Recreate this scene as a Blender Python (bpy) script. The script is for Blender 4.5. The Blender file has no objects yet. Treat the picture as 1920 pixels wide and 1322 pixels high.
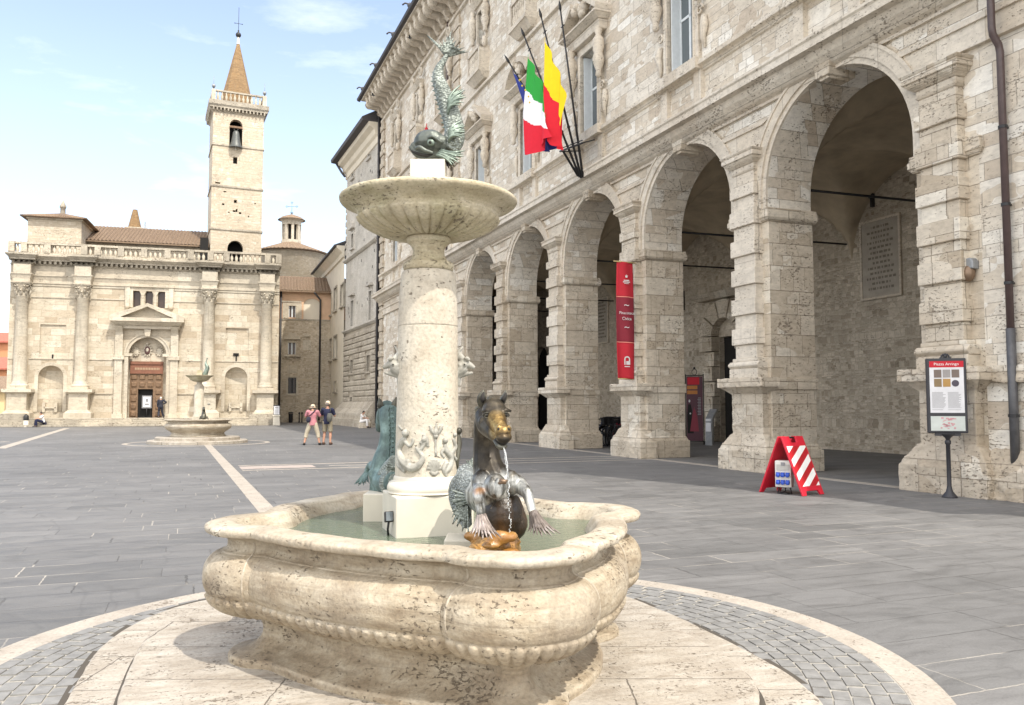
import bpy, bmesh, math, random
from mathutils import Matrix, Vector, noise
R = math.radians
C = bpy.context.scene.collection
sc = bpy.context.scene
# ---------------------------------------------------------------- camera
F = 1560.0; CAMH = 1.6; PITCH = math.atan(99/F)
cam = bpy.data.objects.new('camera', bpy.data.cameras.new('camera')); C.objects.link(cam)
cam.location = (0, 0, CAMH); cam.rotation_euler = (R(90)+PITCH, 0, 0)
cam.data.sensor_width = 36; cam.data.lens = 36*F/1920; cam.data.clip_end = 3000; cam.data.clip_start = .05
sc.camera = cam
# ---------------------------------------------------------------- sky and sun
SUNV = Vector((.62, -.78, 1.46)).normalized()           # towards the sun
EL = math.asin(SUNV.z); AZ = math.atan2(SUNV.x, SUNV.y)
w = bpy.data.worlds.new("World"); sc.world = w; w.use_nodes = True
nt = w.node_tree; nt.nodes.clear()
def N(nt, t, **k):
    n = nt.nodes.new(t)
    for a, b in k.items():
        if a.startswith('_'): n.inputs[a[1:].replace('_', ' ')].default_value = b
        else: setattr(n, a, b)
    return n
out = N(nt, 'ShaderNodeOutputWorld'); bg = N(nt, 'ShaderNodeBackground', _Strength=.15)
sky = N(nt, 'ShaderNodeTexSky', sky_type='NISHITA', sun_disc=False, sun_elevation=EL, sun_rotation=AZ, altitude=150, air_density=1.0, dust_density=3.0, ozone_density=1.4)
tc = N(nt, 'ShaderNodeTexCoord'); mp = N(nt, 'ShaderNodeMapping'); mp.inputs['Scale'].default_value = (1.2, 2.4, 5.0); mp.inputs['Rotation'].default_value = (.9, 1.5, .3)
nz = N(nt, 'ShaderNodeTexNoise', _Scale=2.1, _Detail=9.0, _Roughness=.62, _Distortion=.5)
rp = N(nt, 'ShaderNodeValToRGB'); rp.color_ramp.elements[0].position = .54; rp.color_ramp.elements[1].position = .78
mx = N(nt, 'ShaderNodeMixRGB'); mx.inputs[2].default_value = (9.0, 8.7, 8.3, 1)
ml = N(nt, 'ShaderNodeMath', operation='MULTIPLY'); ml.inputs[1].default_value = .22
L = nt.links.new
L(tc.outputs['Generated'], mp.inputs[0]); L(mp.outputs[0], nz.inputs['Vector']); L(nz.outputs[0], rp.inputs[0]); L(rp.outputs[0], ml.inputs[0])
sx = N(nt, 'ShaderNodeSeparateXYZ'); L(tc.outputs['Generated'], sx.inputs[0])
hz = N(nt, 'ShaderNodeMapRange'); hz.inputs[1].default_value = .55; hz.inputs[2].default_value = 0.0; hz.inputs[3].default_value = .030; hz.inputs[4].default_value = .21
L(sx.outputs[2], hz.inputs[0]); ad = N(nt, 'ShaderNodeMath', operation='ADD', use_clamp=True); L(ml.outputs[0], ad.inputs[0]); L(hz.outputs[0], ad.inputs[1])
# bright cloud added out of view, behind and above, as fill light, clear hazy sky towards the cathedral
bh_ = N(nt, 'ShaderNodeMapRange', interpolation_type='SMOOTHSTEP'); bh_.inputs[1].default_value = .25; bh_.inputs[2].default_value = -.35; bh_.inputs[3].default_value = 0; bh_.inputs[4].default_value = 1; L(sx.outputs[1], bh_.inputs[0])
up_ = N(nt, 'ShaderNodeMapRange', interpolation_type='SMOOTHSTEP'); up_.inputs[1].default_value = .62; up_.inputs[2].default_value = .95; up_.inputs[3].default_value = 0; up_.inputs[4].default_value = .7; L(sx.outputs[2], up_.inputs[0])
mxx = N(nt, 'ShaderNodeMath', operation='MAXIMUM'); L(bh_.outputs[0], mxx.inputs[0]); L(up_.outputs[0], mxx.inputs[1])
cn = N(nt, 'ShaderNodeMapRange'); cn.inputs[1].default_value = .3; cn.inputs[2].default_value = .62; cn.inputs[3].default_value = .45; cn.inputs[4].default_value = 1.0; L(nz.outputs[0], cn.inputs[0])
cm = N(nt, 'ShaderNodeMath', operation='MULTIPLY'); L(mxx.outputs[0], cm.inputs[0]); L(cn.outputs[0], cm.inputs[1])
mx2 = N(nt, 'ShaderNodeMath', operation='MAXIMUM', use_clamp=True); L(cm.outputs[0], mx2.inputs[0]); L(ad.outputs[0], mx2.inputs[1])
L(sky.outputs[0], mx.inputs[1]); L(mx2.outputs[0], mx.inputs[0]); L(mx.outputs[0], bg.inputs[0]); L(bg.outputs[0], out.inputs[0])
sun = bpy.data.objects.new('sun', bpy.data.lights.new('sun', 'SUN')); C.objects.link(sun)
sun.data.energy = 2.1; sun.data.angle = R(.6); sun.data.color = (1.0, .93, .82)
sun.rotation_euler = SUNV.to_track_quat('Z', 'Y').to_euler(); sun.location = (20, -20, 40)
sc.view_settings.view_transform = 'Standard'; sc.view_settings.look = 'None'; sc.view_settings.gamma = 1
sc.view_settings.exposure = 1.1
# ---------------------------------------------------------------- calibration of the view: picture point -> ray -> point on a real plane
def ray(x, y):
    x = (x-960)/F; y = -(y-661)/F
    return Vector((x, math.cos(PITCH)-y*math.sin(PITCH), math.sin(PITCH)+y*math.cos(PITCH)))
def gp(x, y, z=0.0):
    r = ray(x, y); t = (z-CAMH)/r.z; return Vector((r.x*t, r.y*t, z))
def atY(x, y, Y):
    r = ray(x, y); t = Y/r.y; return Vector((r.x*t, Y, CAMH+r.z*t))
# ---------------------------------------------------------------- materials
def mat(name, base=(.5, .5, .5), rough=.7, metal=0, **k):
    m = bpy.data.materials.new(name); m.use_nodes = True
    b = m.node_tree.nodes['Principled BSDF']
    b.inputs['Base Color'].default_value = (*base, 1); b.inputs['Roughness'].default_value = rough; b.inputs['Metallic'].default_value = metal
    for a, v in k.items(): b.inputs[a.replace('_', ' ')].default_value = v
    return m
class G:                                       # small node-graph helper
    def __init__(s, m): s.m = m; s.nt = m.node_tree; s.b = s.nt.nodes['Principled BSDF']; s.L = s.nt.links.new; s.tc = N(s.nt, 'ShaderNodeTexCoord')
    def n(s, t, **k): return N(s.nt, t, **k)
    def math(s, op, a, b=None, clamp=False):
        n = N(s.nt, 'ShaderNodeMath', operation=op, use_clamp=clamp)
        for i, v in enumerate((a, b)):
            if v is None: continue
            if isinstance(v, (int, float)): n.inputs[i].default_value = v
            else: s.L(v, n.inputs[i])
        return n.outputs[0]
    def noise(s, vec, scale, detail=4, rough=.55, dist=0, dim='3D'):
        n = N(s.nt, 'ShaderNodeTexNoise', _Scale=scale, _Detail=detail, _Roughness=rough, _Distortion=dist); s.L(vec, n.inputs['Vector']); return n.outputs[0]
    def map(s, vec, scale=(1, 1, 1), rot=(0, 0, 0), loc=(0, 0, 0)):
        n = N(s.nt, 'ShaderNodeMapping'); n.inputs['Scale'].default_value = scale; n.inputs['Rotation'].default_value = rot; n.inputs['Location'].default_value = loc; s.L(vec, n.inputs[0]); return n.outputs[0]
    def ramp(s, v, stops, interp='LINEAR'):
        n = N(s.nt, 'ShaderNodeValToRGB'); cr = n.color_ramp; cr.interpolation = interp
        while len(cr.elements) < len(stops): cr.elements.new(.5)
        for e, (p, c) in zip(cr.elements, stops):
            e.position = p; e.color = (c, c, c, 1) if isinstance(c, (int, float)) else (*c, 1)
        s.L(v, n.inputs[0]); return n.outputs[0]
    def mix(s, f, a, b, mode='MIX'):
        n = N(s.nt, 'ShaderNodeMixRGB', blend_type=mode)
        for i, v in enumerate((f, a, b)):
            if isinstance(v, (int, float)): n.inputs[i].default_value = v if i == 0 else (v, v, v, 1)
            elif isinstance(v, tuple): n.inputs[i].default_value = (*v, 1)
            else: s.L(v, n.inputs[i])
        return n.outputs[0]
    def bump(s, h, dist, strength=1.0, prev=None):
        n = N(s.nt, 'ShaderNodeBump', _Distance=dist, _Strength=strength); s.L(h, n.inputs['Height'])
        if prev is not None: s.L(prev, n.inputs['Normal'])
        return n.outputs[0]
def ashlar(name, cols, bw=.7, bh=.36, mortar=.006, mcol=(.30, .26, .21), pits=.5, stain=.35, irregular=.25, rough=.85, joint=.012, uvmode='wall', fine=1.0, small=0.0, warp=.0, off=(0, 0, 0), piccol=(.13, .10, .075)):
    """coursed stone: uneven course heights, each block its own tint, pits, weathering"""
    m = mat(name, rough=rough); g = G(m); o = g.tc.outputs['Object']
    if off != (0, 0, 0): o = g.map(o, loc=off)
    sp = g.n('ShaderNodeSeparateXYZ'); g.L(o, sp.inputs[0])
    if uvmode == 'wall': u = g.math('ADD', sp.outputs[0], sp.outputs[1]); v = sp.outputs[2]
    else: u = sp.outputs[1]; v = sp.outputs[0]
    cb = g.n('ShaderNodeCombineXYZ'); g.L(v, cb.inputs[2])
    n1 = g.noise(cb.outputs[0], .9/bh*.36, 1, .5)                      # course height varies
    v2 = g.math('ADD', v, g.math('MULTIPLY', n1, irregular*2.2))
    cb2 = g.n('ShaderNodeCombineXYZ'); g.L(g.math('MULTIPLY', u, .3), cb2.inputs[0]); g.L(g.math('MULTIPLY', g.math('FLOOR', g.math('DIVIDE', v2, bh)), 7.31), cb2.inputs[2])
    n2 = g.noise(cb2.outputs[0], 1.2, 1, .5)
    u2 = g.math('ADD', u, g.math('MULTIPLY', n2, bw*2.2))
    if warp:
        wn = g.noise(o, 3.0, 2); v2 = g.math('ADD', v2, g.math('MULTIPLY', wn, warp)); wn2 = g.noise(g.map(o, loc=(7, 3, 1)), 3.0, 2); u2 = g.math('ADD', u2, g.math('MULTIPLY', wn2, warp*2))
    jit = g.noise(o, 24, 3); v3 = g.math('ADD', v2, g.math('MULTIPLY', jit, .018)); u3 = g.math('ADD', u2, g.math('MULTIPLY', g.noise(g.map(o, loc=(3, 9, 2)), 24, 3), .02))
    cb3 = g.n('ShaderNodeCombineXYZ'); g.L(u3, cb3.inputs[0]); g.L(v3, cb3.inputs[1])
    def brick(w_, h_, msz, fr=2, of=.5, sq=.62, sqf=3):
        br = g.n('ShaderNodeTexBrick', offset=of, offset_frequency=fr, squash=sq, squash_frequency=sqf)
        br.inputs['Color1'].default_value = (0, 0, 0, 1); br.inputs['Color2'].default_value = (1, 1, 1, 1); br.inputs['Mortar'].default_value = (.5, .5, .5, 1)
        br.inputs['Scale'].default_value = 1; br.inputs['Brick Width'].default_value = w_; br.inputs['Row Height'].default_value = h_; br.inputs['Mortar Size'].default_value = msz; br.inputs['Mortar Smooth'].default_value = .3
        g.L(cb3.outputs[0], br.inputs['Vector']); return br
    b1 = brick(bw, bh, mortar)
    tint = b1.outputs['Color']; mort = b1.outputs['Fac']
    if small:
        b2 = brick(bw*.48, bh*.5, mortar*.9, sq=.8, sqf=2)
        sel = g.ramp(g.noise(g.map(o, scale=(.8, .8, 1.4)), 1.1, 2), [(.55-small*.3, 0), (.56-small*.3, 1)])
        tint = g.mix(sel, tint, b2.outputs['Color']); mort = g.mix(sel, mort, b2.outputs['Fac'])
    n = len(cols); col = g.ramp(tint, [(i/(n-1), c) for i, c in enumerate(cols)])
    big = g.noise(o, .55, 6, .6); col = g.mix(g.ramp(big, [(.35, 0), (.7, stain)]), col, tuple(c*.62 for c in cols[0]))
    med = g.noise(g.map(o, scale=(1, 1, 2.2)), 5*fine, 8, .68); col = g.mix(1, col, g.ramp(med, [(.25, .72), (.5, 1.0), (.75, 1.18)]), 'MULTIPLY')
    streak = g.noise(g.map(o, scale=(2.4, 2.4, .16)), 2.2, 5, .6); col = g.mix(g.ramp(streak, [(.56, 0), (.8, stain*.9)]), col, (.22, .19, .15))
    pn = g.noise(g.map(o, scale=(1, 1, 2.3), loc=(4, 4, 4)), 14*fine, 5, .62, .3); pm = g.noise(g.map(o, loc=(9, 1, 5)), 1.3, 3)
    pit = g.ramp(g.math('ADD', pn, g.math('MULTIPLY', pm, .34)), [(.84-pits*.10, 0), (.88-pits*.10, 1)])
    col = g.mix(g.math('MULTIPLY', pit, .75), col, piccol)
    col = g.mix(g.math('MULTIPLY', mort, .72), col, mcol)
    g.L(col, g.b.inputs['Base Color'])
    h = g.math('SUBTRACT', g.math('MULTIPLY', med, .5), g.math('MULTIPLY', pit, .8)); 
    nb = g.bump(h, .014/fine**.5, .9)
    nb = g.bump(g.math('SUBTRACT', g.math('MULTIPLY', g.mix(1, tint, 0, 'MIX') if False else tint, .35), g.math('MULTIPLY', mort, 1.0)), joint, .9, nb)
    g.L(nb, g.b.inputs['Normal']); return m
def travertine(name, cols, vein=.5, pits=.5, rough=.7, scale=1.0, green=0.0, stretch=(1, 1, 3.2), darkcol=(.13, .10, .068), dirt=.4, bumpd=.01, joints=None):
    m = mat(name, rough=rough); g = G(m); o = g.tc.outputs['Object']
    a = g.noise(g.map(o, scale=stretch), 3.2*scale, 8, .62, .4)
    col = g.ramp(a, [(.28, cols[0]), (.48, cols[1]), (.7, cols[2])])
    bnd = g.noise(g.map(o, scale=(.8, .8, 12)), 2.0*scale, 4, .6, .7); col = g.mix(g.ramp(bnd, [(.5, 0), (.75, vein)]), col, tuple(c*.72 for c in cols[0]))
    d1 = g.noise(o, 1.5*scale, 7, .66); col = g.mix(g.ramp(d1, [(.5, 0), (.74, dirt)]), col, (.24, .2, .155))
    stk = g.noise(g.map(o, scale=(7, 7, .5), loc=(3, 3, 3)), 1.6, 5, .65); col = g.mix(g.ramp(stk, [(.50, 0), (.70, dirt*.45)]), col, (.20, .155, .10)) if stretch[2] > 1 else col
    sp = g.noise(g.map(o, loc=(5, 5, 5)), 48*scale, 4, .6); col = g.mix(1, col, g.ramp(sp, [(.3, .8), (.5, 1), (.7, 1.12)]), 'MULTIPLY')
    if green: col = g.mix(g.ramp(g.noise(g.map(o, loc=(2, 8, 1)), 2.2, 5, .6), [(.5, 0), (.72, green)]), col, (.19, .19, .07))
    pn = g.noise(g.map(o, scale=(1, 1, 2.0), loc=(1, 2, 3)), 30*scale, 4, .6, .5); pm = g.noise(g.map(o, loc=(9, 1, 5)), 3.0*scale, 4)
    pit = g.ramp(g.math('ADD', pn, g.math('MULTIPLY', pm, .5)), [(.925-pits*.06, 0), (.97-pits*.06, 1)])
    col = g.mix(g.math('MULTIPLY', pit, .8), col, darkcol); g.L(col, g.b.inputs['Base Color'])
    h = g.math('SUBTRACT', g.math('ADD', g.math('MULTIPLY', a, .6), g.math('MULTIPLY', sp, .5)), pit)
    if joints:
        br = g.n('ShaderNodeTexBrick', offset=.37, offset_frequency=2, squash=.7, squash_frequency=3); br.inputs['Scale'].default_value = 1; br.inputs['Brick Width'].default_value = joints[0]; br.inputs['Row Height'].default_value = joints[1]; br.inputs['Mortar Size'].default_value = .005; br.inputs['Mortar Smooth'].default_value = .4
        wv = g.noise(o, 9, 3); vm = g.n('ShaderNodeVectorMath', operation='ADD'); cx_ = g.n('ShaderNodeCombineXYZ'); g.L(g.math('MULTIPLY', wv, .03), cx_.inputs[0]); g.L(g.math('MULTIPLY', wv, .035), cx_.inputs[1]); g.L(g.map(o, rot=(0, 0, .32)), vm.inputs[0]); g.L(cx_.outputs[0], vm.inputs[1]); g.L(vm.outputs[0], br.inputs['Vector'])
        col = g.mix(g.math('MULTIPLY', br.outputs['Fac'], .8), col, (.10, .085, .065)); g.L(col, g.b.inputs['Base Color']); h = g.math('SUBTRACT', h, g.math('MULTIPLY', br.outputs['Fac'], 1.5))
    g.L(g.bump(h, bumpd, .8), g.b.inputs['Normal']); return m
def simple(name, base, rough=.6, metal=0, var=.15, scale=8, bump=.0, **k):
    m = mat(name, base, rough, metal, **k); g = G(m); n = g.noise(g.tc.outputs['Object'], scale, 5, .6)
    g.L(g.ramp(n, [(.3, tuple(c*(1-var) for c in base)), (.7, tuple(min(1, c*(1+var)) for c in base))]), g.b.inputs['Base Color'])
    if bump: g.L(g.bump(n, bump), g.b.inputs['Normal'])
    return m
M = {}
PC = [(.52, .44, .345), (.65, .585, .485), (.72, .67, .58), (.82, .79, .72), (.58, .505, .40), (.68, .62, .525)]
M['palace'] = ashlar('palace_ashlar', PC, bw=1.15, bh=.50, mortar=.007, pits=.52, stain=.32, irregular=.3, small=.2, piccol=(.15, .115, .08), mcol=(.22, .175, .125))
M['palace_dress'] = ashlar('palace_dressed', [(.55, .475, .375), (.70, .64, .545), (.62, .555, .455)], bw=1.35, bh=1.9, mortar=.005, pits=.55, stain=.4, irregular=.5, piccol=(.15, .115, .08))
M['palace_pier'] = ashlar('palace_pier', [(.45, .375, .28), (.63, .56, .455), (.53, .455, .355), (.72, .665, .565)], bw=.95, bh=.56, mortar=.008, pits=.6, stain=.4, irregular=.25, small=.1, piccol=(.15, .115, .08), mcol=(.20, .16, .115), off=(3, 1, 2))
M['inner'] = ashlar('portico_rubble', [(.32, .265, .195), (.54, .47, .37), (.66, .585, .475), (.43, .36, .275), (.60, .525, .42)], bw=.46, bh=.26, mortar=.012, mcol=(.42, .365, .285), pits=.3, stain=.5, irregular=.5, small=.6, warp=.12)
M['vault'] = simple('vault_plaster', (.46, .38, .27), .9, var=.22, scale=1.2, bump=.02)
FC = [(.49, .42, .32), (.57, .51, .405), (.53, .465, .36), (.61, .56, .46), (.42, .345, .25), (.555, .49, .385)]
M['church'] = ashlar('cathedral_ashlar', FC, bw=1.15, bh=.46, mortar=.012, mcol=(.36, .29, .20), pits=.3, stain=.42, irregular=.3, fine=.6, joint=.006)
M['church_dress'] = ashlar('cathedral_dressed', [(.52, .455, .355), (.61, .56, .46)], bw=2.2, bh=1.4, mortar=.008, mcol=(.38, .31, .22), pits=.35, stain=.6, fine=.6, joint=.005)
M['church_old'] = ashlar('cathedral_weathered', [(.40, .36, .29), (.55, .49, .39)], bw=1.6, bh=.8, mortar=.006, pits=.8, stain=.8, fine=.7)
M['tower'] = ashlar('tower_stone', [(.48, .405, .30), (.60, .525, .41), (.54, .465, .355), (.65, .59, .485)], bw=.6, bh=.27, mortar=.012, mcol=(.46, .37, .26), pits=.35, stain=.3, irregular=.5, fine=.7, small=.3)
M['house_stone'] = ashlar('side_house_stone', [(.40, .33, .24), (.58, .50, .385), (.66, .59, .475), (.49, .415, .31)], bw=.5, bh=.26, mortar=.016, mcol=(.46, .38, .27), pits=.5, stain=.5, irregular=.6, fine=.7, small=.5)
M['rustic'] = ashlar('rusticated_stone', [(.40, .35, .28), (.52, .47, .39), (.46, .41, .33)], bw=1.3, bh=.55, mortar=.008, pits=.8, stain=.6, fine=.8)
M['rustic_up'] = ashlar('grey_ashlar', [(.46, .43, .375), (.56, .53, .475), (.51, .475, .415)], bw=.9, bh=.4, mortar=.003, mcol=(.4, .37, .31), pits=.6, stain=.45, fine=.7, joint=.004)
M['cream'] = simple('cream_plaster', (.66, .60, .49), .9, var=.07, scale=.8)
M['peach'] = simple('peach_plaster', (.62, .42, .28), .9, var=.12, scale=1.2)
M['trav'] = travertine('fountain_travertine', [(.29, .235, .165), (.43, .375, .29), (.54, .495, .41)], vein=.55, pits=.62, dirt=.75)
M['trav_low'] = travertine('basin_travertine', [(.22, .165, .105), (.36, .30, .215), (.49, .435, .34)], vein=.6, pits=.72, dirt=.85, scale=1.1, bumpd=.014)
M['trav_step'] = travertine('step_travertine', [(.28, .24, .19), (.38, .34, .285), (.46, .425, .37)], vein=.25, pits=.78, stretch=(1.0, 3.2, 1), dirt=.75, scale=1.2, bumpd=.012, joints=(1.9, .62))
M['joint_dark'] = mat('dark_open_joint', (.07, .06, .048), .95)
M['trav_shaft'] = travertine('column_travertine', [(.39, .335, .255), (.49, .44, .355), (.57, .53, .445)], vein=.2, pits=.62, dirt=.2, stretch=(1, 1, 1.2), scale=1.0)
M['trav_bowl'] = travertine('bowl_travertine', [(.36, .30, .19), (.48, .42, .29), (.60, .54, .41)], vein=.5, pits=.75, dirt=.45, green=.5, scale=1.3)
M['marble'] = simple('pale_new_marble', (.60, .56, .47), .55, var=.07, scale=5)
def bronze(name, a, b_, c, metal=.55, rough=.45, scales=0.0, sc_=70):
    m = mat(name, metal=metal, rough=rough); g = G(m); o = g.tc.outputs['Object']
    n = g.noise(o, 6, 6, .65); col = g.ramp(n, [(.32, a), (.5, b_), (.68, c)])
    st = g.noise(g.map(o, scale=(3, 3, .5)), 9, 5, .6); col = g.mix(g.ramp(st, [(.5, 0), (.72, .5)]), col, tuple(x*.55 for x in a))
    h = g.noise(o, 40, 3); nb = g.bump(h, .003)
    if scales:
        v = g.n('ShaderNodeTexVoronoi', _Scale=sc_); g.L(g.map(o, scale=(1, 1, 1.4)), v.inputs['Vector']); d = v.outputs['Distance']
        col = g.mix(g.ramp(d, [(.2, 0), (.6, .55)]), col, tuple(x*.25 for x in a)); nb = g.bump(g.math('SUBTRACT', 1.0, d), scales, 1, nb)
    g.L(col, g.b.inputs['Base Color']); g.L(nb, g.b.inputs['Normal']); return m
M['bronze_green'] = bronze('bronze_verdigris', (.10, .125, .105), (.20, .25, .21), (.34, .41, .35))
M['bronze_grey'] = bronze('bronze_grey', (.07, .08, .07), (.125, .14, .125), (.21, .235, .21))
M['bronze_scale'] = bronze('bronze_scales', (.22, .25, .22), (.36, .40, .36), (.52, .57, .52), scales=.010, sc_=52, metal=.35)
M['bronze_scale_pale'] = bronze('bronze_scales_pale', (.16, .18, .17), (.36, .40, .40), (.58, .62, .62), scales=.012, sc_=60, metal=.3)
M['bronze_dark'] = bronze('bronze_dark', (.045, .042, .034), (.09, .085, .065), (.17, .165, .13), rough=.38)
M['bronze_pale'] = bronze('bronze_pale', (.20, .21, .20), (.36, .38, .37), (.52, .55, .54), metal=.35, rough=.5)
M['bronze_teal'] = bronze('bronze_teal', (.06, .09, .09), (.12, .18, .17), (.27, .38, .37), metal=.3, rough=.55)
M['polished'] = bronze('bronze_polished', (.36, .24, .09), (.58, .42, .18), (.70, .55, .28), metal=.85, rough=.3)
m = mat('horse_head_bronze', metal=.6, rough=.36); g = G(m); o = g.tc.outputs['Object']; M['horse_head'] = m
M['relief'] = bronze('relief_bronze', (.16, .15, .125), (.34, .33, .29), (.50, .49, .44), metal=.1, rough=.7)
M['rust_rock'] = travertine('iron_stained_rock', [(.20, .075, .012), (.36, .17, .03), (.52, .31, .09)], vein=.4, pits=.3, rough=.25, dirt=.5)
M['wet_dark'] = travertine('wet_dark_stone', [(.008, .005, .003), (.022, .011, .004), (.09, .04, .008)], vein=.6, pits=.2, rough=.33, dirt=.1, stretch=(3, 3, .7))
m = mat('basin_water', (.155, .20, .135), .03); M['water'] = m; g = G(m); g.b.inputs['Transmission Weight'].default_value = .35; g.b.inputs['IOR'].default_value = 1.33; g.L(g.bump(g.noise(g.map(g.tc.outputs['Object'], scale=(1, 2, 1)), 16, 4), .03, .7), g.b.inputs['Normal'])
M['jet'] = mat('falling_water', (.92, .95, .96), .08, Transmission_Weight=.7, IOR=1.33)
M['iron'] = simple('black_iron', (.028, .028, .03), .5, .3)
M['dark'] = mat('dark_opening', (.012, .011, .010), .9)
M['glass'] = mat('window_glass', (.10, .12, .13), .08, 0, Specular_IOR_Level=.8)
M['white_frame'] = simple('white_shutter', (.66, .70, .72), .5, var=.06)
M['grey_shutter'] = simple('grey_shutter', (.42, .41, .38), .6, var=.1)
M['slate'] = simple('dark_gutter', (.05, .047, .05), .6, var=.2)
M['pipe'] = simple('brown_painted_pipe', (.075, .050, .048), .38, var=.15)
M['pipe_low'] = simple('grey_cast_iron_pipe', (.085, .085, .09), .45, .2, var=.25)
m = mat('roof_tiles', rough=.85); M['tiles'] = m; g = G(m); o = g.tc.outputs['Object']
t = g.noise(g.map(o, scale=(9, 1, 5)), 2.6, 7, .75); col = g.ramp(t, [(.3, (.07, .05, .033)), (.45, (.17, .115, .075)), (.56, (.27, .19, .125)), (.7, (.38, .31, .22))])
g.L(col, g.b.inputs['Base Color'])
M['spire'] = ashlar('brick_spire', [(.20, .12, .055), (.33, .21, .10), (.26, .155, .07)], bw=.3, bh=.09, mortar=.01, mcol=(.25, .18, .10), pits=.5, stain=.35, irregular=.2)
M['brick'] = ashlar('red_brick', [(.36, .16, .09), (.48, .24, .14)], bw=.26, bh=.08, mortar=.01, mcol=(.4, .3, .2), pits=0, stain=.3, irregular=.1)
M['wood'] = simple('old_door_wood', (.17, .105, .06), .7, var=.3, scale=5, bump=.01)
M['zinc'] = simple('zinc', (.28, .29, .30), .45, .4)
M['copper'] = simple('siren_copper', (.22, .15, .10), .4, .5)
M['plaque_stone'] = simple('plaque_stone', (.46, .42, .355), .7, var=.12, scale=3); M['letter_dark'] = mat('carved_letters', (.15, .125, .095), .8)
M['crest_dark'] = simple('dark_enamel', (.10, .05, .045), .5)
M['wood_red'] = simple('reddish_door_wood', (.20, .085, .05), .7, var=.2, scale=5)
M['letter_pale'] = mat('worn_gold_letters', (.42, .31, .2), .7)
M['pane_brown'] = mat('brown_window', (.05, .03, .022), .25)
M['bell'] = simple('bell_bronze', (.10, .105, .10), .5, .5, var=.2)
M['blue_cross'] = mat('blue_metal', (.22, .34, .46), .5, .3)
M['orange_wall'] = simple('orange_plaster', (.56, .26, .13), .9, var=.1, scale=1)
M['yellow_wall'] = simple('yellow_plaster', (.66, .50, .27), .9, var=.1, scale=1)
M['red_roof'] = simple('red_roof_tiles', (.38, .12, .08), .85, var=.2, scale=4)
M['basin_floor'] = simple('basin_floor', (.42, .44, .34), .8, var=.15, scale=3)
M['dark_bronze_hole'] = mat('dark_hollow', (.012, .010, .008), .8)
M['fin_bronze'] = bronze('fin_bronze', (.10, .075, .06), (.30, .25, .22), (.50, .44, .42), metal=.3, rough=.45)
M['fin_bronze_dark'] = bronze('fin_bronze_dark', (.06, .05, .045), (.17, .14, .12), (.38, .34, .33), metal=.3, rough=.45)
# seahorse skin: dark neck, pale limy chest, face rubbed bright by hands
m = mat('seahorse_skin', metal=.4, rough=.42); g = G(m); o = g.tc.outputs['Object']; M['horse_body'] = m
n0 = g.noise(o, 7, 6, .65); dk = g.ramp(n0, [(.35, (.010, .008, .006)), (.52, (.036, .029, .02)), (.68, (.11, .09, .06))])
sp_ = g.n('ShaderNodeSeparateXYZ'); g.L(o, sp_.inputs[0]); zn = g.math('ADD', sp_.outputs[2], g.math('MULTIPLY', g.noise(o, 11, 5, .65), .13))
pale = g.ramp(g.noise(g.map(o, scale=(2, 2, .6)), 9, 6, .65), [(.38, (.08, .078, .068)), (.50, (.32, .325, .31)), (.62, (.58, .59, .56))])
cl = g.mix(g.ramp(g.math('SUBTRACT', 1.36, zn), [(.02, 0), (.09, 1)]), dk, pale)
def near(cc, r0, r1):
    vd = g.n('ShaderNodeVectorMath', operation='DISTANCE'); g.L(o, vd.inputs[0]); vd.inputs[1].default_value = cc
    return g.ramp(g.math('ADD', vd.outputs['Value'], g.math('MULTIPLY', g.math('SUBTRACT', n0, .5), .06)), [(r0, 1), (r1, 0)])
FROT = R(18.5); FC0 = Vector((-.545, 5.38, 0))
_fi = (Matrix.Translation(FC0) @ Matrix.Rotation(FROT, 4, 'Z')).inverted()
gf = near(_fi @ atY(937, 797, 4.11), .045, .10); gcol = g.ramp(g.noise(g.map(o, loc=(4, 2, 7)), 16, 5, .7), [(.36, (.10, .06, .025)), (.54, (.38, .25, .09)), (.68, (.62, .46, .21))]); cl = g.mix(gf, cl, gcol)
kn = near(_fi @ atY(899, 922, 4.22), .012, .035); cl = g.mix(kn, cl, (.50, .27, .13))
g.L(cl, g.b.inputs['Base Color']); g.L(g.mix(gf, .55, .9), g.b.inputs['Metallic']); g.L(g.bump(n0, .004), g.b.inputs['Normal'])
for nm_, c_ in dict(flag_blue=(.03, .05, .27), flag_green=(.02, .30, .04), flag_white=(.74, .74, .78), flag_red=(.62, .01, .03), flag_yellow=(.80, .58, .005), flag_crimson=(.66, .01, .025), banner_red=(.50, .02, .035), banner_dark=(.24, .02, .035), pink_line=(.75, .25, .2), bag_yellow=(.75, .55, .02), pink_shirt=(.46, .19, .22), beige_cloth=(.42, .37, .28), khaki=(.24, .21, .15), navy_shirt=(.010, .013, .042), black_suit=(.02, .022, .035), white_shirt=(.72, .70, .68), grey_cloth=(.38, .37, .38), navy_bag=(.02, .02, .04), grey_bag=(.09, .09, .08)).items():
    M[nm_] = simple(nm_, c_, .85, var=.05, scale=5, bump=.004)
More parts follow.
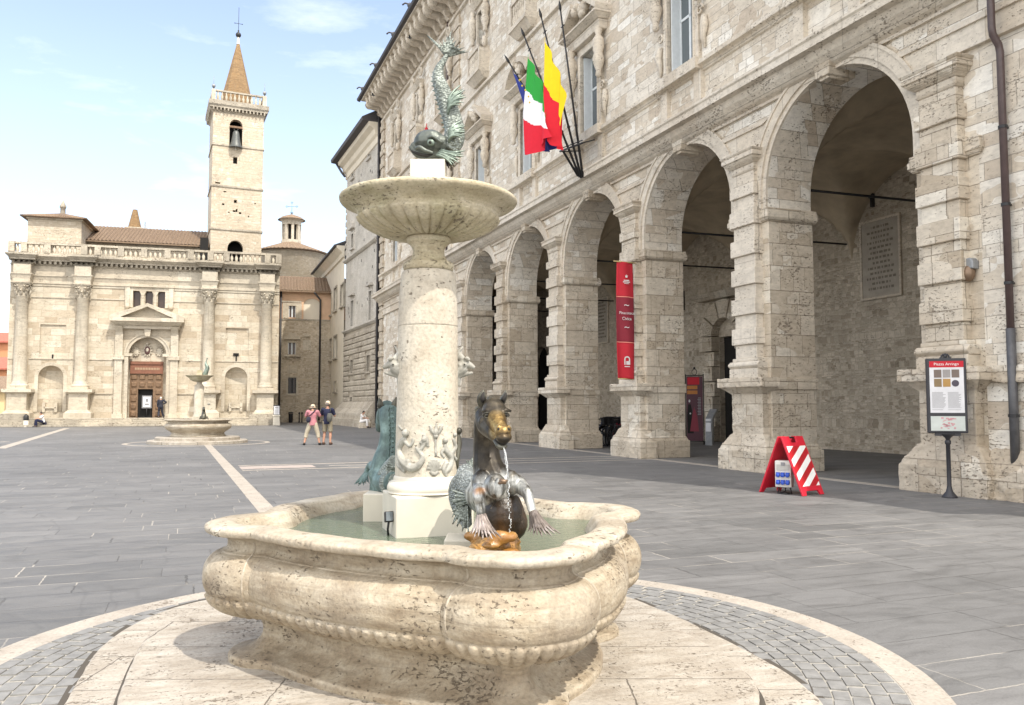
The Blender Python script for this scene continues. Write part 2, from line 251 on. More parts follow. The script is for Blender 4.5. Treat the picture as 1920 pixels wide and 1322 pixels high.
for nm_, c_ in dict(skin=(.46, .25, .17), skin_dark=(.30, .15, .09), straw=(.62, .50, .36), grey_hair=(.16, .13, .11), white_hair=(.6, .58, .55), dark_hair=(.03, .02, .015), black_shoe=(.02, .02, .02), brown_shoe=(.09, .05, .035), brass=(.45, .35, .15), letter_white=(.8, .78, .76), poster_white=(.66, .66, .68), map_pale=(.52, .56, .53), map_pink=(.55, .28, .30), text_grey=(.22, .22, .23), photo_a=(.16, .12, .10), photo_b=(.30, .28, .27), photo_c=(.22, .15, .07), photo_d=(.38, .22, .06), photo_e=(.06, .05, .07), sign_iron=(.03, .03, .036), trestle_red=(.55, .01, .03), trestle_field=(.42, .008, .015), stripe_white=(.80, .80, .78), box_white=(.62, .60, .56), socket_blue=(.02, .07, .42), bike_red=(.20, .01, .03), bike_blue=(.02, .03, .08), poster_dark=(.07, .015, .03), poster_orange=(.45, .16, .02), board_grey=(.16, .20, .20)).items():
    M[nm_] = simple(nm_, c_, .5, var=.08, scale=6)
# ---------------------------------------------------------------- mesh helpers
def wm(o):
    m = o.matrix_basis.copy()
    while o.parent: o = o.parent; m = o.matrix_basis @ m
    return m
def tag(o, label=None, cat=None, group=None, kind=None):
    if label: o['label'] = label
    if cat: o['category'] = cat
    if group: o['group'] = group
    if kind: o['kind'] = kind
    return o
def empty(name, loc, rz=0, label=None, cat=None, group=None):
    o = bpy.data.objects.new(name, None); C.objects.link(o); o.location = loc; o.rotation_euler = (0, 0, rz); o.empty_display_size = .3
    return tag(o, label, cat, group)
def frame(o, ex):                              # local x along ex (horizontal), z up
    ex = Vector(ex).normalized(); ey = Vector((0, 0, 1)).cross(ex)
    return Matrix(((ex.x, ey.x, 0, o[0]), (ex.y, ey.y, 0, o[1]), (0, 0, 1, o[2] if len(o) > 2 else 0), (0, 0, 0, 1)))
NOSPLIT = {'spine_scutes', 'water_jet', 'lettering', 'text_block', 'print', 'street_map', 'seahorse', 'body', 'shirt', 'trousers'}
class MB:
    def __init__(s, X=None): s.v = []; s.f = []; s.s = []; s.X = X or Matrix()
    def add(s, vs, fs, smooth=False, T=None):
        b = len(s.v); s.v += [tuple(T @ Vector(v)) for v in vs] if T is not None else [tuple(v) for v in vs]
        s.f += [tuple(b+i for i in f) for f in fs]; s.s += [smooth]*len(fs); return s
    def box(s, x0, x1, y0, y1, z0, z1, T=None):
        return s.add([(x, y, z) for x in (x0, x1) for y in (y0, y1) for z in (z0, z1)], [(0, 1, 3, 2), (4, 6, 7, 5), (0, 4, 5, 1), (2, 3, 7, 6), (0, 2, 6, 4), (1, 5, 7, 3)], T=T)
    def taper(s, a, b, z0, z1, T=None):        # a,b = (x0,x1,y0,y1) below and above
        return s.add([(x, y, z0) for x in a[:2] for y in a[2:]]+[(x, y, z1) for x in b[:2] for y in b[2:]], [(0, 1, 3, 2), (4, 6, 7, 5), (0, 4, 5, 1), (2, 3, 7, 6), (0, 2, 6, 4), (1, 5, 7, 3)], T=T)
    def prism(s, poly, a, b, axis='y', T=None, smooth=False):   # poly in the two other axes, extruded along axis
        n = len(poly)
        def p(u, v, w): return {'y': (u, w, v), 'x': (w, u, v), 'z': (u, v, w)}[axis]
        vs = [p(u, v, a) for u, v in poly]+[p(u, v, b) for u, v in poly]
        return s.add(vs, [tuple(range(n)), tuple(range(2*n-1, n-1, -1))]+[(i, n+i, n+(i+1) % n, (i+1) % n) for i in range(n)], smooth, T)
    def lathe(s, prof, c=(0, 0), n=32, a0=0, a1=2*math.pi, fn=None, smooth=True, T=None, caps=False):
        full = abs(a1-a0-2*math.pi) < 1e-6; m = n if full else n+1; vs = []
        for r, z in prof:
            for i in range(m):
                a = a0+(a1-a0)*i/n; rr = fn(r, z, a) if fn else r
                vs.append((c[0]+rr*math.cos(a), c[1]+rr*math.sin(a), z))
        fs = [(j*m+i, j*m+(i+1) % m, (j+1)*m+(i+1) % m, (j+1)*m+i) for j in range(len(prof)-1) for i in range(m if full else n)]
        if caps: fs += [tuple(range(m))[::-1], tuple(range((len(prof)-1)*m, len(prof)*m))]
        return s.add(vs, fs, smooth, T)
    def tube(s, pts, rad, n=8, flat=1.0, up=None, T=None, smooth=True, fn=None):
        pts = [Vector(p) for p in pts]; k = len(pts)
        if not isinstance(rad, (list, tuple)): rad = [rad]*k
        if not isinstance(flat, (list, tuple)): flat = [flat]*k
        vs = []; ref = Vector(up) if up else None; prev = None
        for i, p in enumerate(pts):
            t = (pts[min(i+1, k-1)]-pts[max(i-1, 0)]).normalized()
            if ref is not None: a = ref-t*ref.dot(t)
            elif prev is None: a = Vector((0, 0, 1)) if abs(t.z) < .9 else Vector((1, 0, 0)); a = a-t*a.dot(t)
            else: a = prev-t*prev.dot(t)
            a = a.normalized() if a.length > 1e-6 else Vector((1, 0, 0)); prev = a; b = t.cross(a)
            for j in range(n):
                q = 2*math.pi*j/n; r = rad[i]*(fn(i, q) if fn else 1)
                vs.append(p+a*(r*math.cos(q))+b*(r*flat[i]*math.sin(q)))
        fs = [(i*n+j, i*n+(j+1) % n, (i+1)*n+(j+1) % n, (i+1)*n+j) for i in range(k-1) for j in range(n)]
        fs += [tuple(range(n))[::-1], tuple(range((k-1)*n, k*n))]
        return s.add(vs, fs, smooth, T)
    def ball(s, c, r, n=12, T=None, rot=None):
        if isinstance(r, (int, float)): r = (r, r, r)
        h = max(4, n//2); vs = [(0, 0, -1)]; fs = []
        for j in range(1, h):
            b = math.pi*j/h-math.pi/2
            vs += [(math.cos(b)*math.cos(2*math.pi*i/n), math.cos(b)*math.sin(2*math.pi*i/n), math.sin(b)) for i in range(n)]
        vs.append((0, 0, 1)); t = len(vs)-1
        fs += [(0, 1+(i+1) % n, 1+i) for i in range(n)]+[(t, t-n+i, t-n+(i+1) % n) for i in range(n)]
        fs += [(1+j*n+i, 1+j*n+(i+1) % n, 1+(j+1)*n+(i+1) % n, 1+(j+1)*n+i) for j in range(h-2) for i in range(n)]
        Rm = rot.to_matrix() if rot else Matrix.Identity(3)
        return s.add([Vector(c)+Rm @ Vector((v[0]*r[0], v[1]*r[1], v[2]*r[2])) for v in vs], fs, True, T)
    def grid(s, fn, nu, nv, smooth=True, T=None, closed_u=False):
        vs = [fn(i/(nu if closed_u else nu-1), j/(nv-1)) for j in range(nv) for i in range(nu)]
        fs = [(j*nu+i, j*nu+(i+1) % nu, (j+1)*nu+(i+1) % nu, (j+1)*nu+i) for j in range(nv-1) for i in range(nu if closed_u else nu-1)]
        return s.add(vs, fs, smooth, T)
    def mould(s, prof, x0, x1, T=None, r0=0, r1=0):  # closed (y,z) profile along x; y measured outwards; r0/r1 mitre returns not modelled
        return s.prism(prof, x0, x1, 'x', T)
    def wall(s, x0, x1, z0, z1, yf, yb, holes=(), arches=(), back=False, nseg=20):
        """vertical wall, front at yf, reveals back to yb. holes=(xa,xb,za,zb); arches=(xc,halfwidth,zbase,zspring,radius)"""
        xs = {x0, x1}; q = []
        for a in arches:
            xc, hw, zb, zs, rr = a; xs |= {xc-hw, xc+hw}
            for i in range(1, nseg): xs.add(xc-hw*math.cos(math.pi*i/nseg))
        for h in holes: xs |= {h[0], h[1]}
        xs = sorted(x for x in xs if x0-1e-6 <= x <= x1+1e-6); xs2 = [xs[0]]
        for x in xs[1:]:
            if x-xs2[-1] > 1e-5: xs2.append(x)
        xs = xs2; zs_ = sorted({z0, z1} | {z for h in holes for z in h[2:4] if z0 < z < z1})
        def top(a, x): xc, hw, zb, zs, rr = a; return zs+rr*math.sqrt(max(0, 1-((x-xc)/hw)**2))
        def quad(a, b, c, d): s.add([a, b, c, d], [(0, 1, 2, 3)])
        for xa, xb in zip(xs, xs[1:]):
            xm = (xa+xb)/2; A = next((a for a in arches if abs(xm-a[0]) < a[1]), None)
            if A:
                ta, tb = top(A, xa), top(A, xb)
                for y in ((yf, yb) if back else (yf,)):
                    quad((xa, y, ta), (xb, y, tb), (xb, y, z1), (xa, y, z1))
                    if A[2] > z0: quad((xa, y, z0), (xb, y, z0), (xb, y, A[2]), (xa, y, A[2]))
                s.add([(xa, yf, ta), (xb, yf, tb), (xb, yb, tb), (xa, yb, ta)], [(0, 1, 2, 3)])
                if A[2] > z0: quad((xa, yf, A[2]), (xb, yf, A[2]), (xb, yb, A[2]), (xa, yb, A[2]))
            else:
                for za, zb in zip(zs_, zs_[1:]):
                    zm = (za+zb)/2
                    if any(h[0] < xm < h[1] and h[2] < zm < h[3] for h in holes): continue
                    for y in ((yf, yb) if back else (yf,)): quad((xa, y, za), (xb, y, za), (xb, y, zb), (xa, y, zb))
        for a in arches:
            for x in (a[0]-a[1], a[0]+a[1]): quad((x, yf, a[2]), (x, yf, a[3]), (x, yb, a[3]), (x, yb, a[2]))
        for (xa, xb, za, zb) in holes:
            for x in (xa, xb): quad((x, yf, za), (x, yf, zb), (x, yb, zb), (x, yb, za))
            for z in (za, zb): quad((xa, yf, z), (xb, yf, z), (xb, yb, z), (xa, yb, z))
        return s
    def _clusters(s):
        n = len(s.v); p = list(range(n))
        def f(i):
            while p[i] != i: p[i] = p[p[i]]; i = p[i]
            return i
        for fc in s.f:
            a = f(fc[0])
            for q in fc[1:]: p[f(q)] = a
        key = {}
        for i, v in enumerate(s.v):                       # welded by position
            k = (round(v[0], 3), round(v[1], 3), round(v[2], 3))
            if k in key: p[f(i)] = f(key[k])
            else: key[k] = i
        isl = {}
        for i in range(n): isl.setdefault(f(i), []).append(i)
        if not 1 < len(isl) <= 260: return None
        bx = []
        for r, ii in isl.items():
            V = [s.v[i] for i in ii]; lo = [min(v[a] for v in V) for a in range(3)]; hi = [max(v[a] for v in V) for a in range(3)]
            bx.append((lo, hi, math.dist(lo, hi)))
        g = list(range(len(bx)))
        def h(i):
            while g[i] != i: i = g[i]
            return i
        for i in range(len(bx)):
            for j in range(i):
                gap = math.sqrt(sum(max(0, bx[i][0][a]-bx[j][1][a], bx[j][0][a]-bx[i][1][a])**2 for a in range(3)))
                if gap < .42*max(bx[i][2], bx[j][2]): g[h(i)] = h(j)
        cl = {}
        for i, r in enumerate(isl): cl.setdefault(h(i), []).append(r)
        if not 1 < len(cl) <= 24: return None
        root = {i: f(i) for i in range(n)}; out = []
        for rs in cl.values():
            rs = set(rs); m = MB(s.X); mp = {}
            for fc, sm in zip(s.f, s.s):
                if root[fc[0]] in rs:
                    for q in fc:
                        if q not in mp: mp[q] = len(m.v); m.v.append(s.v[q])
                    m.f.append(tuple(mp[q] for q in fc)); m.s.append(sm)
            if m.f: out.append(m)
        return sorted(out, key=lambda m: -len(m.v))
    def build(s, name, m, parent=None, *a, **k):
        if parent is not None and name not in NOSPLIT and len(s.v) < 30000:
            c = s._clusters()
            if c: return [q._build(name, m, parent, *a, **k) for q in c][0]
        return s._build(name, m, parent, *a, **k)
    def _build(s, name, m, parent=None, label=None, cat=None, group=None, kind=None, loc=None, mods=(), merge=False, inner=None):
        """inner: an object whose material-space the mesh keeps (always the parent root)"""
        X = s.X
        if parent is not None: X = wm(parent).inverted() @ X
        elif loc is not None: X = Matrix.Translation(-Vector(loc)) @ X
        me = bpy.data.meshes.new(name); me.from_pydata([tuple(X @ Vector(v)) for v in s.v], [], s.f)
        me.polygons.foreach_set('use_smooth', s.s)
        bm = bmesh.new(); bm.from_mesh(me)
        if merge: bmesh.ops.remove_doubles(bm, verts=bm.verts, dist=merge)
        bmesh.ops.recalc_face_normals(bm, faces=bm.faces); bm.to_mesh(me); bm.free()
        me.materials.append(M[m] if isinstance(m, str) else m)
        o = bpy.data.objects.new(name, me); C.objects.link(o)
        if parent is not None: o.parent = parent
        elif loc is not None: o.location = loc
        for t, kw in mods:
            md = o.modifiers.new(t.lower(), t)
            for a, b in kw.items(): setattr(md, a, b)
        return tag(o, label, cat, group, kind)
def tree_copy(o, parent=None):
    c = o.copy(); C.objects.link(c); c.parent = parent
    for ch in [x for x in bpy.data.objects if x.parent == o]: tree_copy(ch, c)
    return c
def remesh(v, it=3, disp=None):
    r = [('REMESH', dict(mode='VOXEL', voxel_size=v, use_smooth_shade=True)), ('SMOOTH', dict(factor=.5, iterations=it))]
    return r
_fc = {}
def text(body, size, name, m, parent, T, align='CENTER', extrude=.002, label=None, shear=0, spacing=1.0):
    cu = bpy.data.curves.new('t', 'FONT'); cu.body = body; cu.size = size; cu.align_x = align; cu.extrude = extrude; cu.shear = shear; cu.space_line = spacing; cu.resolution_u = 2
    t = bpy.data.objects.new('t', cu); C.objects.link(t)
    dg = bpy.context.evaluated_depsgraph_get(); me = bpy.data.meshes.new_from_object(t.evaluated_get(dg)); bpy.data.objects.remove(t)
    me.transform(wm(parent).inverted() @ T); me.materials.clear(); me.materials.append(M[m])
    o = bpy.data.objects.new(name, me); C.objects.link(o); o.parent = parent
    if label: o['label'] = label
    return o
def spline(pts, k=6):                        # Catmull-Rom through points (each a Vector or tuple incl. radii)
    P = [tuple(p) for p in pts]; out = []
    for i in range(len(P)-1):
        p0, p1, p2, p3 = P[max(i-1, 0)], P[i], P[i+1], P[min(i+2, len(P)-1)]
        for j in range(k):
            t = j/k; out.append(tuple(.5*((2*b)+(c-a)*t+(2*a-5*b+4*c-d)*t*t+(3*b-a-3*c+d)*t**3) for a, b, c, d in zip(p0, p1, p2, p3)))
    out.append(P[-1]); return out
# ---------------------------------------------------------------- frames of the place
PD = Vector((-.393, 1.002, 0)).normalized()               # direction the arcaded palace runs in
PF = frame((0, 0, 0), PD)                                 # palace frame: x along, y out into the square, z up
def on_palace(x, y, off):
    r = ray(x, y); nn = PF.col[1].to_3d(); t = off/(r.x*nn.x+r.y*nn.y); p = r*t; return (p.dot(PD), CAMH+p.z)
FA = Vector((-38.2, 63.0, 0)); FD = Vector((19.1, 5.5, 0)).normalized()
FF = frame(FA, FD)                                        # cathedral frame: x along the front, y away from the viewer
def on_front(x, y, yy=0.0):
    r = ray(x, y); nn = FF.col[1].to_3d(); c = FA+nn*yy; t = c.dot(nn)/r.dot(nn); p = r*t-FA; return (p.dot(FD), CAMH+(r*t).z)
FO = Matrix.Translation(FC0) @ Matrix.Rotation(FROT, 4, 'Z')   # near fountain frame
# ---------------------------------------------------------------- ground
def paving(name, rot, w_, h_, cols, mort, mcol, mfac=.75, off=(0, 0, 0), rough=.72):
    m = mat(name, rough=rough); g = G(m); o = g.map(g.tc.outputs['Object'], rot=(0, 0, rot), loc=off); sp = g.n('ShaderNodeSeparateXYZ'); g.L(o, sp.inputs[0])
    u, v = sp.outputs[0], sp.outputs[1]
    cb = g.n('ShaderNodeCombineXYZ'); g.L(v, cb.inputs[0]); vv = g.math('ADD', v, g.math('MULTIPLY', g.noise(cb.outputs[0], 1.1, 1), .35))
    cb2 = g.n('ShaderNodeCombineXYZ'); g.L(g.math('MULTIPLY', u, .3), cb2.inputs[0]); g.L(g.math('MULTIPLY', g.math('FLOOR', g.math('DIVIDE', vv, h_)), 5.37), cb2.inputs[1]); uu = g.math('ADD', u, g.math('MULTIPLY', g.noise(cb2.outputs[0], 1.3, 1), 2.6))
    jit = g.noise(o, 14, 3); cb3 = g.n('ShaderNodeCombineXYZ'); g.L(g.math('ADD', uu, g.math('MULTIPLY', jit, .03)), cb3.inputs[0]); g.L(g.math('ADD', vv, g.math('MULTIPLY', jit, .02)), cb3.inputs[1])
    br = g.n('ShaderNodeTexBrick', offset=.5, offset_frequency=2, squash=.6, squash_frequency=3); br.inputs['Color1'].default_value = (0, 0, 0, 1); br.inputs['Color2'].default_value = (1, 1, 1, 1); br.inputs['Mortar'].default_value = (.5, .5, .5, 1)
    br.inputs['Scale'].default_value = 1; br.inputs['Brick Width'].default_value = w_; br.inputs['Row Height'].default_value = h_; br.inputs['Mortar Size'].default_value = mort; br.inputs['Mortar Smooth'].default_value = .25
    g.L(cb3.outputs[0], br.inputs['Vector']); n = len(cols); col = g.ramp(br.outputs['Color'], [(i/(n-1), c) for i, c in enumerate(cols)])
    a = g.noise(g.tc.outputs['Object'], .22, 6, .62); col = g.mix(1, col, g.ramp(a, [(.3, .80), (.7, 1.15)]), 'MULTIPLY')
    b = g.noise(g.map(o, scale=(.9, 2.8, 1)), 1.7, 9, .7, .6); col = g.mix(1, col, g.ramp(b, [(.3, .74), (.5, 1), (.72, 1.18)]), 'MULTIPLY')
    c = g.noise(o, 60, 3, .6); col = g.mix(1, col, g.ramp(c, [(.3, .9), (.7, 1.08)]), 'MULTIPLY')
    wn = g.n('ShaderNodeTexNoise', _Scale=.55, _Detail=3.0, _Distortion=1.2); g.L(g.map(g.tc.outputs['Object'], loc=(3, 1, 0)), wn.inputs[0])
    arc = g.math('ABSOLUTE', g.math('SUBTRACT', wn.outputs[0], .5)); col = g.mix(g.ramp(arc, [(.0, .30), (.018, 0)]), col, tuple(x*.6 for x in cols[0]))   # tyre scuffs
    vis = g.noise(g.map(o, loc=(8, 8, 8)), .9, 4, .6); mk = g.math('MULTIPLY', br.outputs['Fac'], g.ramp(vis, [(.36, .30), (.60, mfac)]))
    dk = g.noise(g.map(o, loc=(1, 5, 8)), .7, 2); mc = g.mix(g.ramp(dk, [(.46, 0), (.52, 1)]), mcol, (.055, .053, .05)); col = g.mix(mk, col, mc)
    g.L(col, g.b.inputs['Base Color']); nb = g.bump(g.math('ADD', g.math('MULTIPLY', b, .4), g.math('MULTIPLY', c, .15)), .02, .7)
    g.L(g.bump(g.math('MULTIPLY', br.outputs['Fac'], -1.0), .006, .7, nb), g.b.inputs['Normal'])
    rr = g.ramp(b, [(.3, .55), (.7, .85)]); g.L(rr, g.b.inputs['Roughness']); return m
GR = math.atan2(PD.y, PD.x)                               # rows run square to the palace
M['slabs'] = paving('grey_slabs', -(GR-math.pi/2), 1.25, .46, [(.120, .119, .117), (.152, .150, .147), (.135, .133, .131), (.170, .167, .163)], .007, (.42, .385, .33))
M['band'] = travertine('pale_band_stone', [(.30, .26, .215), (.37, .33, .28), (.43, .39, .335)], vein=.1, pits=.4, stretch=(1, 1, 1), dirt=.3, bumpd=.004)
M['pink_band'] = travertine('pink_band_stone', [(.31, .25, .22), (.38, .32, .285), (.42, .36, .325)], vein=.1, pits=.3, stretch=(1, 1, 1), dirt=.3, bumpd=.004)
M['sett'] = simple('grey_setts', (.20, .197, .19), .75, var=.25, scale=9, bump=.008)
M['mortar'] = simple('pale_mortar', (.34, .32, .28), .9, var=.2, scale=12)
mb = MB(); mb.box(-160, 160, -40, 260, -.3, 0); mb.build('square_paving', 'slabs', kind='structure')
cx, cy = -.45, 5.30
def annulus(r0, r1, z0, z1, n=160, jag=0):
    b = MB(); b.lathe([(r0, z0), (r0, z1), (r1, z1), (r1, z0)], (cx, cy), n, smooth=False, fn=(lambda r, z, a: r+jag*noise.noise(Vector((a*9, r, 0)))) if jag else None); return b
annulus(2.70, 2.92, -.01, .006).build('paving_ring', 'band', kind='structure')
annulus(1.60, 2.70, -.01, .004).build('paving_ring_mortar', 'mortar', kind='structure')
rnd = random.Random(5); sb = MB()
for k in range(9):
    r0 = 1.80+k*.10; r1 = r0+.088; n = 88; a = rnd.random()
    while n:
        n -= 1; da = 2*math.pi/88; w0 = a+.006; w1 = a+da-.006*rnd.random()-.003; a += da; zz = .010+rnd.random()*.004
        j = [rnd.uniform(-.004, .004) for _ in range(4)]
        P = [(cx+r*math.cos(t), cy+r*math.sin(t)) for r, t in ((r0+j[0], w0), (r1+j[1], w0+j[2]), (r1+j[3], w1), (r0, w1))]
        sb.prism(P, -.005, zz, 'z')
sb.build('sett_ring', 'sett', kind='structure')
def strip(pts, wd, name, m, z=.004):
    b = MB(); P = [Vector((p[0], p[1], 0)) for p in pts]
    for a, c in zip(P, P[1:]):
        t = (c-a).normalized(); nn = Vector((-t.y, t.x, 0))*wd/2; b.prism([(a-nn)[:2], (c-nn)[:2], (c+nn)[:2], (a+nn)[:2]], -.01, z, 'z')
    return b.build(name, m, kind='structure')
def pp(s, o): v = PD*s+PF.col[1].to_3d()*o; return (v.x, v.y)
strip([pp(8.2, -1.27), pp(36.4, -.88)], .27, 'paving_band', 'band')
strip([pp(44, -.8), pp(60, -.6)], .33, 'paving_band', 'band')
for s0 in (21.6, 23.35): strip([pp(s0, -1.35), pp(s0, -12.9)], .13, 'paving_band', 'band', .0045)
strip([pp(22.5, -1.35), pp(22.5, -3.2)], .9, 'paving_band', 'pink_band', .004)
strip([pp(22.5, -3.6), pp(22.5, -12.6)], .10, 'paving_band', 'band', .003)
strip([pp(7, -13.02), pp(46, -13.02)], .30, 'paving_band', 'band', .005)
strip([gp(0, 841)[:2], gp(125, 803)[:2]], .38, 'paving_band', 'band')
strip([gp(0, 829)[:2], gp(14, 828)[:2]], .3, 'paving_band', 'band')
f2 = PD*38.0+PF.col[1].to_3d()*-.55
b = MB(); b.lathe([(2.75, 0), (2.75, .005), (2.95, .005), (2.95, 0)], (f2.x, f2.y), 72, smooth=False); b.build('paving_ring', 'band', kind='structure')
# ================================================================ ARCADED PALACE (local x along the front, y out into the square)
def PW(s, o, z): return PF @ Vector((s, o, z))
pal = empty('arcaded_palace', PW(30, -13.1, 0), GR, 'long pale stone palace with tall arcade and carved windows, nearest on the right', 'building')
W0 = -13.1
PIERS = [11.24, 17.02, 22.82, 28.62, 34.42, 40.22, 46.0]; ARC = [(a+b)/2 for a, b in zip(PIERS, PIERS[1:])]
HW, ZI, ZS, RA = 2.20, 6.40, 6.78, 2.18
def P_(): return MB(PF)
# --- walls
b = P_(); b.wall(3, 59.5, ZI, 9.8, W0, -14.40, arches=[(c, HW, ZI, ZS, RA) for c in ARC], back=True, nseg=28)
b.build('arcade_wall', 'palace', pal)
b = P_(); b.box(3, 10.56, -14.40, W0, 0, ZI)
b.wall(46.68, 59.5, 0, ZI, W0, -13.6, holes=[(54.2, 55.0, 4.3, 5.6), (48.9, 50.7, 0, 3.4)])
b.build('ground_floor_wall', 'palace', pal)
WC = [8.33]+ARC+[48.9, 54.7]
wh1 = [(c-.66, c+.66, 11.2, 14.15) for c in WC]; wh2 = [(c-.52, c+.52, 18.75, 20.9) for c in WC]
b = P_(); b.wall(3, 59.5, 9.8, 24.2, W0, -13.55, holes=wh1+wh2); b.build('upper_wall', 'palace', pal)
b = P_(); b.box(3, 59.5, -32, -22.4, 0, 24); b.box(3, 59.5, -22.4, -13.62, 10.3, 10.5); b.box(3, 59.5, -22.4, -13.62, 23.9, 24.1); b.box(58.9, 59.45, -22.4, -13.62, 0, 23.9); b.box(2.5, 2.9, -32, -13.2, 0, 24)
b.build('inner_mass', 'palace', pal)
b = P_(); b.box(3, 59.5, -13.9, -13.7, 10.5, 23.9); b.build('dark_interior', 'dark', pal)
b = P_(); b.prism([(-11.45, 24.28), (-11.45, 24.40), (-22.5, 27.6), (-33.5, 24.4), (-33.5, 24.2)], 2.5, 60.2, 'x'); b.build('roof', 'tiles', pal)
# --- cornice, strings
b = P_()
b.mould([(W0, 8.93), (-13.02, 8.93), (-13.02, 9.0), (-12.9, 9.05), (-12.72, 9.2), (-12.64, 9.34), (-12.46, 9.36), (-12.46, 9.52), (-12.42, 9.56), (-12.42, 9.62), (-12.75, 9.70), (W0, 9.74)], 3, 59.8)
b.build('arcade_cornice', 'palace_dress', pal)
b = P_(); b.mould([(W0, 10.78), (-13.04, 10.80), (-12.98, 10.88), (-12.86, 10.92), (-12.86, 11.04), (-12.95, 11.1), (W0, 11.12)], 3, 59.5)
for c in WC: b.box(c-1.05, c+1.05, W0-.05, -12.78, 10.83, 11.16)
for c in WC:
    for q in (-1, 1): b.box(c+q*.86-.17, c+q*.86+.17, W0-.05, -12.97, 9.72, 10.85)
b.build('sill_course', 'palace_dress', pal)
b = P_(); b.mould([(W0, 16.9), (-12.96, 16.93), (-12.96, 17.06), (W0, 17.12)], 3, 59.5); b.mould([(W0, 22.3), (-12.95, 22.34), (-12.95, 22.5), (W0, 22.55)], 3, 59.5); b.build('string_course', 'palace_dress', pal)
# --- architrave pieces between the archivolts, archivolts, keystones
for k, c in enumerate(PIERS+[None]):
    if c is None: continue
    b = P_(); l = 3-c if k == 0 else None; rgt = 59.5-c if c == 46.0 else None
    L0 = -.68 if k else l; R0 = .68 if c != 46.0 else rgt; L1 = -1.0 if k else l; R1 = 1.0 if c != 46.0 else rgt
    b.prism([(c+L0, 8.03), (c+R0, 8.03), (c+R1, 8.5), (c+L1, 8.5)], W0-.02, -13.02, 'y')
    b.prism([(c+L0*1.0, 8.45), (c+R0*1.25, 8.45), (c+R1, 8.56), (c+L1, 8.56)], W0-.02, -12.97, 'y')
    b.prism([(c+L0, 8.02), (c+R0, 8.02), (c+R0, 8.10), (c+L0, 8.10)], W0-.02, -12.985, 'y')
    b.build('architrave', 'palace_dress', pal)
def archivolt(b, c, r0, r1, o1, zb=ZI, n=36):
    cs = [(r0, W0-.03), (r0, o1-.05), (r0+.13, o1-.05), (r0+.13, o1), (r1-.07, o1), (r1-.07, o1+.03), (r1, o1+.03), (r1, W0-.03)]
    st = [(c+q, None) for q in ()]; secs = []
    secs.append([(c-r, o, zb) for r, o in cs])
    for i in range(n+1):
        a = math.pi-math.pi*i/n; secs.append([(c+r*math.cos(a), o, ZS+r*math.sin(a)*RA/HW) for r, o in cs])
    secs.append([(c+r, o, zb) for r, o in cs])
    m = len(cs); vs = [p for s_ in secs for p in s_]
    b.add(vs, [(i*m+j, i*m+j+1, (i+1)*m+j+1, (i+1)*m+j) for i in range(len(secs)-1) for j in range(m-1)])
for c in ARC:
    b = P_(); archivolt(b, c, HW+.004, HW+.44, -12.99); b.build('archivolt', 'palace_dress', pal)
    b = P_(); b.prism([(c-.20, 8.80), (c+.20, 8.80), (c+.31, 9.5), (c-.31, 9.5)], -13.6, -12.84, 'y'); b.prism([(c-.13, 8.74), (c+.13, 8.74), (c+.16, 8.84), (c-.16, 8.84)], -13.5, -12.90, 'y')
    b.build('keystone', 'palace_pier', pal, mods=[('BEVEL', dict(width=.02, segments=2))])
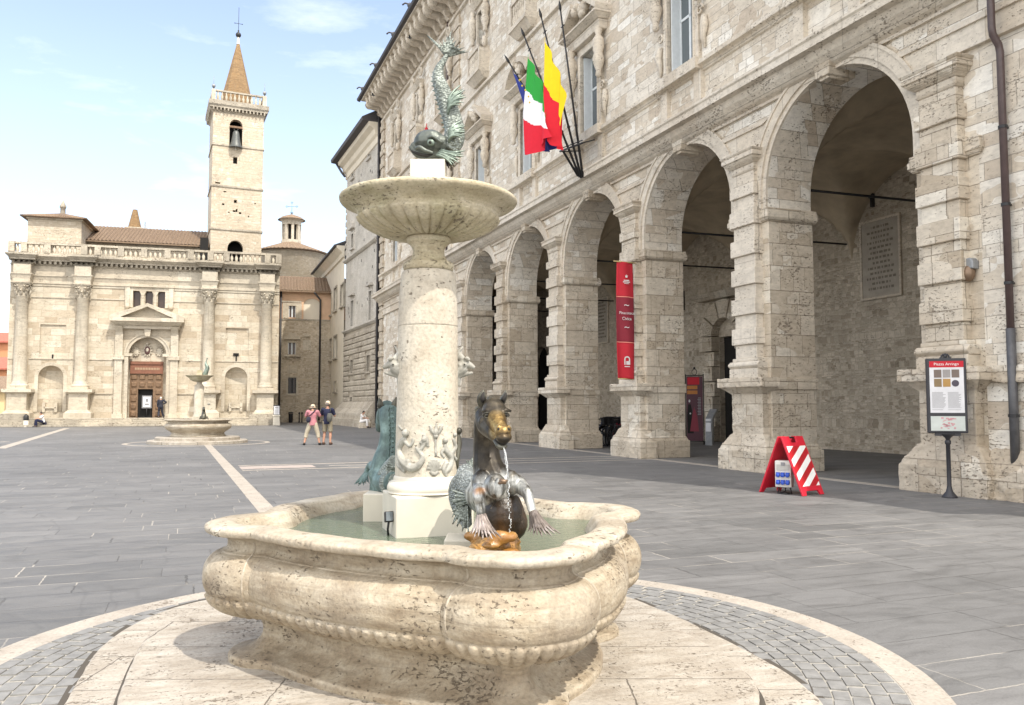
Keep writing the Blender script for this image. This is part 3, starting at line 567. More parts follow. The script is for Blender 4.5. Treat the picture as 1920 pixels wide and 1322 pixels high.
# --- piers with pedestal and blocked pilaster
def blob_box(b, x0, x1, y0, y1, z0, z1): b.box(x0, x1, y0, y1, z0, z1)
PTX = bpy.data.textures.new('chip_clouds', 'CLOUDS'); PTX.noise_scale = .16; PTX.noise_depth = 4
rnd = random.Random(3)
for k, c in enumerate(PIERS):
    b = P_()
    if k: b.box(c-.69, c+.69, -14.45, W0, 0, 6.08)
    else: b.box(c-.69, c+.69, -14.45, W0+.002, 0, 6.08)
    b.taper((c-.80, c+.80, -14.55, -12.95), (c-.80, c+.80, -14.55, -12.95), 0, .52)
    b.taper((c-.78, c+.78, -14.52, -12.98), (c-.70, c+.70, -14.46, -13.05), .52, .66)
    b.box(c-.73, c+.73, -14.49, -13.04, 1.98, 2.26)
    b.taper((c-.73, c+.73, -14.49, -13.05), (c-.80, c+.80, -14.54, -13.0), 6.08, 6.16); b.box(c-.80, c+.80, -14.54, -12.98, 6.16, 6.30); b.box(c-.77, c+.77, -14.52, -13.0, 6.30, 6.402)
    p = b.build('pier', 'palace_pier', pal, mods=[('BEVEL', dict(width=.012, segments=1))])
    b = P_()
    b.box(c-.95, c+.95, -13.3, -12.70, 0, .5)
    b.taper((c-.93, c+.93, -13.2, -12.72), (c-.86, c+.86, -13.2, -12.77), .5, .64)
    b.taper((c-.84, c+.84, -13.2, -12.78), (c-.66, c+.66, -13.2, -12.87), .64, .88)
    b.box(c-.60, c+.60, -13.2, -12.90, .88, 1.93)
    b.taper((c-.62, c+.62, -13.2, -12.89), (c-.82, c+.82, -13.2, -12.70), 1.88, 2.04); b.box(c-.88, c+.88, -13.2, -12.64, 2.04, 2.27)
    b.build('pedestal', 'palace_pier', p, mods=[('BEVEL', dict(width=.02, segments=2))] if k > 2 else [('REMESH', dict(mode='VOXEL', voxel_size=.022)), ('DISPLACE', dict(texture=PTX, strength=.035, mid_level=.5, texture_coords='LOCAL'))])
    b = P_()
    b.box(c-.56, c+.56, -13.2, -12.80, 2.27, 2.50)
    b.prism([(-12.84, 2.50)]+[(-12.86+.09*math.sin(math.pi*i/8), 2.50+.18*i/8) for i in range(1, 8)]+[(-12.84, 2.68), (-13.2, 2.68), (-13.2, 2.50)], c-.58, c+.58, 'x')
    b.box(c-.50, c+.50, -13.2, -12.86, 2.68, 2.76)
    z = 2.76; i = 0
    while z < 7.0:
        h = (.34, .40)[i % 2]; z2 = min(z+h, 7.08)
        if i % 2: b.box(c-.47-rnd.random()*.015, c+.47+rnd.random()*.015, -13.2, -12.815-rnd.random()*.02, z, z2)
        else: b.box(c-.415, c+.415, -13.2, -12.90, z, z2)
        z = z2; i += 1
    b.box(c-.415, c+.415, -13.2, -12.90, 7.08, 7.40); b.taper((c-.42, c+.42, -13.2, -12.895), (c-.46, c+.46, -13.2, -12.86), 7.40, 7.45); b.box(c-.44, c+.44, -13.2, -12.88, 7.45, 7.58)
    for i in range(5):
        t0, t1 = i/5, (i+1)/5; e = lambda t: .14*math.sin(t*math.pi/2)
        b.taper((c-.46-e(t0), c+.46+e(t0), -13.2, -12.87+e(t0)), (c-.46-e(t1), c+.46+e(t1), -13.2, -12.87+e(t1)), 7.58+.14*t0, 7.58+.14*t1)
    b.box(c-.63, c+.63, -13.2, -12.70, 7.72, 7.84); b.taper((c-.63, c+.63, -13.2, -12.70), (c-.67, c+.67, -13.2, -12.66), 7.84, 7.90)
    b.box(c-.45, c+.45, -13.2, -12.94, 7.90, 8.02)
    b.build('pilaster', 'palace_dress' if k % 2 else 'palace_pier', p, mods=[('BEVEL', dict(width=.012, segments=1))])
# rough plinth of the solid end wall
b = P_(); b.box(3, 10.45, -13.2, -12.82, 0, .48); b.taper((3, 10.45, -13.2, -12.84), (3, 10.45, -13.2, -13.0), .48, .85); b.box(3, 10.4, -13.2, -12.97, 2.0, 2.28); ctx = bpy.data.textures.new('rough_clouds', 'CLOUDS'); ctx.noise_scale = .22; ctx.noise_depth = 3
b.build('wall_plinth', 'palace_pier', pal, mods=[('REMESH', dict(mode='VOXEL', voxel_size=.04)), ('DISPLACE', dict(texture=ctx, strength=.10, mid_level=.5, texture_coords='LOCAL'))])
b = P_(); b.box(46.9, 59.5, -13.2, -12.9, 0, .7); b.build('wall_plinth', 'palace_pier', pal)
# --- portico inside: back wall, groined ceiling, tie rods
OI = -21.9
b = P_(); b.wall(3, 59, 0, 10.2, OI, -22.3, arches=[(50.6, 1.3, 0, 4.2, 1.3), (44.5, 1.1, 0, 3.0, 1.1)], holes=[(29.15, 30.75, 0, 4.6)]); b.box(2.9, 3.1, -22, -14.4, 0, 10.2); b.build('portico_back_wall', 'inner', pal)
b = P_(); b.box(28.8, 31.1, -22.9, -22.35, 0, 4.9); b.box(42, 53, -22.9, -22.35, 0, 5.8); b.build('dark_doorway', 'dark', pal)
b = P_(); oc = (-14.43+OI)/2; ow = (14.43+OI)/-2
def vz(s_, o_):
    k = min(range(len(ARC)), key=lambda i: abs(ARC[i]-s_)); ds = min(1, abs(s_-ARC[k])/2.9)
    return max(6.5+3.0*math.sqrt(1-ds**2), 6.5+3.0*math.sqrt(max(0, 1-((o_-oc)/ow)**2)))
b.grid(lambda u, v: (11.0+u*36, -14.41+v*(OI+14.41), vz(11.0+u*36, -14.41+v*(OI+14.41))), 260, 40)
b.box(3, 11.2, OI, -14.42, 9.2, 9.4); b.box(46.5, 59, OI, -14.42, 9.2, 9.4); b.build('portico_vault', 'vault', pal)
for c in PIERS[1:]:
    b = P_(); b.tube([(c+.25, -14.4, 7.25), (c+.25, OI, 7.35)], .035, 8); b.build('tie_rod', 'iron', pal)
for s_, z_ in ((21.75, 8.4), (33.5, 6.1)):
    b = P_(); b.box(s_-.05, s_+.05, OI, OI+.12, z_, z_+.9); b.box(s_-.035, s_+.035, OI, OI+.2, z_+.3, z_+.36); b.build('wall_anchor', 'iron', pal)
# rusticated portal in the portico
b = P_(); pc = 29.95
for i in range(7):
    for q in (-1, 1):
        ww = (.95, .70)[i % 2]; z0 = i*.66; xa = pc+q*.82; xb = pc+q*(.82+ww)
        b.box(min(xa, xb), max(xa, xb), OI-.02, OI+(.42, .30)[i % 2], z0+.02, z0+.64)
        if i: b.taper((min(xa, xb)+.08, max(xa, xb)-.08, OI, OI+(.42, .30)[i % 2]), (min(xa, xb)+.14, max(xa, xb)-.14, OI, OI+(.50, .38)[i % 2]), z0+.1, z0+.56)
for i in range(5):
    a0 = math.pi*(i/5)+.03; a1 = math.pi*((i+1)/5)-.03; r0, r1 = .85, 1.75
    b.prism([(pc+r0*math.cos(a), 4.62+r0*.9*math.sin(a)) for a in (a0, (a0+a1)/2, a1)]+[(pc+r1*math.cos(a), 4.62+r1*.9*math.sin(a)) for a in (a1, (a0+a1)/2, a0)], OI-.02, OI+.42, 'y')
b.taper((pc-1.9, pc+1.9, OI-.02, OI+.4), (pc-2.2, pc+2.2, OI-.02, OI+.75), 6.25, 6.5)
b.build('portal', 'palace_pier', pal, label='rusticated stone portal of big projecting blocks', mods=[('BEVEL', dict(width=.025, segments=2))])
b = P_(); b.box(29.14, 30.76, OI-.35, OI-.25, 0, 5.4); b.build('portal_door', 'dark', pal)
# plaques
def plaque(x0, x1, z0, z1, label, lines):
    t = empty('inscription_plaque', PW((x0+x1)/2, OI, z0), GR, label, 'plaque')
    b = P_(); b.box(x0, x1, OI-.01, OI+.05, z0, z1); b.build('slab', 'plaque_stone', t)
    b = P_(); f = .09
    for q in ((x0-f, x1+f, z0-f, z0), (x0-f, x1+f, z1, z1+f), (x0-f, x0, z0, z1), (x1, x1+f, z0, z1)): b.box(q[0], q[1], OI-.01, OI+.09, q[2], q[3])
    b.build('frame', 'palace_dress', t, mods=[('BEVEL', dict(width=.015, segments=1))])
    b = P_(); rr = random.Random(2); z = z1-.16; hh = (z1-z0-.3)/lines
    for i in range(lines):
        h = (.5-.22*rr.random())*(x1-x0)*.84; xx = (x0+x1)/2-h; e = (x0+x1)/2+h
        while xx < e:
            wl = rr.uniform(.05, .16); wl = min(wl, e-xx)
            for q in range(int(wl/.022)): b.box(xx+q*.022, xx+q*.022+.012, OI+.04, OI+.054, z-hh*.45, z)
            xx += wl+.04
        z -= hh
    b.box((x0+x1)/2-.2, (x0+x1)/2+.2, OI+.02, OI+.04, z0+.1, z1-.1); b.box(x0+.1, x1-.1, OI+.02, OI+.0405, z0+.12, z1-.12); b.build('lettering', 'letter_dark', t)
M['plaque_stone'] = simple('plaque_stone', (.36, .32, .265), .7, var=.12, scale=3); M['letter_dark'] = mat('carved_letters', (.15, .125, .095), .8)
s0, z0 = on_palace(1690, 552, OI); s1, z1 = on_palace(1617, 425, OI)
plaque(s0, s1, z0+.05, z1+.05, 'large framed stone inscription plaque seen through the nearest arch', 13)
s0, z0 = on_palace(1141, 640, OI); s1, z1 = on_palace(1112, 565, OI)
plaque(s0, s1, z0, z1, 'smaller inscription plaque on the portico wall left of the hanging red banner', 11)
# --- quoins and pipes
b = P_(); z = 0; i = 0
while z < 22.2:
    if not 9.0 < z < 9.7: b.box(58.7-(.25 if i % 2 else 0), 59.62, W0-.1, W0+(.16 if i % 2 else .10), z+.02, z+.44)
    if z > 11.2: b.box(40.9-(.15 if i % 2 else 0), 41.7+(.15 if i % 2 else 0), W0-.05, W0+(.12 if i % 2 else .07), z+.02, z+.44)
    z += .46; i += 1
b.build('quoin', 'palace_pier', pal)
def pipe(s_, segs, m, lab=None, r=.06):
    b = P_(); b.tube(segs, r, 12); o = b.build('drainpipe', m, pal, label=lab)
    c = P_()
    for a, d in zip(segs, segs[1:]):
        if abs(a[2]-d[2]) > 1.5:
            z = min(a[2], d[2])+.9
            while z < max(a[2], d[2])-.2: c.lathe([(r+.004, z), (r+.014, z), (r+.014, z+.05), (r+.004, z+.05)], (a[0], a[1]), 12, smooth=False); c.box(a[0]-.02, a[0]+.02, W0, a[1], z+.01, z+.04); z += 1.35
    if c.v: c.build('pipe_clip', 'iron', o)
pipe(10.2, [(10.0, -12.34, 24.0), (10.0, -12.34, 9.9), (10.0, -12.36, 9.7), (9.98, -12.76, 8.9), (9.98, -12.80, 8.75), (9.98, -12.80, 8.1), (9.98, -12.82, 7.98), (9.98, -12.95, 7.82), (9.98, -12.98, 7.7), (9.98, -12.98, 2.75)], 'pipe', 'brown upper length of the drainpipe at the right edge', .062)
pipe(10, [(9.98, -12.98, 2.9), (9.98, -12.98, .5)], 'pipe_low', 'grey cast iron foot of the drainpipe', .075)
pipe(42.7, [(42.7, -12.95, 23.8), (42.7, -12.95, 9.7)], 'pipe')
pipe(59.9, [(59.85, -12.9, 23.8), (59.85, -12.9, .3)], 'slate', None, .09)
# --- windows of the main floor
def scrollcap(b, c, z, r, o, q=1):   # volute in the wall plane
    pts = []
    for i in range(26):
        a = i/25*4.2*math.pi*.62; rr = r*(1-i/25*.78); pts.append((c+q*rr*math.cos(a), o, z+rr*math.sin(a)))
    b.tube(pts, [r*.26*(1-.5*i/25) for i in range(26)], 6)
def term(b, c, z0, z1, o):           # swelling figure bracket
    h = z1-z0; prof = [(.05, 0), (.09, .04), (.07, .12), (.14, .25), (.17, .36), (.12, .48), (.17, .62), (.15, .76), (.07, .84), (.12, .93), (.09, 1.0)]
    b.lathe([(r*1.25, z0+t*h) for r, t in prof], (c, o), 10, caps=True)
    b.ball((c-.1, o+.05, z0+h*.42), (.08, .1, .1), 8); b.ball((c+.1, o+.07, z0+h*.55), (.07, .1, .12), 8)
rnd = random.Random(8)
for k, c in enumerate(WC):
    if k == 0: continue
    b = P_(); e = W0+.11
    for q in (-1, 1): b.box(min(c+q*.66, c+q*.90), max(c+q*.66, c+q*.90), W0-.05, e, 11.12, 14.35); b.box(min(c+q*.66, c+q*.74), max(c+q*.66, c+q*.74), W0-.05, e-.04+.07, 11.12, 14.2)
    b.box(c-.90, c+.90, W0-.05, e, 14.15, 14.42)
    b.taper((c-1.2, c+1.2, W0-.05, W0+.30), (c-1.25, c+1.25, W0-.05, W0+.36), 14.42, 14.72); b.taper((c-1.3, c+1.3, W0-.05, W0+.40), (c-1.45, c+1.45, W0-.05, W0+.60), 14.72, 14.86); b.box(c-1.48, c+1.48, W0-.05, W0+.62, 14.86, 14.95)
    wd = b.build('window', 'palace_dress', pal, mods=[('BEVEL', dict(width=.015, segments=1))])
    b = P_()
    for q in (-1, 1):
        term(b, c+q*1.05, 12.75, 14.5, W0+.26)
        scrollcap(b, c+q*1.02, 12.5, .16, W0+.12, q)
        b.tube([(c+q*1.12, W0+.05, 12.3), (c+q*1.2, W0+.1, 12.0), (c+q*1.1, W0+.08, 11.7), (c+q*1.14, W0+.05, 11.4)], [.09, .12, .08, .03], 7)
    b.build('carved_figure', 'palace_dress', wd)
    b = P_()
    if k % 2:      # broken triangular
        for q in (-1, 1):
            P = [(c+q*1.48, 14.95), (c+q*.42, 15.70), (c+q*.42, 15.92), (c+q*1.52, 15.12)]
            b.prism(P if q > 0 else P[::-1], W0-.05, W0+.62, 'y'); P = [(c+q*1.2, 14.95), (c+q*.42, 14.95), (c+q*.42, 15.52)]; b.prism(P, W0-.05, W0+.22, 'y')
    else:
        n = 14; arcp = [(c+1.5*math.cos(math.pi*(.14+.72*i/n)), 14.62+1.45*math.sin(math.pi*(.14+.72*i/n))) for i in range(n+1)]; arci = [(c+1.28*math.cos(math.pi*(.14+.72*i/n)), 14.62+1.22*math.sin(math.pi*(.14+.72*i/n))) for i in range(n+1)]
        for i in range(n):
            if n//2-2 < i < n//2+1: continue
            b.prism([arcp[i], arcp[i+1], arci[i+1], arci[i]], W0-.05, W0+.62, 'y')
        b.prism([(c-1.2, 14.95), (c+1.2, 14.95)]+arci[1:-1], W0-.05, W0+.14, 'y')
    b.build('pediment', 'palace_dress', wd)
    b = P_()
    for i in range(16): b.ball((c+rnd.gauss(0, .24), W0+.28+rnd.uniform(-.1, .2), 15.3+abs(rnd.gauss(0, .32))), rnd.uniform(.08, .19), 8)
    b.ball((c, W0+.3, 15.6), (.2, .2, .3), 10); b.ball((c, W0+.42, 16.0), .14, 10)
    b.build('carved_crest', 'palace_dress', wd)
    b = P_(); o1 = W0-.34
    for q in (-1, 1):
        x0, x1 = sorted((c+q*.65, c+q*.06)); b.box(x0, x1, o1-.03, o1+.03, 11.22, 11.34); b.box(x0, x1, o1-.03, o1+.03, 14.02, 14.14); b.box(x0, x0+.09, o1-.03, o1+.03, 11.34, 14.02); b.box(x1-.09, x1, o1-.03, o1+.03, 11.34, 14.02); b.box(x0, x1, o1-.03, o1+.03, 12.9, 12.98)
        x0, x1 = sorted((c+q*.65, c+q*.60)); b.box(x0, x1, o1, W0-.02, 11.22, 14.12)
    b.build('casement', 'white_frame', wd)
    b = P_(); b.box(c-.62, c+.62, o1-.015, o1+.005, 11.25, 14.1); b.build('pane', 'glass', wd)
# --- upper windows with balustered balcony
for k, c in enumerate(WC):
    if k < 2: continue
    b = P_(); e = W0+.10
    for q in (-1, 1): x0, x1 = sorted((c+q*.52, c+q*.72)); b.box(x0, x1, W0-.05, e, 17.7, 21.1)
    b.box(c-.72, c+.72, W0-.05, e, 20.9, 21.15); b.taper((c-.8, c+.8, W0-.05, W0+.2), (c-.95, c+.95, W0-.05, W0+.4), 21.15, 21.4)
    wd = b.build('window', 'palace_dress', pal)
    b = P_(); b.box(c-.95, c+.95, W0-.05, W0+.55, 17.48, 17.66); b.taper((c-.8, c+.8, W0-.05, W0+.2), (c-.95, c+.95, W0-.05, W0+.5), 17.2, 17.48); b.box(c-.9, c+.9, W0+.30, W0+.5, 18.62, 18.76)
    for q in (-1, 1): x0, x1 = sorted((c+q*.9, c+q*.76)); b.box(x0, x1, W0, W0+.5, 17.66, 18.62); b.box(x0, x1, W0, W0+.5, 18.62, 18.76)
    b.build('balcony', 'palace_dress', wd)
    b = P_()
    for i in range(7): b.lathe([(.03, 17.66), (.06, 17.75), (.085, 17.95), (.04, 18.2), (.05, 18.3), (.075, 18.45), (.035, 18.62)], (c-.6+i*.2, W0+.4), 8)
    b.build('baluster', 'palace_dress', wd)
    b = P_()
    for q in (-1, 1):
        term(b, c+q*.92, 19.4, 21.1, W0+.2); scrollcap(b, c+q*.98, 21.75, .33, W0+.26, -q); b.ball((c+q*.95, W0+.25, 18.9), (.12, .14, .3), 8)
    b.build('carved_figure', 'palace_dress', wd)
    b = P_(); b.box(c-.51, c+.51, W0-.33, W0-.29, 18.8, 20.88); b.build('pane', 'glass', wd)
    b = P_(); b.box(c-.03, c+.03, W0-.30, W0-.25, 18.8, 20.88); b.box(c-.51, c-.43, W0-.30, W0-.25, 18.8, 20.88); b.box(c+.43, c+.51, W0-.30, W0-.25, 18.8, 20.88); b.build('casement', 'grey_shutter', wd)
for (x0, x1, z0, z1) in ((54.2, 55.0, 4.3, 5.6), (48.9, 50.7, 0, 3.4)):
    b = P_(); b.box(x0-.2, x1+.2, W0-.05, W0+.12, z1, z1+.25); b.box(x0-.2, x0, W0-.05, W0+.1, z0, z1); b.box(x1, x1+.2, W0-.05, W0+.1, z0, z1); wd = b.build('opening_surround', 'palace_dress', pal)
    b = P_(); b.box(x0, x1, W0-.45, W0-.4, z0, z1); b.build('dark_door', 'dark', wd)
# --- eaves brackets
b = P_(); b.box(3, 59.9, W0-.1, -11.55, 23.95, 24.08); b.mould([(W0, 23.55), (-12.8, 23.6), (-12.75, 23.95), (W0, 23.95)], 3, 59.5); b.build('eaves_soffit', 'palace_dress', pal)
b = P_(); b.prism([(-11.55, 24.02), (-11.35, 24.06), (-11.30, 24.2), (-11.4, 24.3), (-11.58, 24.24)], 2.5, 60.3, 'x'); b.build('gutter', 'slate', pal)
prof = [(W0-.02, 22.6), (-12.9, 22.62), (-12.78, 22.75), (-12.72, 22.95), (-12.55, 23.1), (-12.3, 23.12), (-12.05, 23.15), (-11.85, 23.28), (-11.75, 23.5), (-11.78, 23.75), (-11.68, 23.86), (-11.68, 23.96), (W0-.02, 23.96)]
pb = P_(); pb.prism(prof, 30.0-.2, 30.0+.2, 'x')
for q in (-1, 1):
    for cy_, cz_, r_ in ((-12.0, 23.42, .26), (-12.8, 22.92, .2)): pb.add([(30+q*.24, cy_+r_*math.cos(a), cz_+r_*math.sin(a)) for a in [i*math.pi/6 for i in range(12)]]+[(30+q*.19, cy_+r_*1.12*math.cos(a), cz_+r_*1.12*math.sin(a)) for a in [i*math.pi/6 for i in range(12)]], [tuple(range(12))]+[(i, (i+1) % 12, 12+(i+1) % 12, 12+i) for i in range(12)])
proto = pb.build('eaves_bracket', 'palace_dress', pal)
s_ = 26.0; first = True
while s_ < 59.5:
    o = proto if first else proto.copy()
    if not first: C.objects.link(o)
    o.location = (s_-30, 0, 0); first = False; s_ += .97
# finials on the gutter
rnd = random.Random(1)
for s_ in (35, 38, 41.5, 45, 49, 54, 58.5):
    b = P_(); b.lathe([(.10, 24.2), (.16, 24.3), (.12, 24.42), (.03, 24.5)], (s_, -11.4), 8); b.tube([(s_, -11.4, 24.4), (s_+.15, -11.15, 24.5), (s_+.1, -11.0, 24.35)], .05, 6); b.build('waterspout', 'slate', pal)
# --- siren on the wall
s_, z_ = on_palace(1813, 505, -12.95)
t = empty('alarm_siren', PW(s_, W0, z_), GR, 'grey and bronze alarm siren box fixed high on the wall left of the drainpipe', 'siren')
b = P_(); b.prism([(s_-.13, z_), (s_+.13, z_), (s_+.13, z_+.13), (s_+.08, z_+.2), (s_-.08, z_+.2), (s_-.13, z_+.13)], W0, W0+.16, 'y'); b.build('housing', 'zinc', t, mods=[('BEVEL', dict(width=.02, segments=2))])
b = P_(); b.ball((s_, W0+.11, z_-.07), (.11, .11, .15), 16); b.build('horn', 'copper', t)


# ================================================================ CATHEDRAL FRONT (local x along the front, y away from the square)
def onp(Fm, x, y, off=0.0):
    r = ray(x, y); nn = Fm.col[1].to_3d(); o = Fm.col[3].to_3d(); c = o+nn*off-Vector((0, 0, CAMH)); t = c.dot(nn)/r.dot(nn); p = Vector((r.x*t, r.y*t, CAMH+r.z*t))-o
    return (p.dot(Fm.col[0].to_3d()), p.z)
def Q(X, Y): return onp(FF, X/2.755, 360+Y/2.755)
def QX(X, Y=700): return Q(X, Y)[0]
def QZ(Y, X=118): return Q(X, Y)[1]
def B_(): return MB(FF)
cat_ = empty('cathedral', FA, math.atan2(FD.y, FD.x), 'broad cream stone cathedral front with four engaged columns, portal and roof balustrade', 'church')
UL, UR = QX(45), QX(1440); U1 = UR
colx = [QX(118), QX(430), QX(1082), QX(1377)]
zc0, zc1 = QZ(1003), QZ(540); zcap = QZ(468)
ZT = QZ(330)
dc = (QX(675), QX(845), QZ(1165, 760), QZ(875, 760)); pa = ((QX(668)+QX(865))/2, (QX(865)-QX(668))/2)
zsp = Q(765, 842)[1]; ST = .62
n1 = ((QX(207)+QX(337))/2, (QX(337)-QX(207))/2, Q(270, 1137)[1], Q(270, 955)[1]); n2 = ((QX(1168)+QX(1283))/2, (QX(1283)-QX(1168))/2, Q(1225, 1134)[1], Q(1225, 960)[1])
zst = Q(760, 1166)[1]
h1 = (QX(208), QX(342), Q(275, 838)[1], Q(275, 685)[1]); h2 = (QX(1167), QX(1286), Q(1226, 849)[1], Q(1226, 704)[1])
tw = [(QX(a), QX(c), Q(765, 598)[1], Q(765, 513)[1]) for a, c in ((683, 722), (746, 786), (811, 850))]
# the wall: one band per storey so niches and arches open from their own sill
b = B_()
xs = [UL, QX(170), QX(385), QX(560), QX(965), QX(1125), QX(1325), UR]
b.wall(xs[0], xs[1], 0, ZT, 0, .5); b.wall(xs[1], xs[2], n1[2], ZT, 0, .10, holes=[h1]) if False else None
b.wall(xs[1], xs[2], n1[2], h1[2]-.35, 0, .9, arches=[(n1[0], n1[1], n1[2], n1[3], n1[1])]); b.box(xs[1], xs[2], .02, .9, 0, n1[2])
b.wall(xs[1], xs[2], h1[2]-.35, ZT, 0, .14, holes=[h1]); b.box(h1[0]-.1, h1[1]+.1, .12, .3, h1[2]-.1, h1[3]+.1)
b.wall(xs[2], xs[3], 0, ZT, 0, .5)
b.wall(xs[3], xs[4], 0, zsp+pa[1]+.4, 0, .75, arches=[(pa[0], pa[1], 0, zsp, pa[1])]); b.wall(xs[3], xs[4], zsp+pa[1]+.4, ZT, 0, .5, holes=tw)
b.wall(xs[4], xs[5], 0, ZT, 0, .5)
b.wall(xs[5], xs[6], n2[2], h2[2]-.35, 0, .9, arches=[(n2[0], n2[1], n2[2], n2[3], n2[1])]); b.box(xs[5], xs[6], .02, .9, 0, n2[2])
b.wall(xs[5], xs[6], h2[2]-.35, ZT, 0, .14, holes=[h2]); b.box(h2[0]-.1, h2[1]+.1, .12, .3, h2[2]-.1, h2[3]+.1)
b.wall(xs[6], xs[7], 0, ZT, 0, .5)
for nn in (n1, n2):   # curved niche backs
    b.grid(lambda u, v: (nn[0]+nn[1]*math.cos(math.pi*u), .02+.62*math.sin(math.pi*u), nn[2]+v*(nn[3]-nn[2])), 17, 2)
    b.grid(lambda u, v: (nn[0]+nn[1]*math.cos(math.pi*u)*math.cos(v*math.pi/2), .02+.62*math.sin(math.pi*u)*math.cos(v*math.pi/2), nn[3]+nn[1]*math.sin(v*math.pi/2)), 17, 10)
    b.box(nn[0]-nn[1], nn[0]+nn[1], .0, .9, nn[2]-.05, nn[2])
# tympanum and wall behind portal arch
b.box(pa[0]-pa[1]-.1, dc[0], .55, .8, 0, zsp+pa[1]+.2); b.box(dc[1], pa[0]+pa[1]+.1, .55, .8, 0, zsp+pa[1]+.2); b.box(dc[0], dc[1], .55, .8, dc[3], zsp+pa[1]+.2)
b.box(UL, UL+.02, .02, 26, 0, ZT); b.box(UR-.02, UR, .02, 26, 0, ZT-.5)
b.build('front_wall', 'church', cat_)
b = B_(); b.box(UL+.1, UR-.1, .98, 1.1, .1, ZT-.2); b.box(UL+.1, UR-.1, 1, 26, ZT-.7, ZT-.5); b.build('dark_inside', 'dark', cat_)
# recesses: frames round niches and panels, string lines
b = B_()
for z in (Q(300, 862)[1],):
    for xa, xb in zip((UL, colx[0]+.5, colx[1]+.5, QX(965), colx[2]+.5, colx[3]+.5), (colx[0]-.5, colx[1]-.5, QX(590), colx[2]-.5, colx[3]-.5, UR)):
        b.box(xa, xb, -.05, .02, z-.05, z+.05)
z = zc1
for xa, xb in zip((UL, colx[0]+.5, colx[1]+.5, QX(895), colx[2]+.5, colx[3]+.5), (colx[0]-.5, colx[1]-.5, QX(640), colx[2]-.5, colx[3]-.5, UR)): b.box(xa, xb, -.06, .02, z-.04, z+.04)
z = Q(430, 1040)[1]
for xa, xb in ((colx[1]+.9, QX(590)), (QX(925), colx[2]-.9)): b.box(xa, xb, -.08, .02, z-.06, z+.03)
b.build('string_course', 'church_dress', cat_)
for nn in (n1, n2):
    b = B_(); n = 16; r0, r1 = nn[1]+.002, nn[1]+.26
    P = [(nn[0]-r1, nn[2]), (nn[0]-r1, nn[3])]+[(nn[0]-r1*math.cos(math.pi*i/n), nn[3]+r1*math.sin(math.pi*i/n)) for i in range(1, n)]+[(nn[0]+r1, nn[3]), (nn[0]+r1, nn[2])]
    I = [(nn[0]-r0, nn[2]), (nn[0]-r0, nn[3])]+[(nn[0]-r0*math.cos(math.pi*i/n), nn[3]+r0*math.sin(math.pi*i/n)) for i in range(1, n)]+[(nn[0]+r0, nn[3]), (nn[0]+r0, nn[2])]
    for i in range(len(P)-1): b.prism([P[i], P[i+1], I[i+1], I[i]], -.05, .02, 'y')
    o = b.build('niche', 'church_dress', cat_)
    b = B_(); x = nn[0]
    b.box(x-.45, x+.45, -.1, .32, nn[2]+.28, nn[2]+.40); b.box(x-.42, x+.42, .3, .4, nn[2]+.4, nn[2]+.62); b.box(x-.30, x+.30, .02, .25, nn[2], nn[2]+.28)
    for q in (-1, 1): b.box(x+q*.42-.1, x+q*.42+.1, -.1, .35, nn[2], nn[2]+.72)
    b.build('stone_seat', 'church_dress', o)
# cornice and entablature
zA0, zA1, zF1 = QZ(482), QZ(426), QZ(378)
b = B_()
def entab(b, x0, x1, y0, ends=0):
    b.box(x0, x1, y0-.06, .02, zA0, zA0+.18); b.box(x0, x1, y0-.12, .02, zA0+.18, zA0+.42); b.taper((x0, x1, y0-.12, .02), (x0-ends, x1+ends, y0-.24, .02), zA0+.42, zA1); b.box(x0-ends, x1+ends, y0-.26, .02, zA1-.08, zA1)
    b.box(x0, x1, y0-.04, .02, zA1, zF1)
entab(b, UL, UR, 0); b.build('entablature', 'church_dress', cat_)
b = B_()
def corn(b, x0, x1, y0, e):
    b.taper((x0, x1, y0-.08, .02), (x0-e*.3, x1+e*.3, y0-.22, .02), zF1, zF1+.12); b.box(x0-e*.6, x1+e*.6, y0-.42, .02, zF1+.34, zF1+.46); b.taper((x0-e*.6, x1+e*.6, y0-.46, .02), (x0-e, x1+e, y0-.68, .02), zF1+.46, zF1+.66); b.box(x0-e, x1+e, y0-.72, .02, zF1+.66, ZT+.06)
corn(b, UL, UR, 0, .1)
x = UL+.15
while x < UR-.2: b.box(x, x+.17, -.36, .02, zF1+.12, zF1+.34); x += .36
for c in colx: corn(b, c-.62, c+.62, -.55, .45)
b.build('cornice', 'church_old', cat_)
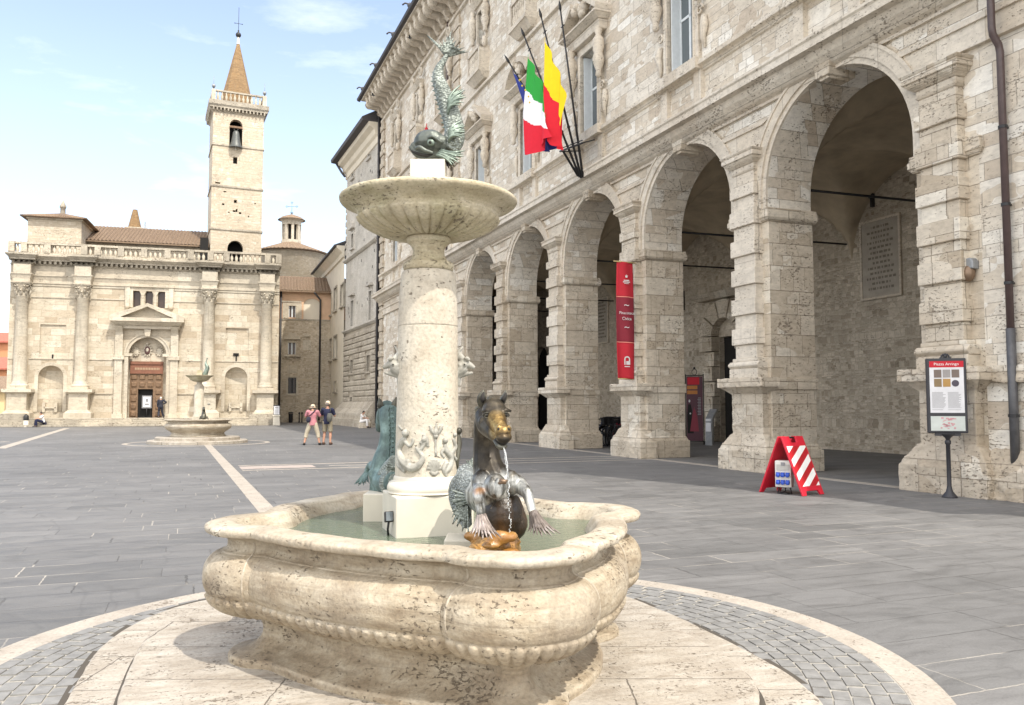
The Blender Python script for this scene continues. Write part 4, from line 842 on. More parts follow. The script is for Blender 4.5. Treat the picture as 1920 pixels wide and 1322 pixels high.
for c in colx:
    b = B_()
    zp0, zp1, zp2 = Q(430, 1133)[1], Q(430, 1045)[1], Q(430, 1022)[1]
    b.box(c-.95, c+.95, -1.15, .02, 0, zp0-.12); b.taper((c-.92, c+.92, -1.12, .02), (c-.72, c+.72, -.98, .02), zp0-.12, zp0+.08)
    b.box(c-.66, c+.66, -.95, .02, zp0+.08, zp1); b.taper((c-.68, c+.68, -.96, .02), (c-.95, c+.95, -1.15, .02), zp1, zp1+.14); b.box(c-1.0, c+1.0, -1.2, .02, zp1+.14, zp2+.03)
    pd = b.build('column_pedestal', 'church_dress', cat_)
    b = B_(); b.box(c-.62, c+.62, -1.0, .02, zp2+.03, zp2+.2); b.lathe([(.6, zp2+.2), (.64, zp2+.3), (.58, zp2+.38), (.52, zp2+.42), (.54, zp2+.5), (.47, zp2+.56), (.45, zp2+.7), (.45, zc0+2.5), (.40, zc1-.1), (.44, zc1-.06), (.44, zc1)], (c, -.38), 28)
    cl = b.build('column', 'church_dress', cat_)
    b = B_(); zz = zcap; H = zcap-zc1
    b.lathe([(.40, zc1), (.41, zc1+H*.5), (.55, zcap-.16)], (c, -.38), 20)
    for row, (rz, rr, nn_, sz) in enumerate(((.0, .42, 8, .32), (.30, .44, 8, .34))):
        for i in range(nn_):
            a = 2*math.pi*(i+.5*row)/nn_; d = Vector((math.cos(a), math.sin(a), 0)); p = Vector((c, -.38, zc1+H*rz))
            b.tube([p+d*rr, p+d*(rr+.04)+Vector((0, 0, H*.25)), p+d*(rr+.16)+Vector((0, 0, H*.42)), p+d*(rr+.2)+Vector((0, 0, H*.34))], [.10, .11, .08, .05], 6, .5)
    for q in (-1, 1):
        for y in (-.80, -.05): scr = [(c+q*(.42+.16*math.cos(a)*(1-a/9)), y, zcap-.28+.16*math.sin(a)*(1-a/9)) for a in [i*.6 for i in range(12)]]; b.tube(scr, .055, 6)
    b.ball((c, -.86, zcap-.15), .1, 8)
    b.box(c-.62, c+.62, -.98, .02, zcap-.11, zcap)
    b.build('capital', 'church_dress', cl)
    b = B_(); entab(b, c-.58, c+.58, -.78, .14); b.box(c-.55, c+.55, -.8, .02, zA1, zF1); b.box(c-.58, c+.58, -.9, .02, zcap, zA0+.01)
    b.build('entablature_block', 'church_dress', cl)
# portal
P0, P1 = QX(600), QX(925)
b = B_(); za, zb = Q(620, 1165)[1], Q(620, 735)[1]
for q0, q1 in ((P0, QX(640)), (QX(886), P1)):
    b.box(q0, q1, -.28, .02, .4, zb); b.box(q0-.1, q1+.1, -.36, .02, .4, .95); b.box(q0-.12, q1+.12, -.38, .02, Q(620, 866)[1], Q(620, 845)[1])
    m_ = (q0+q1)/2; b.prism([(-.28, zb), (-.32, zb+.15), (-.62, zb+.5), (-.72, zb+.62), (-.02, zb+.62)], m_-.26, m_+.26, 'x')
z0, z1, z2 = Q(765, 692)[1], Q(765, 655)[1], Q(765, 580)[1]
b.box(QX(598), QX(930), -.35, .02, zb+.45, z0); b.taper((QX(598), QX(930), -.5, .02), (QX(580), QX(948), -.82, .02), z0, z0+.28); b.box(QX(574), QX(955), -.9, .02, z0+.28, z1)
c = (QX(574)+QX(955))/2; w_ = (QX(955)-QX(574))/2
for q in (-1, 1):
    P = [(c+q*w_, z1), (c+q*(w_-.05), z1+.16), (c, z2), (c, z2-.28), (c+q*(w_-.75), z1)]; b.prism(P if q < 0 else P[::-1], -.9, .02, 'y')
b.prism([(c-w_+.6, z1), (c+w_-.6, z1), (c, z2-.25)], -.35, .02, 'y')
b.build('portal_frame', 'church_dress', cat_)
b = B_(); n = 20
for i in range(n):
    a0, a1 = math.pi*i/n, math.pi*(i+1)/n
    for r0, r1, y in ((pa[1]-.02, pa[1]+.20, -.10), (pa[1]+.20, pa[1]+.30, -.16)):
        b.prism([(pa[0]-r*math.cos(a), zsp+r*math.sin(a)) for r, a in ((r0, a0), (r1, a0), (r1, a1), (r0, a1))], y, .02, 'y')
for q in (-1, 1): x0, x1 = sorted((pa[0]+q*pa[1], pa[0]+q*(pa[1]+.28))); b.box(x0, x1, -.10, .02, .4, zsp)
for q in (-1, 1): x0, x1 = sorted((pa[0]+q*(pa[1]-.3), pa[0]+q*(pa[1]+.34))); b.box(x0, x1, -.14, .3, zsp-.12, zsp+.1)
b.prism([(c-.18, zsp+pa[1]+.05), (c+.18, zsp+pa[1]+.05), (c+.24, zsp+pa[1]+.6), (c-.24, zsp+pa[1]+.6)], -.4, .02, 'y')
b.build('portal_arch', 'church_dress', cat_)
for X, Y, r_, mm, lab in ((757, 817, .36, 'crest_dark', 'dark oval coat of arms above the door'), (697, 822, .28, 'church_dress', None), (820, 822, .28, 'church_dress', None)):
    u, z = Q(X, Y); b = B_(); b.ball((u, .5, z), (r_*.8, .1, r_*1.15), 16)
    for i in range(12): a = i*math.pi/6; b.ball((u+r_*.9*math.cos(a), .48, z+r_*1.25*math.sin(a)), .07, 6)
    e = b.build('coat_of_arms', 'church_dress', cat_, label=lab)
    if mm == 'crest_dark':
        b = B_(); b.ball((u, .44, z), (r_*.62, .08, r_*.95), 14); b.build('shield', 'crest_dark', e)
        b = B_(); b.ball((u, .38, z+.04), (r_*.3, .05, r_*.45), 10); b.ball((u, .45, z+r_*1.5), .12, 8); b.build('charge', 'church_dress', e)
# door: lintel panel, leaves with panels, dark opening with easel
b = B_(); zl = Q(760, 938)[1]; zo = Q(760, 1018)[1]; xo0, xo1 = QX(718), QX(795)
b.box(dc[0], dc[1], .35, .55, zl, dc[3]); b.box(dc[0], dc[1], .28, .36, dc[3]-.22, dc[3]); b.box(dc[0], dc[1], .3, .36, zl, zl+.12)
dr = b.build('door', 'wood_red', cat_)
b = B_(); b.box(dc[0], xo0, .42, .55, zst, zl); b.box(xo1, dc[1], .42, .55, zst, zl); b.box(xo0, xo1, .42, .55, zo, zl)
cw = (dc[1]-dc[0])/4
for i in range(4):
    x0 = dc[0]+cw*i+.08; x1 = dc[0]+cw*(i+1)-.08; nr = 6; zh = (zl-zst)/nr
    for j in range(nr):
        z0 = zst+j*zh+.08; z1 = zst+(j+1)*zh-.08
        if i in (1, 2) and z0 < zo: continue
        b.taper((0, 0, 0, 0), (0, 0, 0, 0), 0, 0) if False else None
        b.add([(x0, .42, z0), (x1, .42, z0), (x1, .42, z1), (x0, .42, z1), (x0+.07, .35, z0+.07), (x1-.07, .35, z0+.07), (x1-.07, .35, z1-.07), (x0+.07, .35, z1-.07)], [(0, 1, 5, 4), (1, 2, 6, 5), (2, 3, 7, 6), (3, 0, 4, 7), (4, 5, 6, 7)])
b.build('door_leaf', 'wood', dr)
b = B_(); b.box(dc[0]-.02, dc[1]+.02, .7, .75, zst, zl); b.build('dark_opening', 'dark', dr)
b = B_(); n = 12; x = dc[0]+.35
while x < dc[1]-.3: b.box(x, x+.06, .33, .352, zl+.3, zl+.48); x += .115
b.build('worn_inscription', 'letter_pale', dr)
# triple window
b = B_(); a0, a1, b0_, b1_ = QX(645), QX(892), Q(765, 606)[1], Q(765, 490)[1]
b.box(tw[0][0]-.35, tw[2][1]+.35, -.12, .02, tw[0][3], tw[0][3]+.35); b.box(a0-.05, a1+.05, -.25, .02, tw[0][3]+.3, tw[0][3]+.48)
for q0, q1 in ((tw[0][0]-.35, tw[0][0]), (tw[2][1], tw[2][1]+.35)): b.box(q0, q1, -.12, .02, tw[0][2], tw[0][3])
for q0, q1 in ((tw[0][1], tw[1][0]), (tw[1][1], tw[2][0])):
    m_ = (q0+q1)/2; b.box(m_-.1, m_+.1, -.1, .3, tw[0][2], tw[0][3]); b.prism([(m_-.1, tw[0][3]-.35), (m_+.1, tw[0][3]-.35), (m_+.26, tw[0][3]), (m_-.26, tw[0][3])], -.11, .3, 'y')
for q in (-1, 1):
    m_ = (a0 if q < 0 else a1)-q*.15; b.prism([(m_-.15, b0_+.3), (m_+.15, b0_+.3), (m_+.18, b1_), (m_-.18, b1_)], -.2, .02, 'y'); b.ball((m_, -.12, b0_+.2), (.2, .15, .22), 12)
b.build('triple_window', 'church_dress', cat_)
b = B_(); 
for t_ in tw: b.box(t_[0], t_[1], .3, .34, t_[2], t_[3])
b.build('window_pane', 'pane_brown', cat_)
for (X, Y0, Y1, wd_) in ((272, 839, 861, .05), (1220, 840, 875, .05), (1219, 833, 848, .22)):
    u, z0 = Q(X, Y1); z1 = Q(X, Y0)[1]; b = B_(); b.box(u-wd_/1, u+wd_/1, -.055, .02, z0, z1); b.build('wall_slit', 'dark', cat_)
# balustrade on the roof edge
b = B_(); zb0, zb1 = ZT+.06, QZ(262); rb = .15
b.box(UL-.05, UR+.05, -.55, -.2, zb0, zb0+.16); b.box(UL-.1, UR+.1, -.58, -.17, zb1-.16, zb1)
b.build('balustrade_rail', 'church_old', cat_)
posts = [UL+.1]+[c for c in colx[:3]]+[colx[3], UR-.1]
b = B_()
for c in posts+[QX(240), QX(500), QX(620), QX(740), QX(860), QX(980), QX(1165)]: b.box(c-.22, c+.22, -.60, -.15, zb0+.16, zb1-.16)
b.build('balustrade_post', 'church_old', cat_)
x = UL+.5; pr_ = None
while x < UR-.4:
    if min(abs(x-p) for p in posts) > .35:
        if pr_ is None: b = B_(); b.lathe([(.07, zb0+.16), (.10, zb0+.24), (.13, zb0+.45), (.06, zb0+.7), (.09, zb0+.85), (.07, zb1-.16)], (x, -.37), 8); pr_ = b.build('baluster', 'church_dress', cat_); px_ = x
        else: o = pr_.copy(); C.objects.link(o); o.location = (x-px_, 0, 0)
    x += .36
# steps
for i in range(4):
    b = B_(); y = -1.3-.36*(3-i); b.box(QX(150)if i > 0 else QX(40), QX(1340), y, .1, i*ST/4+(.0 if i == 0 else -.001), (i+1)*ST/4); b.build('church_step', 'church_old', cat_, mods=[('BEVEL', dict(width=.02, segments=1))])
b = B_(); b.box(QX(22), QX(178), -1.7, .1, 0, Q(100, 1145)[1]); b.box(QX(1300), QX(1445), -1.5, .1, 0, Q(100, 1150)[1]); b.build('corner_plinth', 'church_old', cat_)
# upper buildings behind the balustrade
def Q2(X, Y, yy): return onp(FF, X/2.755, 360+Y/2.755, yy)
def tiled_roof(bb, x0, x1, y0, y1, z0, z1, pitch=.26):
    """pantiles: rows of half-round ridges running down a slope from (y1,z1) to the eave (y0,z0)"""
    n = int((x1-x0)/pitch); L_ = 14; bb.prism([(y0, z0-.10), (y1, z1-.10), (y1, z1+.01), (y0, z0+.01)], x0, x0+n*pitch, 'x')
    for j in range(L_):
        t0, t1 = j/L_, (j+1)/L_+.02
        for i in range(n):
            xa = x0+i*pitch
            f = lambda t, q: (xa+pitch*q, y0+(y1-y0)*t, z0+(z1-z0)*t+.07*math.sin(math.pi*q)*(1)+(.03 if t == t0 else 0))
            bb.add([f(t0, 0), f(t0, .25), f(t0, .5), f(t0, .75), f(t0, 1), f(t1, 0), f(t1, .25), f(t1, .5), f(t1, .75), f(t1, 1)], [(k, k+1, 6+k, 5+k) for k in range(4)])
yy = 4.0; b = B_(); x0, z0 = Q2(137, 330, yy); x1, z1 = Q2(422, 152, yy)
b.wall(x0, x1, ZT-1, z1, yy, yy+.4, holes=[(Q2(268, 300, yy)[0], Q2(290, 300, yy)[0], Q2(280, 318, yy)[1], Q2(280, 265, yy)[1])]); b.box(x0, x0+.2, yy+.1, yy+5, ZT-1, z1); b.box(x1-.2, x1, yy+.1, yy+5, ZT-1, z1); b.box(x0-.1, x1+.1, yy-.12, yy+5.1, z1, z1+.12); b.build('roof_turret', 'tower', cat_)
b = B_(); b.box(x0+.3, x1-.3, yy+.5, yy+.6, ZT-1, z1); b.build('turret_opening', 'dark', cat_)
b = B_(); xm = (x0+x1)/2; zt = Q2(285, 112, yy)[1]; e = .45
A = [(x0-e, yy-e, z1+.12), (x1+e, yy-e, z1+.12), (x1+e, yy+5+e, z1+.12), (x0-e, yy+5+e, z1+.12)]; top = (xm, yy+2.5, zt+.55)
b.add(A+[top], [(0, 1, 4), (1, 2, 4), (2, 3, 4), (3, 0, 4), (0, 1, 2, 3)])
for side in ((A[0], A[1]), (A[1], A[2]), (A[0], A[3])):
    p, q = Vector(side[0]), Vector(side[1]); n = 24
    for i in range(n+1): s_ = p.lerp(q, i/n); b.tube([s_+Vector((0, 0, .03)), s_.lerp(Vector(top), .97-.9*abs(i/n-.5)*0)+Vector((0, 0, .03))], [.07, .02], 5)
b.build('turret_roof', 'tiles', cat_)
b = B_(); b.lathe([(.22, zt+.4), (.2, zt+1.0), (.26, zt+1.05), (.26, zt+1.2), (.12, zt+1.5), (.05, zt+1.7)], (xm, yy+2.5), 10); b.build('chimney', 'church_old', cat_)
yy = 6.0; x0, ze = Q2(415, 250, yy); x1 = Q2(1080, 270, yy)[0]; zr = Q2(430, 203, yy+0)[1]
b = B_(); b.box(x0, x1, yy+.3, yy+.6, ZT-1, ze+.22); b.build('nave_wall', 'church', cat_)
b = B_(); tiled_roof(b, x0-.2, x1+.1, yy-.3, yy+5, ze, ze+2.25, .30); b.build('nave_roof', 'tiles', cat_)
b = B_(); u, z = Q2(1055, 300, 5.0); b.box(u-.35, u+.3, 5.0, 5.4, ZT-.5, z+1.1); b.build('roof_doorway', 'dark', cat_)
# small brick spire behind the nave
yy = 12; u, z = Q2(695, 205, yy); zt = Q2(695, 92, yy)[1]; zm = Q2(695, 188, yy)[1]
sp = empty('brick_spirelet', FF @ Vector((u, yy, 14.0)), 0, 'little brick cone spire rising behind the long tiled church roof', 'spire')
b = B_(); b.box(u-.62, u+.62, yy-.6, yy+.6, 13.5, zm-.12); b.box(u-.74, u+.74, yy-.72, yy+.72, zm-.12, zm); b.build('lantern_base', 'church_dress', sp)
b = B_(); b.lathe([(.60, zm), (.20, zt), (.0, zt+.02)], (u, yy), 12, smooth=False); b.build('cone', 'spire', sp)
for q in (-.4, 0, .4):
    b = B_(); b.box(u+q-.13, u+q+.13, yy-.64, yy-.58, z-.2, zm-.22); b.build('belfry_opening', 'dark', sp)
b = B_(); uu, z_ = Q2(749, 205, yy); b.tube([(uu, yy, z_-1.0), (uu, yy, z_+.9)], [.15, .05], 8); b.build('side_pinnacle', 'zinc', sp)
# ================================================================ BELL TOWER
def T2(X, Y): return 340+X/2.644, Y/2.644
TD = 73.0; ta = R(23.7); tcx = (437.5-960)/F*TD
TFo = Vector((tcx, TD, 0)); TF = frame(TFo, (math.cos(ta), math.sin(ta), 0)); tz = lambda Y: onp(TF, T2(265, Y)[0], T2(265, Y)[1])[1]; tx = lambda X, Y=800: onp(TF, *T2(X, Y))[0]
tow = empty('bell_tower', TFo, ta, 'tall slim square stone bell tower with big bell, balustrade and brick spire', 'tower')
hw = 2.16; zc = tz(548)
T_ = lambda: MB(TF)
ax = (tx(238, 700)+tx(302, 700))/2; aw = (tx(302, 700)-tx(238, 700))/2; az0, az1 = tz(738), tz(622)
lx = (tx(228, 1250)+tx(306, 1250))/2; lw = (tx(306, 1250)-tx(228, 1250))/2
b = T_(); z1 = tz(1140); z3 = tz(728); z4 = tz(575)
lzs = tz(1235)
b.wall(-hw, hw, 0, z1, 0, .6, arches=[(lx, lw, 0, lzs, lw*1.15)])
def hole(X, Y, wpx, hpx): x = tx(X, Y); z = tz(Y); k = .0177; return (x-wpx*k/2, x+wpx*k/2, z-hpx*k/2, z+hpx*k/2)
holes = [hole(267, 795, 20, 34), hole(268, 998, 14, 16), hole(208, 1018, 11, 9), hole(262, 1047, 14, 9), hole(274, 1043, 8, 16), hole(291, 1054, 12, 10), hole(156, 1087, 7, 9), hole(216, 955, 14, 6), hole(333, 1068, 7, 7), hole(366, 1000, 6, 8), hole(180, 915, 26, 8), hole(235, 1055, 9, 5)]
b.wall(-hw, hw, z1, z3, 0, .35, holes=holes)
b.wall(-hw, hw, z3, zc, 0, .6, arches=[(ax, aw, z3, az1, aw)]); b.box(ax-aw, ax+aw, 0.02, .5, z3, az0)
b.box(-hw, -hw+.3, 0.005, 2*hw, 0, zc); b.box(hw-.3, hw, 0.005, 2*hw, 0, zc); b.box(-hw, hw, 2*hw-.3, 2*hw, 0, zc); b.build('tower_wall', 'tower', tow)
b = T_(); b.box(-hw+.32, hw-.32, .62, 2*hw-.32, 1, zc-.1); 
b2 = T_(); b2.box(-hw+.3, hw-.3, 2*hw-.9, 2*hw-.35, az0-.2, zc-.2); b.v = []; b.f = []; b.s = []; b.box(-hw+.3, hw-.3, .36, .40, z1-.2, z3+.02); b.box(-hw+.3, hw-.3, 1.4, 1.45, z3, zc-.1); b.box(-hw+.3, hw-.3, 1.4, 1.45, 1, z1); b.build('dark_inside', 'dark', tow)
b = T_()
for Y, h in ((1140, .16), (928, .16), (724, .18)):
    z = tz(Y)
    if Y == 724: b.box(-hw-.08, ax-aw, -.08, 2*hw+.08, z-h/2, z+h/2); b.box(ax+aw, hw+.08, -.08, 2*hw+.08, z-h/2, z+h/2)
    else: b.box(-hw-.08, hw+.08, -.08, 2*hw+.08, z-h/2, z+h/2)
b.build('string_course', 'church_old', tow)
b = T_(); z5 = tz(548); z6 = tz(512)
b.taper((-hw, hw, 0, 2*hw), (-hw-.15, hw+.15, -.15, 2*hw+.15), z5-.35, z5-.2)
x = -hw
while x < hw+.1: b.box(x-.06, x+.06, -.3, 0, z5-.2, z5+.02); b.box(-hw-.3, -hw, x+hw-.06, x+hw+.06, z5-.2, z5+.02); x += .31
b.box(-hw-.30, hw+.30, -.30, 2*hw+.30, z5+.02, z5+.14); b.taper((-hw-.30, hw+.30, -.30, 2*hw+.30), (-hw-.38, hw+.38, -.38, 2*hw+.38), z5+.14, z5+.28); b.box(-hw-.40, hw+.40, -.40, 2*hw+.40, z5+.28, z6); b.build('cornice', 'church_old', tow)
zr = tz(458); b = T_(); e = hw+.02
for (xa, xb, ya, yb) in ((-e, e, -.12, .12), (-e, e, 2*hw-.12, 2*hw+.12), (-e-.12, -e+.12, -.1, 2*hw+.1), (e-.12, e+.12, -.1, 2*hw+.1)): b.box(xa, xb, ya, yb, zr-.14, zr); b.box(xa, xb, ya, yb, z6, z6+.12)
b.build('balustrade_rail', 'church_old', tow)
b = T_()
for i in range(11):
    for (x, y) in ((-hw+.35+i*.360, 0), (-hw+.35+i*.360, 2*hw), (-e, .35+i*.360), (e, .35+i*.360)): b.lathe([(.06, z6+.12), (.09, z6+.2), (.13, z6+.42), (.05, z6+.66), (.08, z6+.8), (.06, zr-.14)], (x, y), 7)
b.build('baluster_row', 'church_dress', tow)
for q in (-1, 1):
    for y in (0, 2*hw):
        b = T_(); b.box(q*e-.17, q*e+.17, y-.17, y+.17, z6, zr); b.build('corner_post', 'church_dress', tow)
        b = T_(); b.lathe([(.06, zr), (.06, zr+.12), (.10, zr+.14)], (q*e, y), 8); b.ball((q*e, y, zr+.32), .17, 12); b.tube([(q*e, y, zr+.4), (q*e, y, zr+1.2)], .018, 5); b.build('ball_finial', 'zinc', tow)
b = T_(); zq = lambda Y: atY(441, Y/2.644, TD+hw).z
zs, zt = zq(465)-.6, zq(226); n = 8; rr = 1.22
b.lathe([(rr*1.08, zs-1), (rr*1.02, zs+.4), (.14, zt), (.0, zt)], (0, hw), 8, smooth=False); b.build('spire', 'spire', tow)
b = T_(); b.lathe([(.17, zt), (.12, zt+.3), (.09, zt+.85)], (0, hw), 8); b.build('spire_tip', 'marble', tow)
b = T_(); zb_ = zq(178); b.lathe([(.05, zt+.8), (.06, zb_-.2)], (0, hw), 8); b.ball((0, hw, zb_), .25, 14); b.tube([(0, hw, zb_), (0, hw, zb_+.45)], .07, 6); b.tube([(0, hw, zb_+.3), (0, hw, zq(42))], .022, 5); zx = zq(122); b.tube([(-.33, hw, zx), (.33, hw, zx)], .022, 5)
for q in (-.33, .33): b.ball((q, hw, zx), .05, 6)
b.build('cross', 'iron', tow)
bz0, bz1 = tz(735), tz(650); b = T_(); H = bz1-bz0; r_ = .58
b.lathe([(r_*1.0, bz0), (r_*1.02, bz0+.05), (r_*.86, bz0+H*.15), (r_*.68, bz0+H*.4), (r_*.56, bz0+H*.7), (r_*.46, bz0+H*.92), (r_*.3, bz1), (0, bz1+.02)], (ax, -.05), 24)
for q in (-1, 1): b.tube([(ax+q*.1, -.05, bz1), (ax+q*.16, -.05, bz1+.15), (ax+q*.08, -.05, bz1+.3)], .035, 6)
b.build('bell', 'bell', tow)
b = T_(); b.box(ax-aw, ax+aw, -.15, .1, bz1+.25, bz1+.42); b.build('bell_beam', 'wood', tow)
b = T_(); b.tube([(ax, -.05, bz0+.3), (ax, -.05, bz0-.12)], .05, 6); b.ball((ax, -.05, bz0-.1), .09, 8); b.build('clapper', 'marble', tow)
# ================================================================ STONE SIDE HOUSE right of the front
HY = 10.0
HF = frame(FF @ Vector((0, HY, 0)), FD)
q6 = lambda X, Y: onp(HF, 480+X/4.4056, 520+Y/4.4056)
hx0, _ = q6(190, 900); hx1 = q6(548, 900)[0]; hz = q6(300, 108)[1]; zmid = q6(300, 349)[1]
hs = empty('stone_side_house', HF @ Vector(((hx0+hx1)/2, 0, 0)), math.atan2(FD.y, FD.x), 'rough stone house with small windows and plastered peach top storey, right of the cathedral', 'house')
H_ = lambda: MB(HF)
wins = [q6(270, 330)+q6(328, 236), q6(265, 636)+q6(328, 540), q6(265, 960)+q6(333, 829)]; wins = [(a, c, b_, d) for a, b_, c, d in wins]
b = H_(); b.wall(hx0-2.2, hx1+4, 0, zmid, 0, .3, holes=wins[1:]); b.build('stone_wall', 'house_stone', hs)
naz = q6(450, 350)[1]; nx0, nx1 = q6(392, 300)[0], q6(530, 300)[0]; nr = (nx1-nx0)/2; ztop = q6(460, 175)[1]
b = H_(); b.wall(hx0-2.2, nx0-.15, zmid, hz, 0, .3, holes=wins[:1]); b.wall(nx0-.15, hx1+4, zmid, hz, 0, .16, arches=[((nx0+nx1)/2, nr, zmid, ztop-nr*.8, nr*.8)]); b.build('plastered_wall', 'peach', hs)
b = H_(); b.box(nx0-.1, nx1+.1, .12, .3, zmid, ztop+.1); b.build('blind_arch', 'cream', hs)
b = H_(); b.box(hx0-2.2, hx1+4, -.06, .02, zmid-.05, zmid+.07); b.box(hx0, nx0-.2, -.08, .02, q6(300, 205)[1]-.05, q6(300, 200)[1]+.05); b.build('string_course', 'church_old', hs)
b = H_(); x0, x1, z0, z1 = wins[0]
for q in ((x0-.55, x0, z0-.1, z1+.25), (x1, x1+.55, z0-.1, z1+.25), (x0, x1, z1, z1+.25)): b.box(q[0], q[1], -.05, .02, q[2], q[3])
f0 = b.build('window', 'church_dress', hs)
b = H_(); x0, x1, z0, z1 = wins[1]
for q in ((x0-.12, x0, z0, z1), (x1, x1+.12, z0, z1), (x0-.12, x1+.12, z1, z1+.12)): b.box(q[0], q[1], -.08, .02, q[2], q[3])
b.box(x0-.35, x1+.45, -.35, .02, z0-.22, z0-.06); b.box(x0-.1, x0+.1, -.25, .02, z0-.4, z0-.22); b.box(x1-.1, x1+.1, -.25, .02, z0-.4, z0-.22); b.box(x0-.4, x1+.4, -.25, .02, z1+.3, z1+.42)
xm = (x0+x1)/2; b.prism([(x0-.4, z1+.42), (x1+.4, z1+.42), (x1+.4, z1+.5), (xm, z1+.92), (x0-.4, z1+.5)], -.22, .02, 'y'); f1 = b.build('window', 'church_dress', hs)
b = H_(); x0, x1, z0, z1 = wins[2]
for q in ((x0-.18, x0, z0, z1), (x1, x1+.18, z0, z1), (x0-.18, x1+.18, z1, z1+.15), (x0-.22, x1+.22, z0-.18, z0)): b.box(q[0], q[1], -.06, .02, q[2], q[3])
f2_ = b.build('window', 'church_dress', hs)
for (x0, x1, z0, z1), f_ in zip(wins, (f0, f1, f2_)):
    b = H_(); b.box(x0, x1, .22, .28, z0, z1); b.build('pane', 'pane_brown', f_)
    b = H_(); xm = (x0+x1)/2; b.box(xm-.06, xm+.06, .14, .21, z0, z1); b.box(x0, x0+.06, .14, .21, z0, z1); b.box(x1-.06, x1, .14, .21, z0, z1)
    if f_ is f2_:
        for i in range(1, 9): b.box(x0, x1, .05, .08, z0+(z1-z0)*i/9-.02, z0+(z1-z0)*i/9+.02)
    b.build('casement', 'white_frame' if f_ is not f2_ else 'iron', f_)
b = H_(); x0, z0 = q6(258, 790); x1, z1 = q6(340, 728); b.box(x0, x1, -.03, .02, z0, z1); x0, z0 = q6(388, 600); x1, z1 = q6(455, 520); b.box(x0, x1, -.02, .02, z0, z1); x0, z0 = q6(400, 490); x1, z1 = q6(448, 476); b.box(x0, x1, -.12, .02, z0, z1); b.build('stone_patch', 'church_dress', hs)
b = H_(); tiled_roof(b, hx0-2.4, hx1+3.8, -.55, 3.2, hz-.1, hz+1.75, .30); b.box(hx0-2.4, hx1+4, -.5, .3, hz-.12, hz-.02); b.build('roof', 'tiles', hs)
b = H_(); b.tube([(hx0+.05, -.12, .2), (hx0+.05, -.12, hz-.1)], .09, 8); b.build('drainpipe', 'slate', hs)
b = H_(); px_, pz_ = q6(478, 115); qx, qz = q6(541, 190); b.tube([(px_, -.5, hz-.15), (px_+.4, -.3, hz-.6), (qx-.1, -.15, qz), (qx-.1, -.12, .2)], .09, 8); b.build('drainpipe', 'slate', hs)
# ================================================================ OCTAGONAL CHAPEL WITH LANTERN
OD = 90.0; oc_ = atY(541, 760, OD); zz = lambda Y: atY(541, 360+Y/2.755, OD).z; k = OD/F
oct_ = empty('octagonal_chapel', (oc_.x, oc_.y, 0), .2, 'round brick and stone drum with low tiled roof and columned lantern', 'chapel')
OF = Matrix.Translation((oc_.x, oc_.y, 0)); O_ = lambda: MB(OF)
b = O_(); b.lathe([(65*k, 0), (65*k, zz(322)-.3), (67*k, zz(322)-.2), (67*k, zz(322))], n=24, smooth=True); b.build('drum', 'tower', oct_)
b = O_(); rr = 72.5*k; zA, zB = zz(326), zz(264)
nt_ = 120
b.grid(lambda u, v: ((rr*(1-v)+.9*v+.0)*math.cos(2*math.pi*u), (rr*(1-v)+.9*v)*math.sin(2*math.pi*u), zA+(zB-zA)*v*(1.0)+.09*(1-v)*abs(math.sin(nt_/2*2*math.pi*u/2))), nt_*4, 10, smooth=False, closed_u=True)
b.lathe([(65*k, zA-.1), (rr, zA-.02), (rr, zA+.05)], n=48); b.build('roof', 'tiles', oct_)
b = O_(); r0 = 15*k; zC = zz(155); zD = zz(132)
for i in range(8):
    a = 2*math.pi*(i+.5)/8-math.pi/2; b.box(-.14, .14, -.14, .14, zB-.1, zC, T=Matrix.Translation((r0*math.cos(a), r0*math.sin(a), 0)) @ Matrix.Rotation(a, 4, 'Z'))
b.lathe([(r0+.25, zB-.15), (r0+.25, zB+.25), (r0, zB+.25)], n=8, smooth=False); b.lathe([(r0-.1, zC-.4), (r0+.2, zC-.4), (r0+.2, zC), (r0+.45, zC+.2), (r0+.5, zD-.3)], n=8, smooth=False); b.build('lantern', 'church_dress', oct_)
b = O_(); b.lathe([(r0-.22, zB), (r0-.22, zC-.2)], n=16); b.build('lantern_opening', 'dark', oct_)
b = O_(); b.lathe([(r0+.62, zD-.32), (r0+.2, zD), (.1, zD+.35), (0, zD+.4)], n=16); b.build('lantern_roof', 'tiles', oct_)
b = O_(); z0 = zD+.3; z1 = zz(55); b.tube([(0, 0, z0), (0, 0, z1)], .035, 6); b.ball((0, 0, z0+.25), .16, 10); zx = z0+(z1-z0)*.68; b.tube([(-.5, 0, zx), (.5, 0, zx)], .03, 6)
for (x, z) in ((-.55, zx), (.55, zx), (0, z1)):
    for q in (-1, 1): b.ball((x+q*.09, 0, z), .055, 6); b.ball((x, 0, z+q*.09), .055, 6)
b.build('cross', 'blue_cross', oct_)
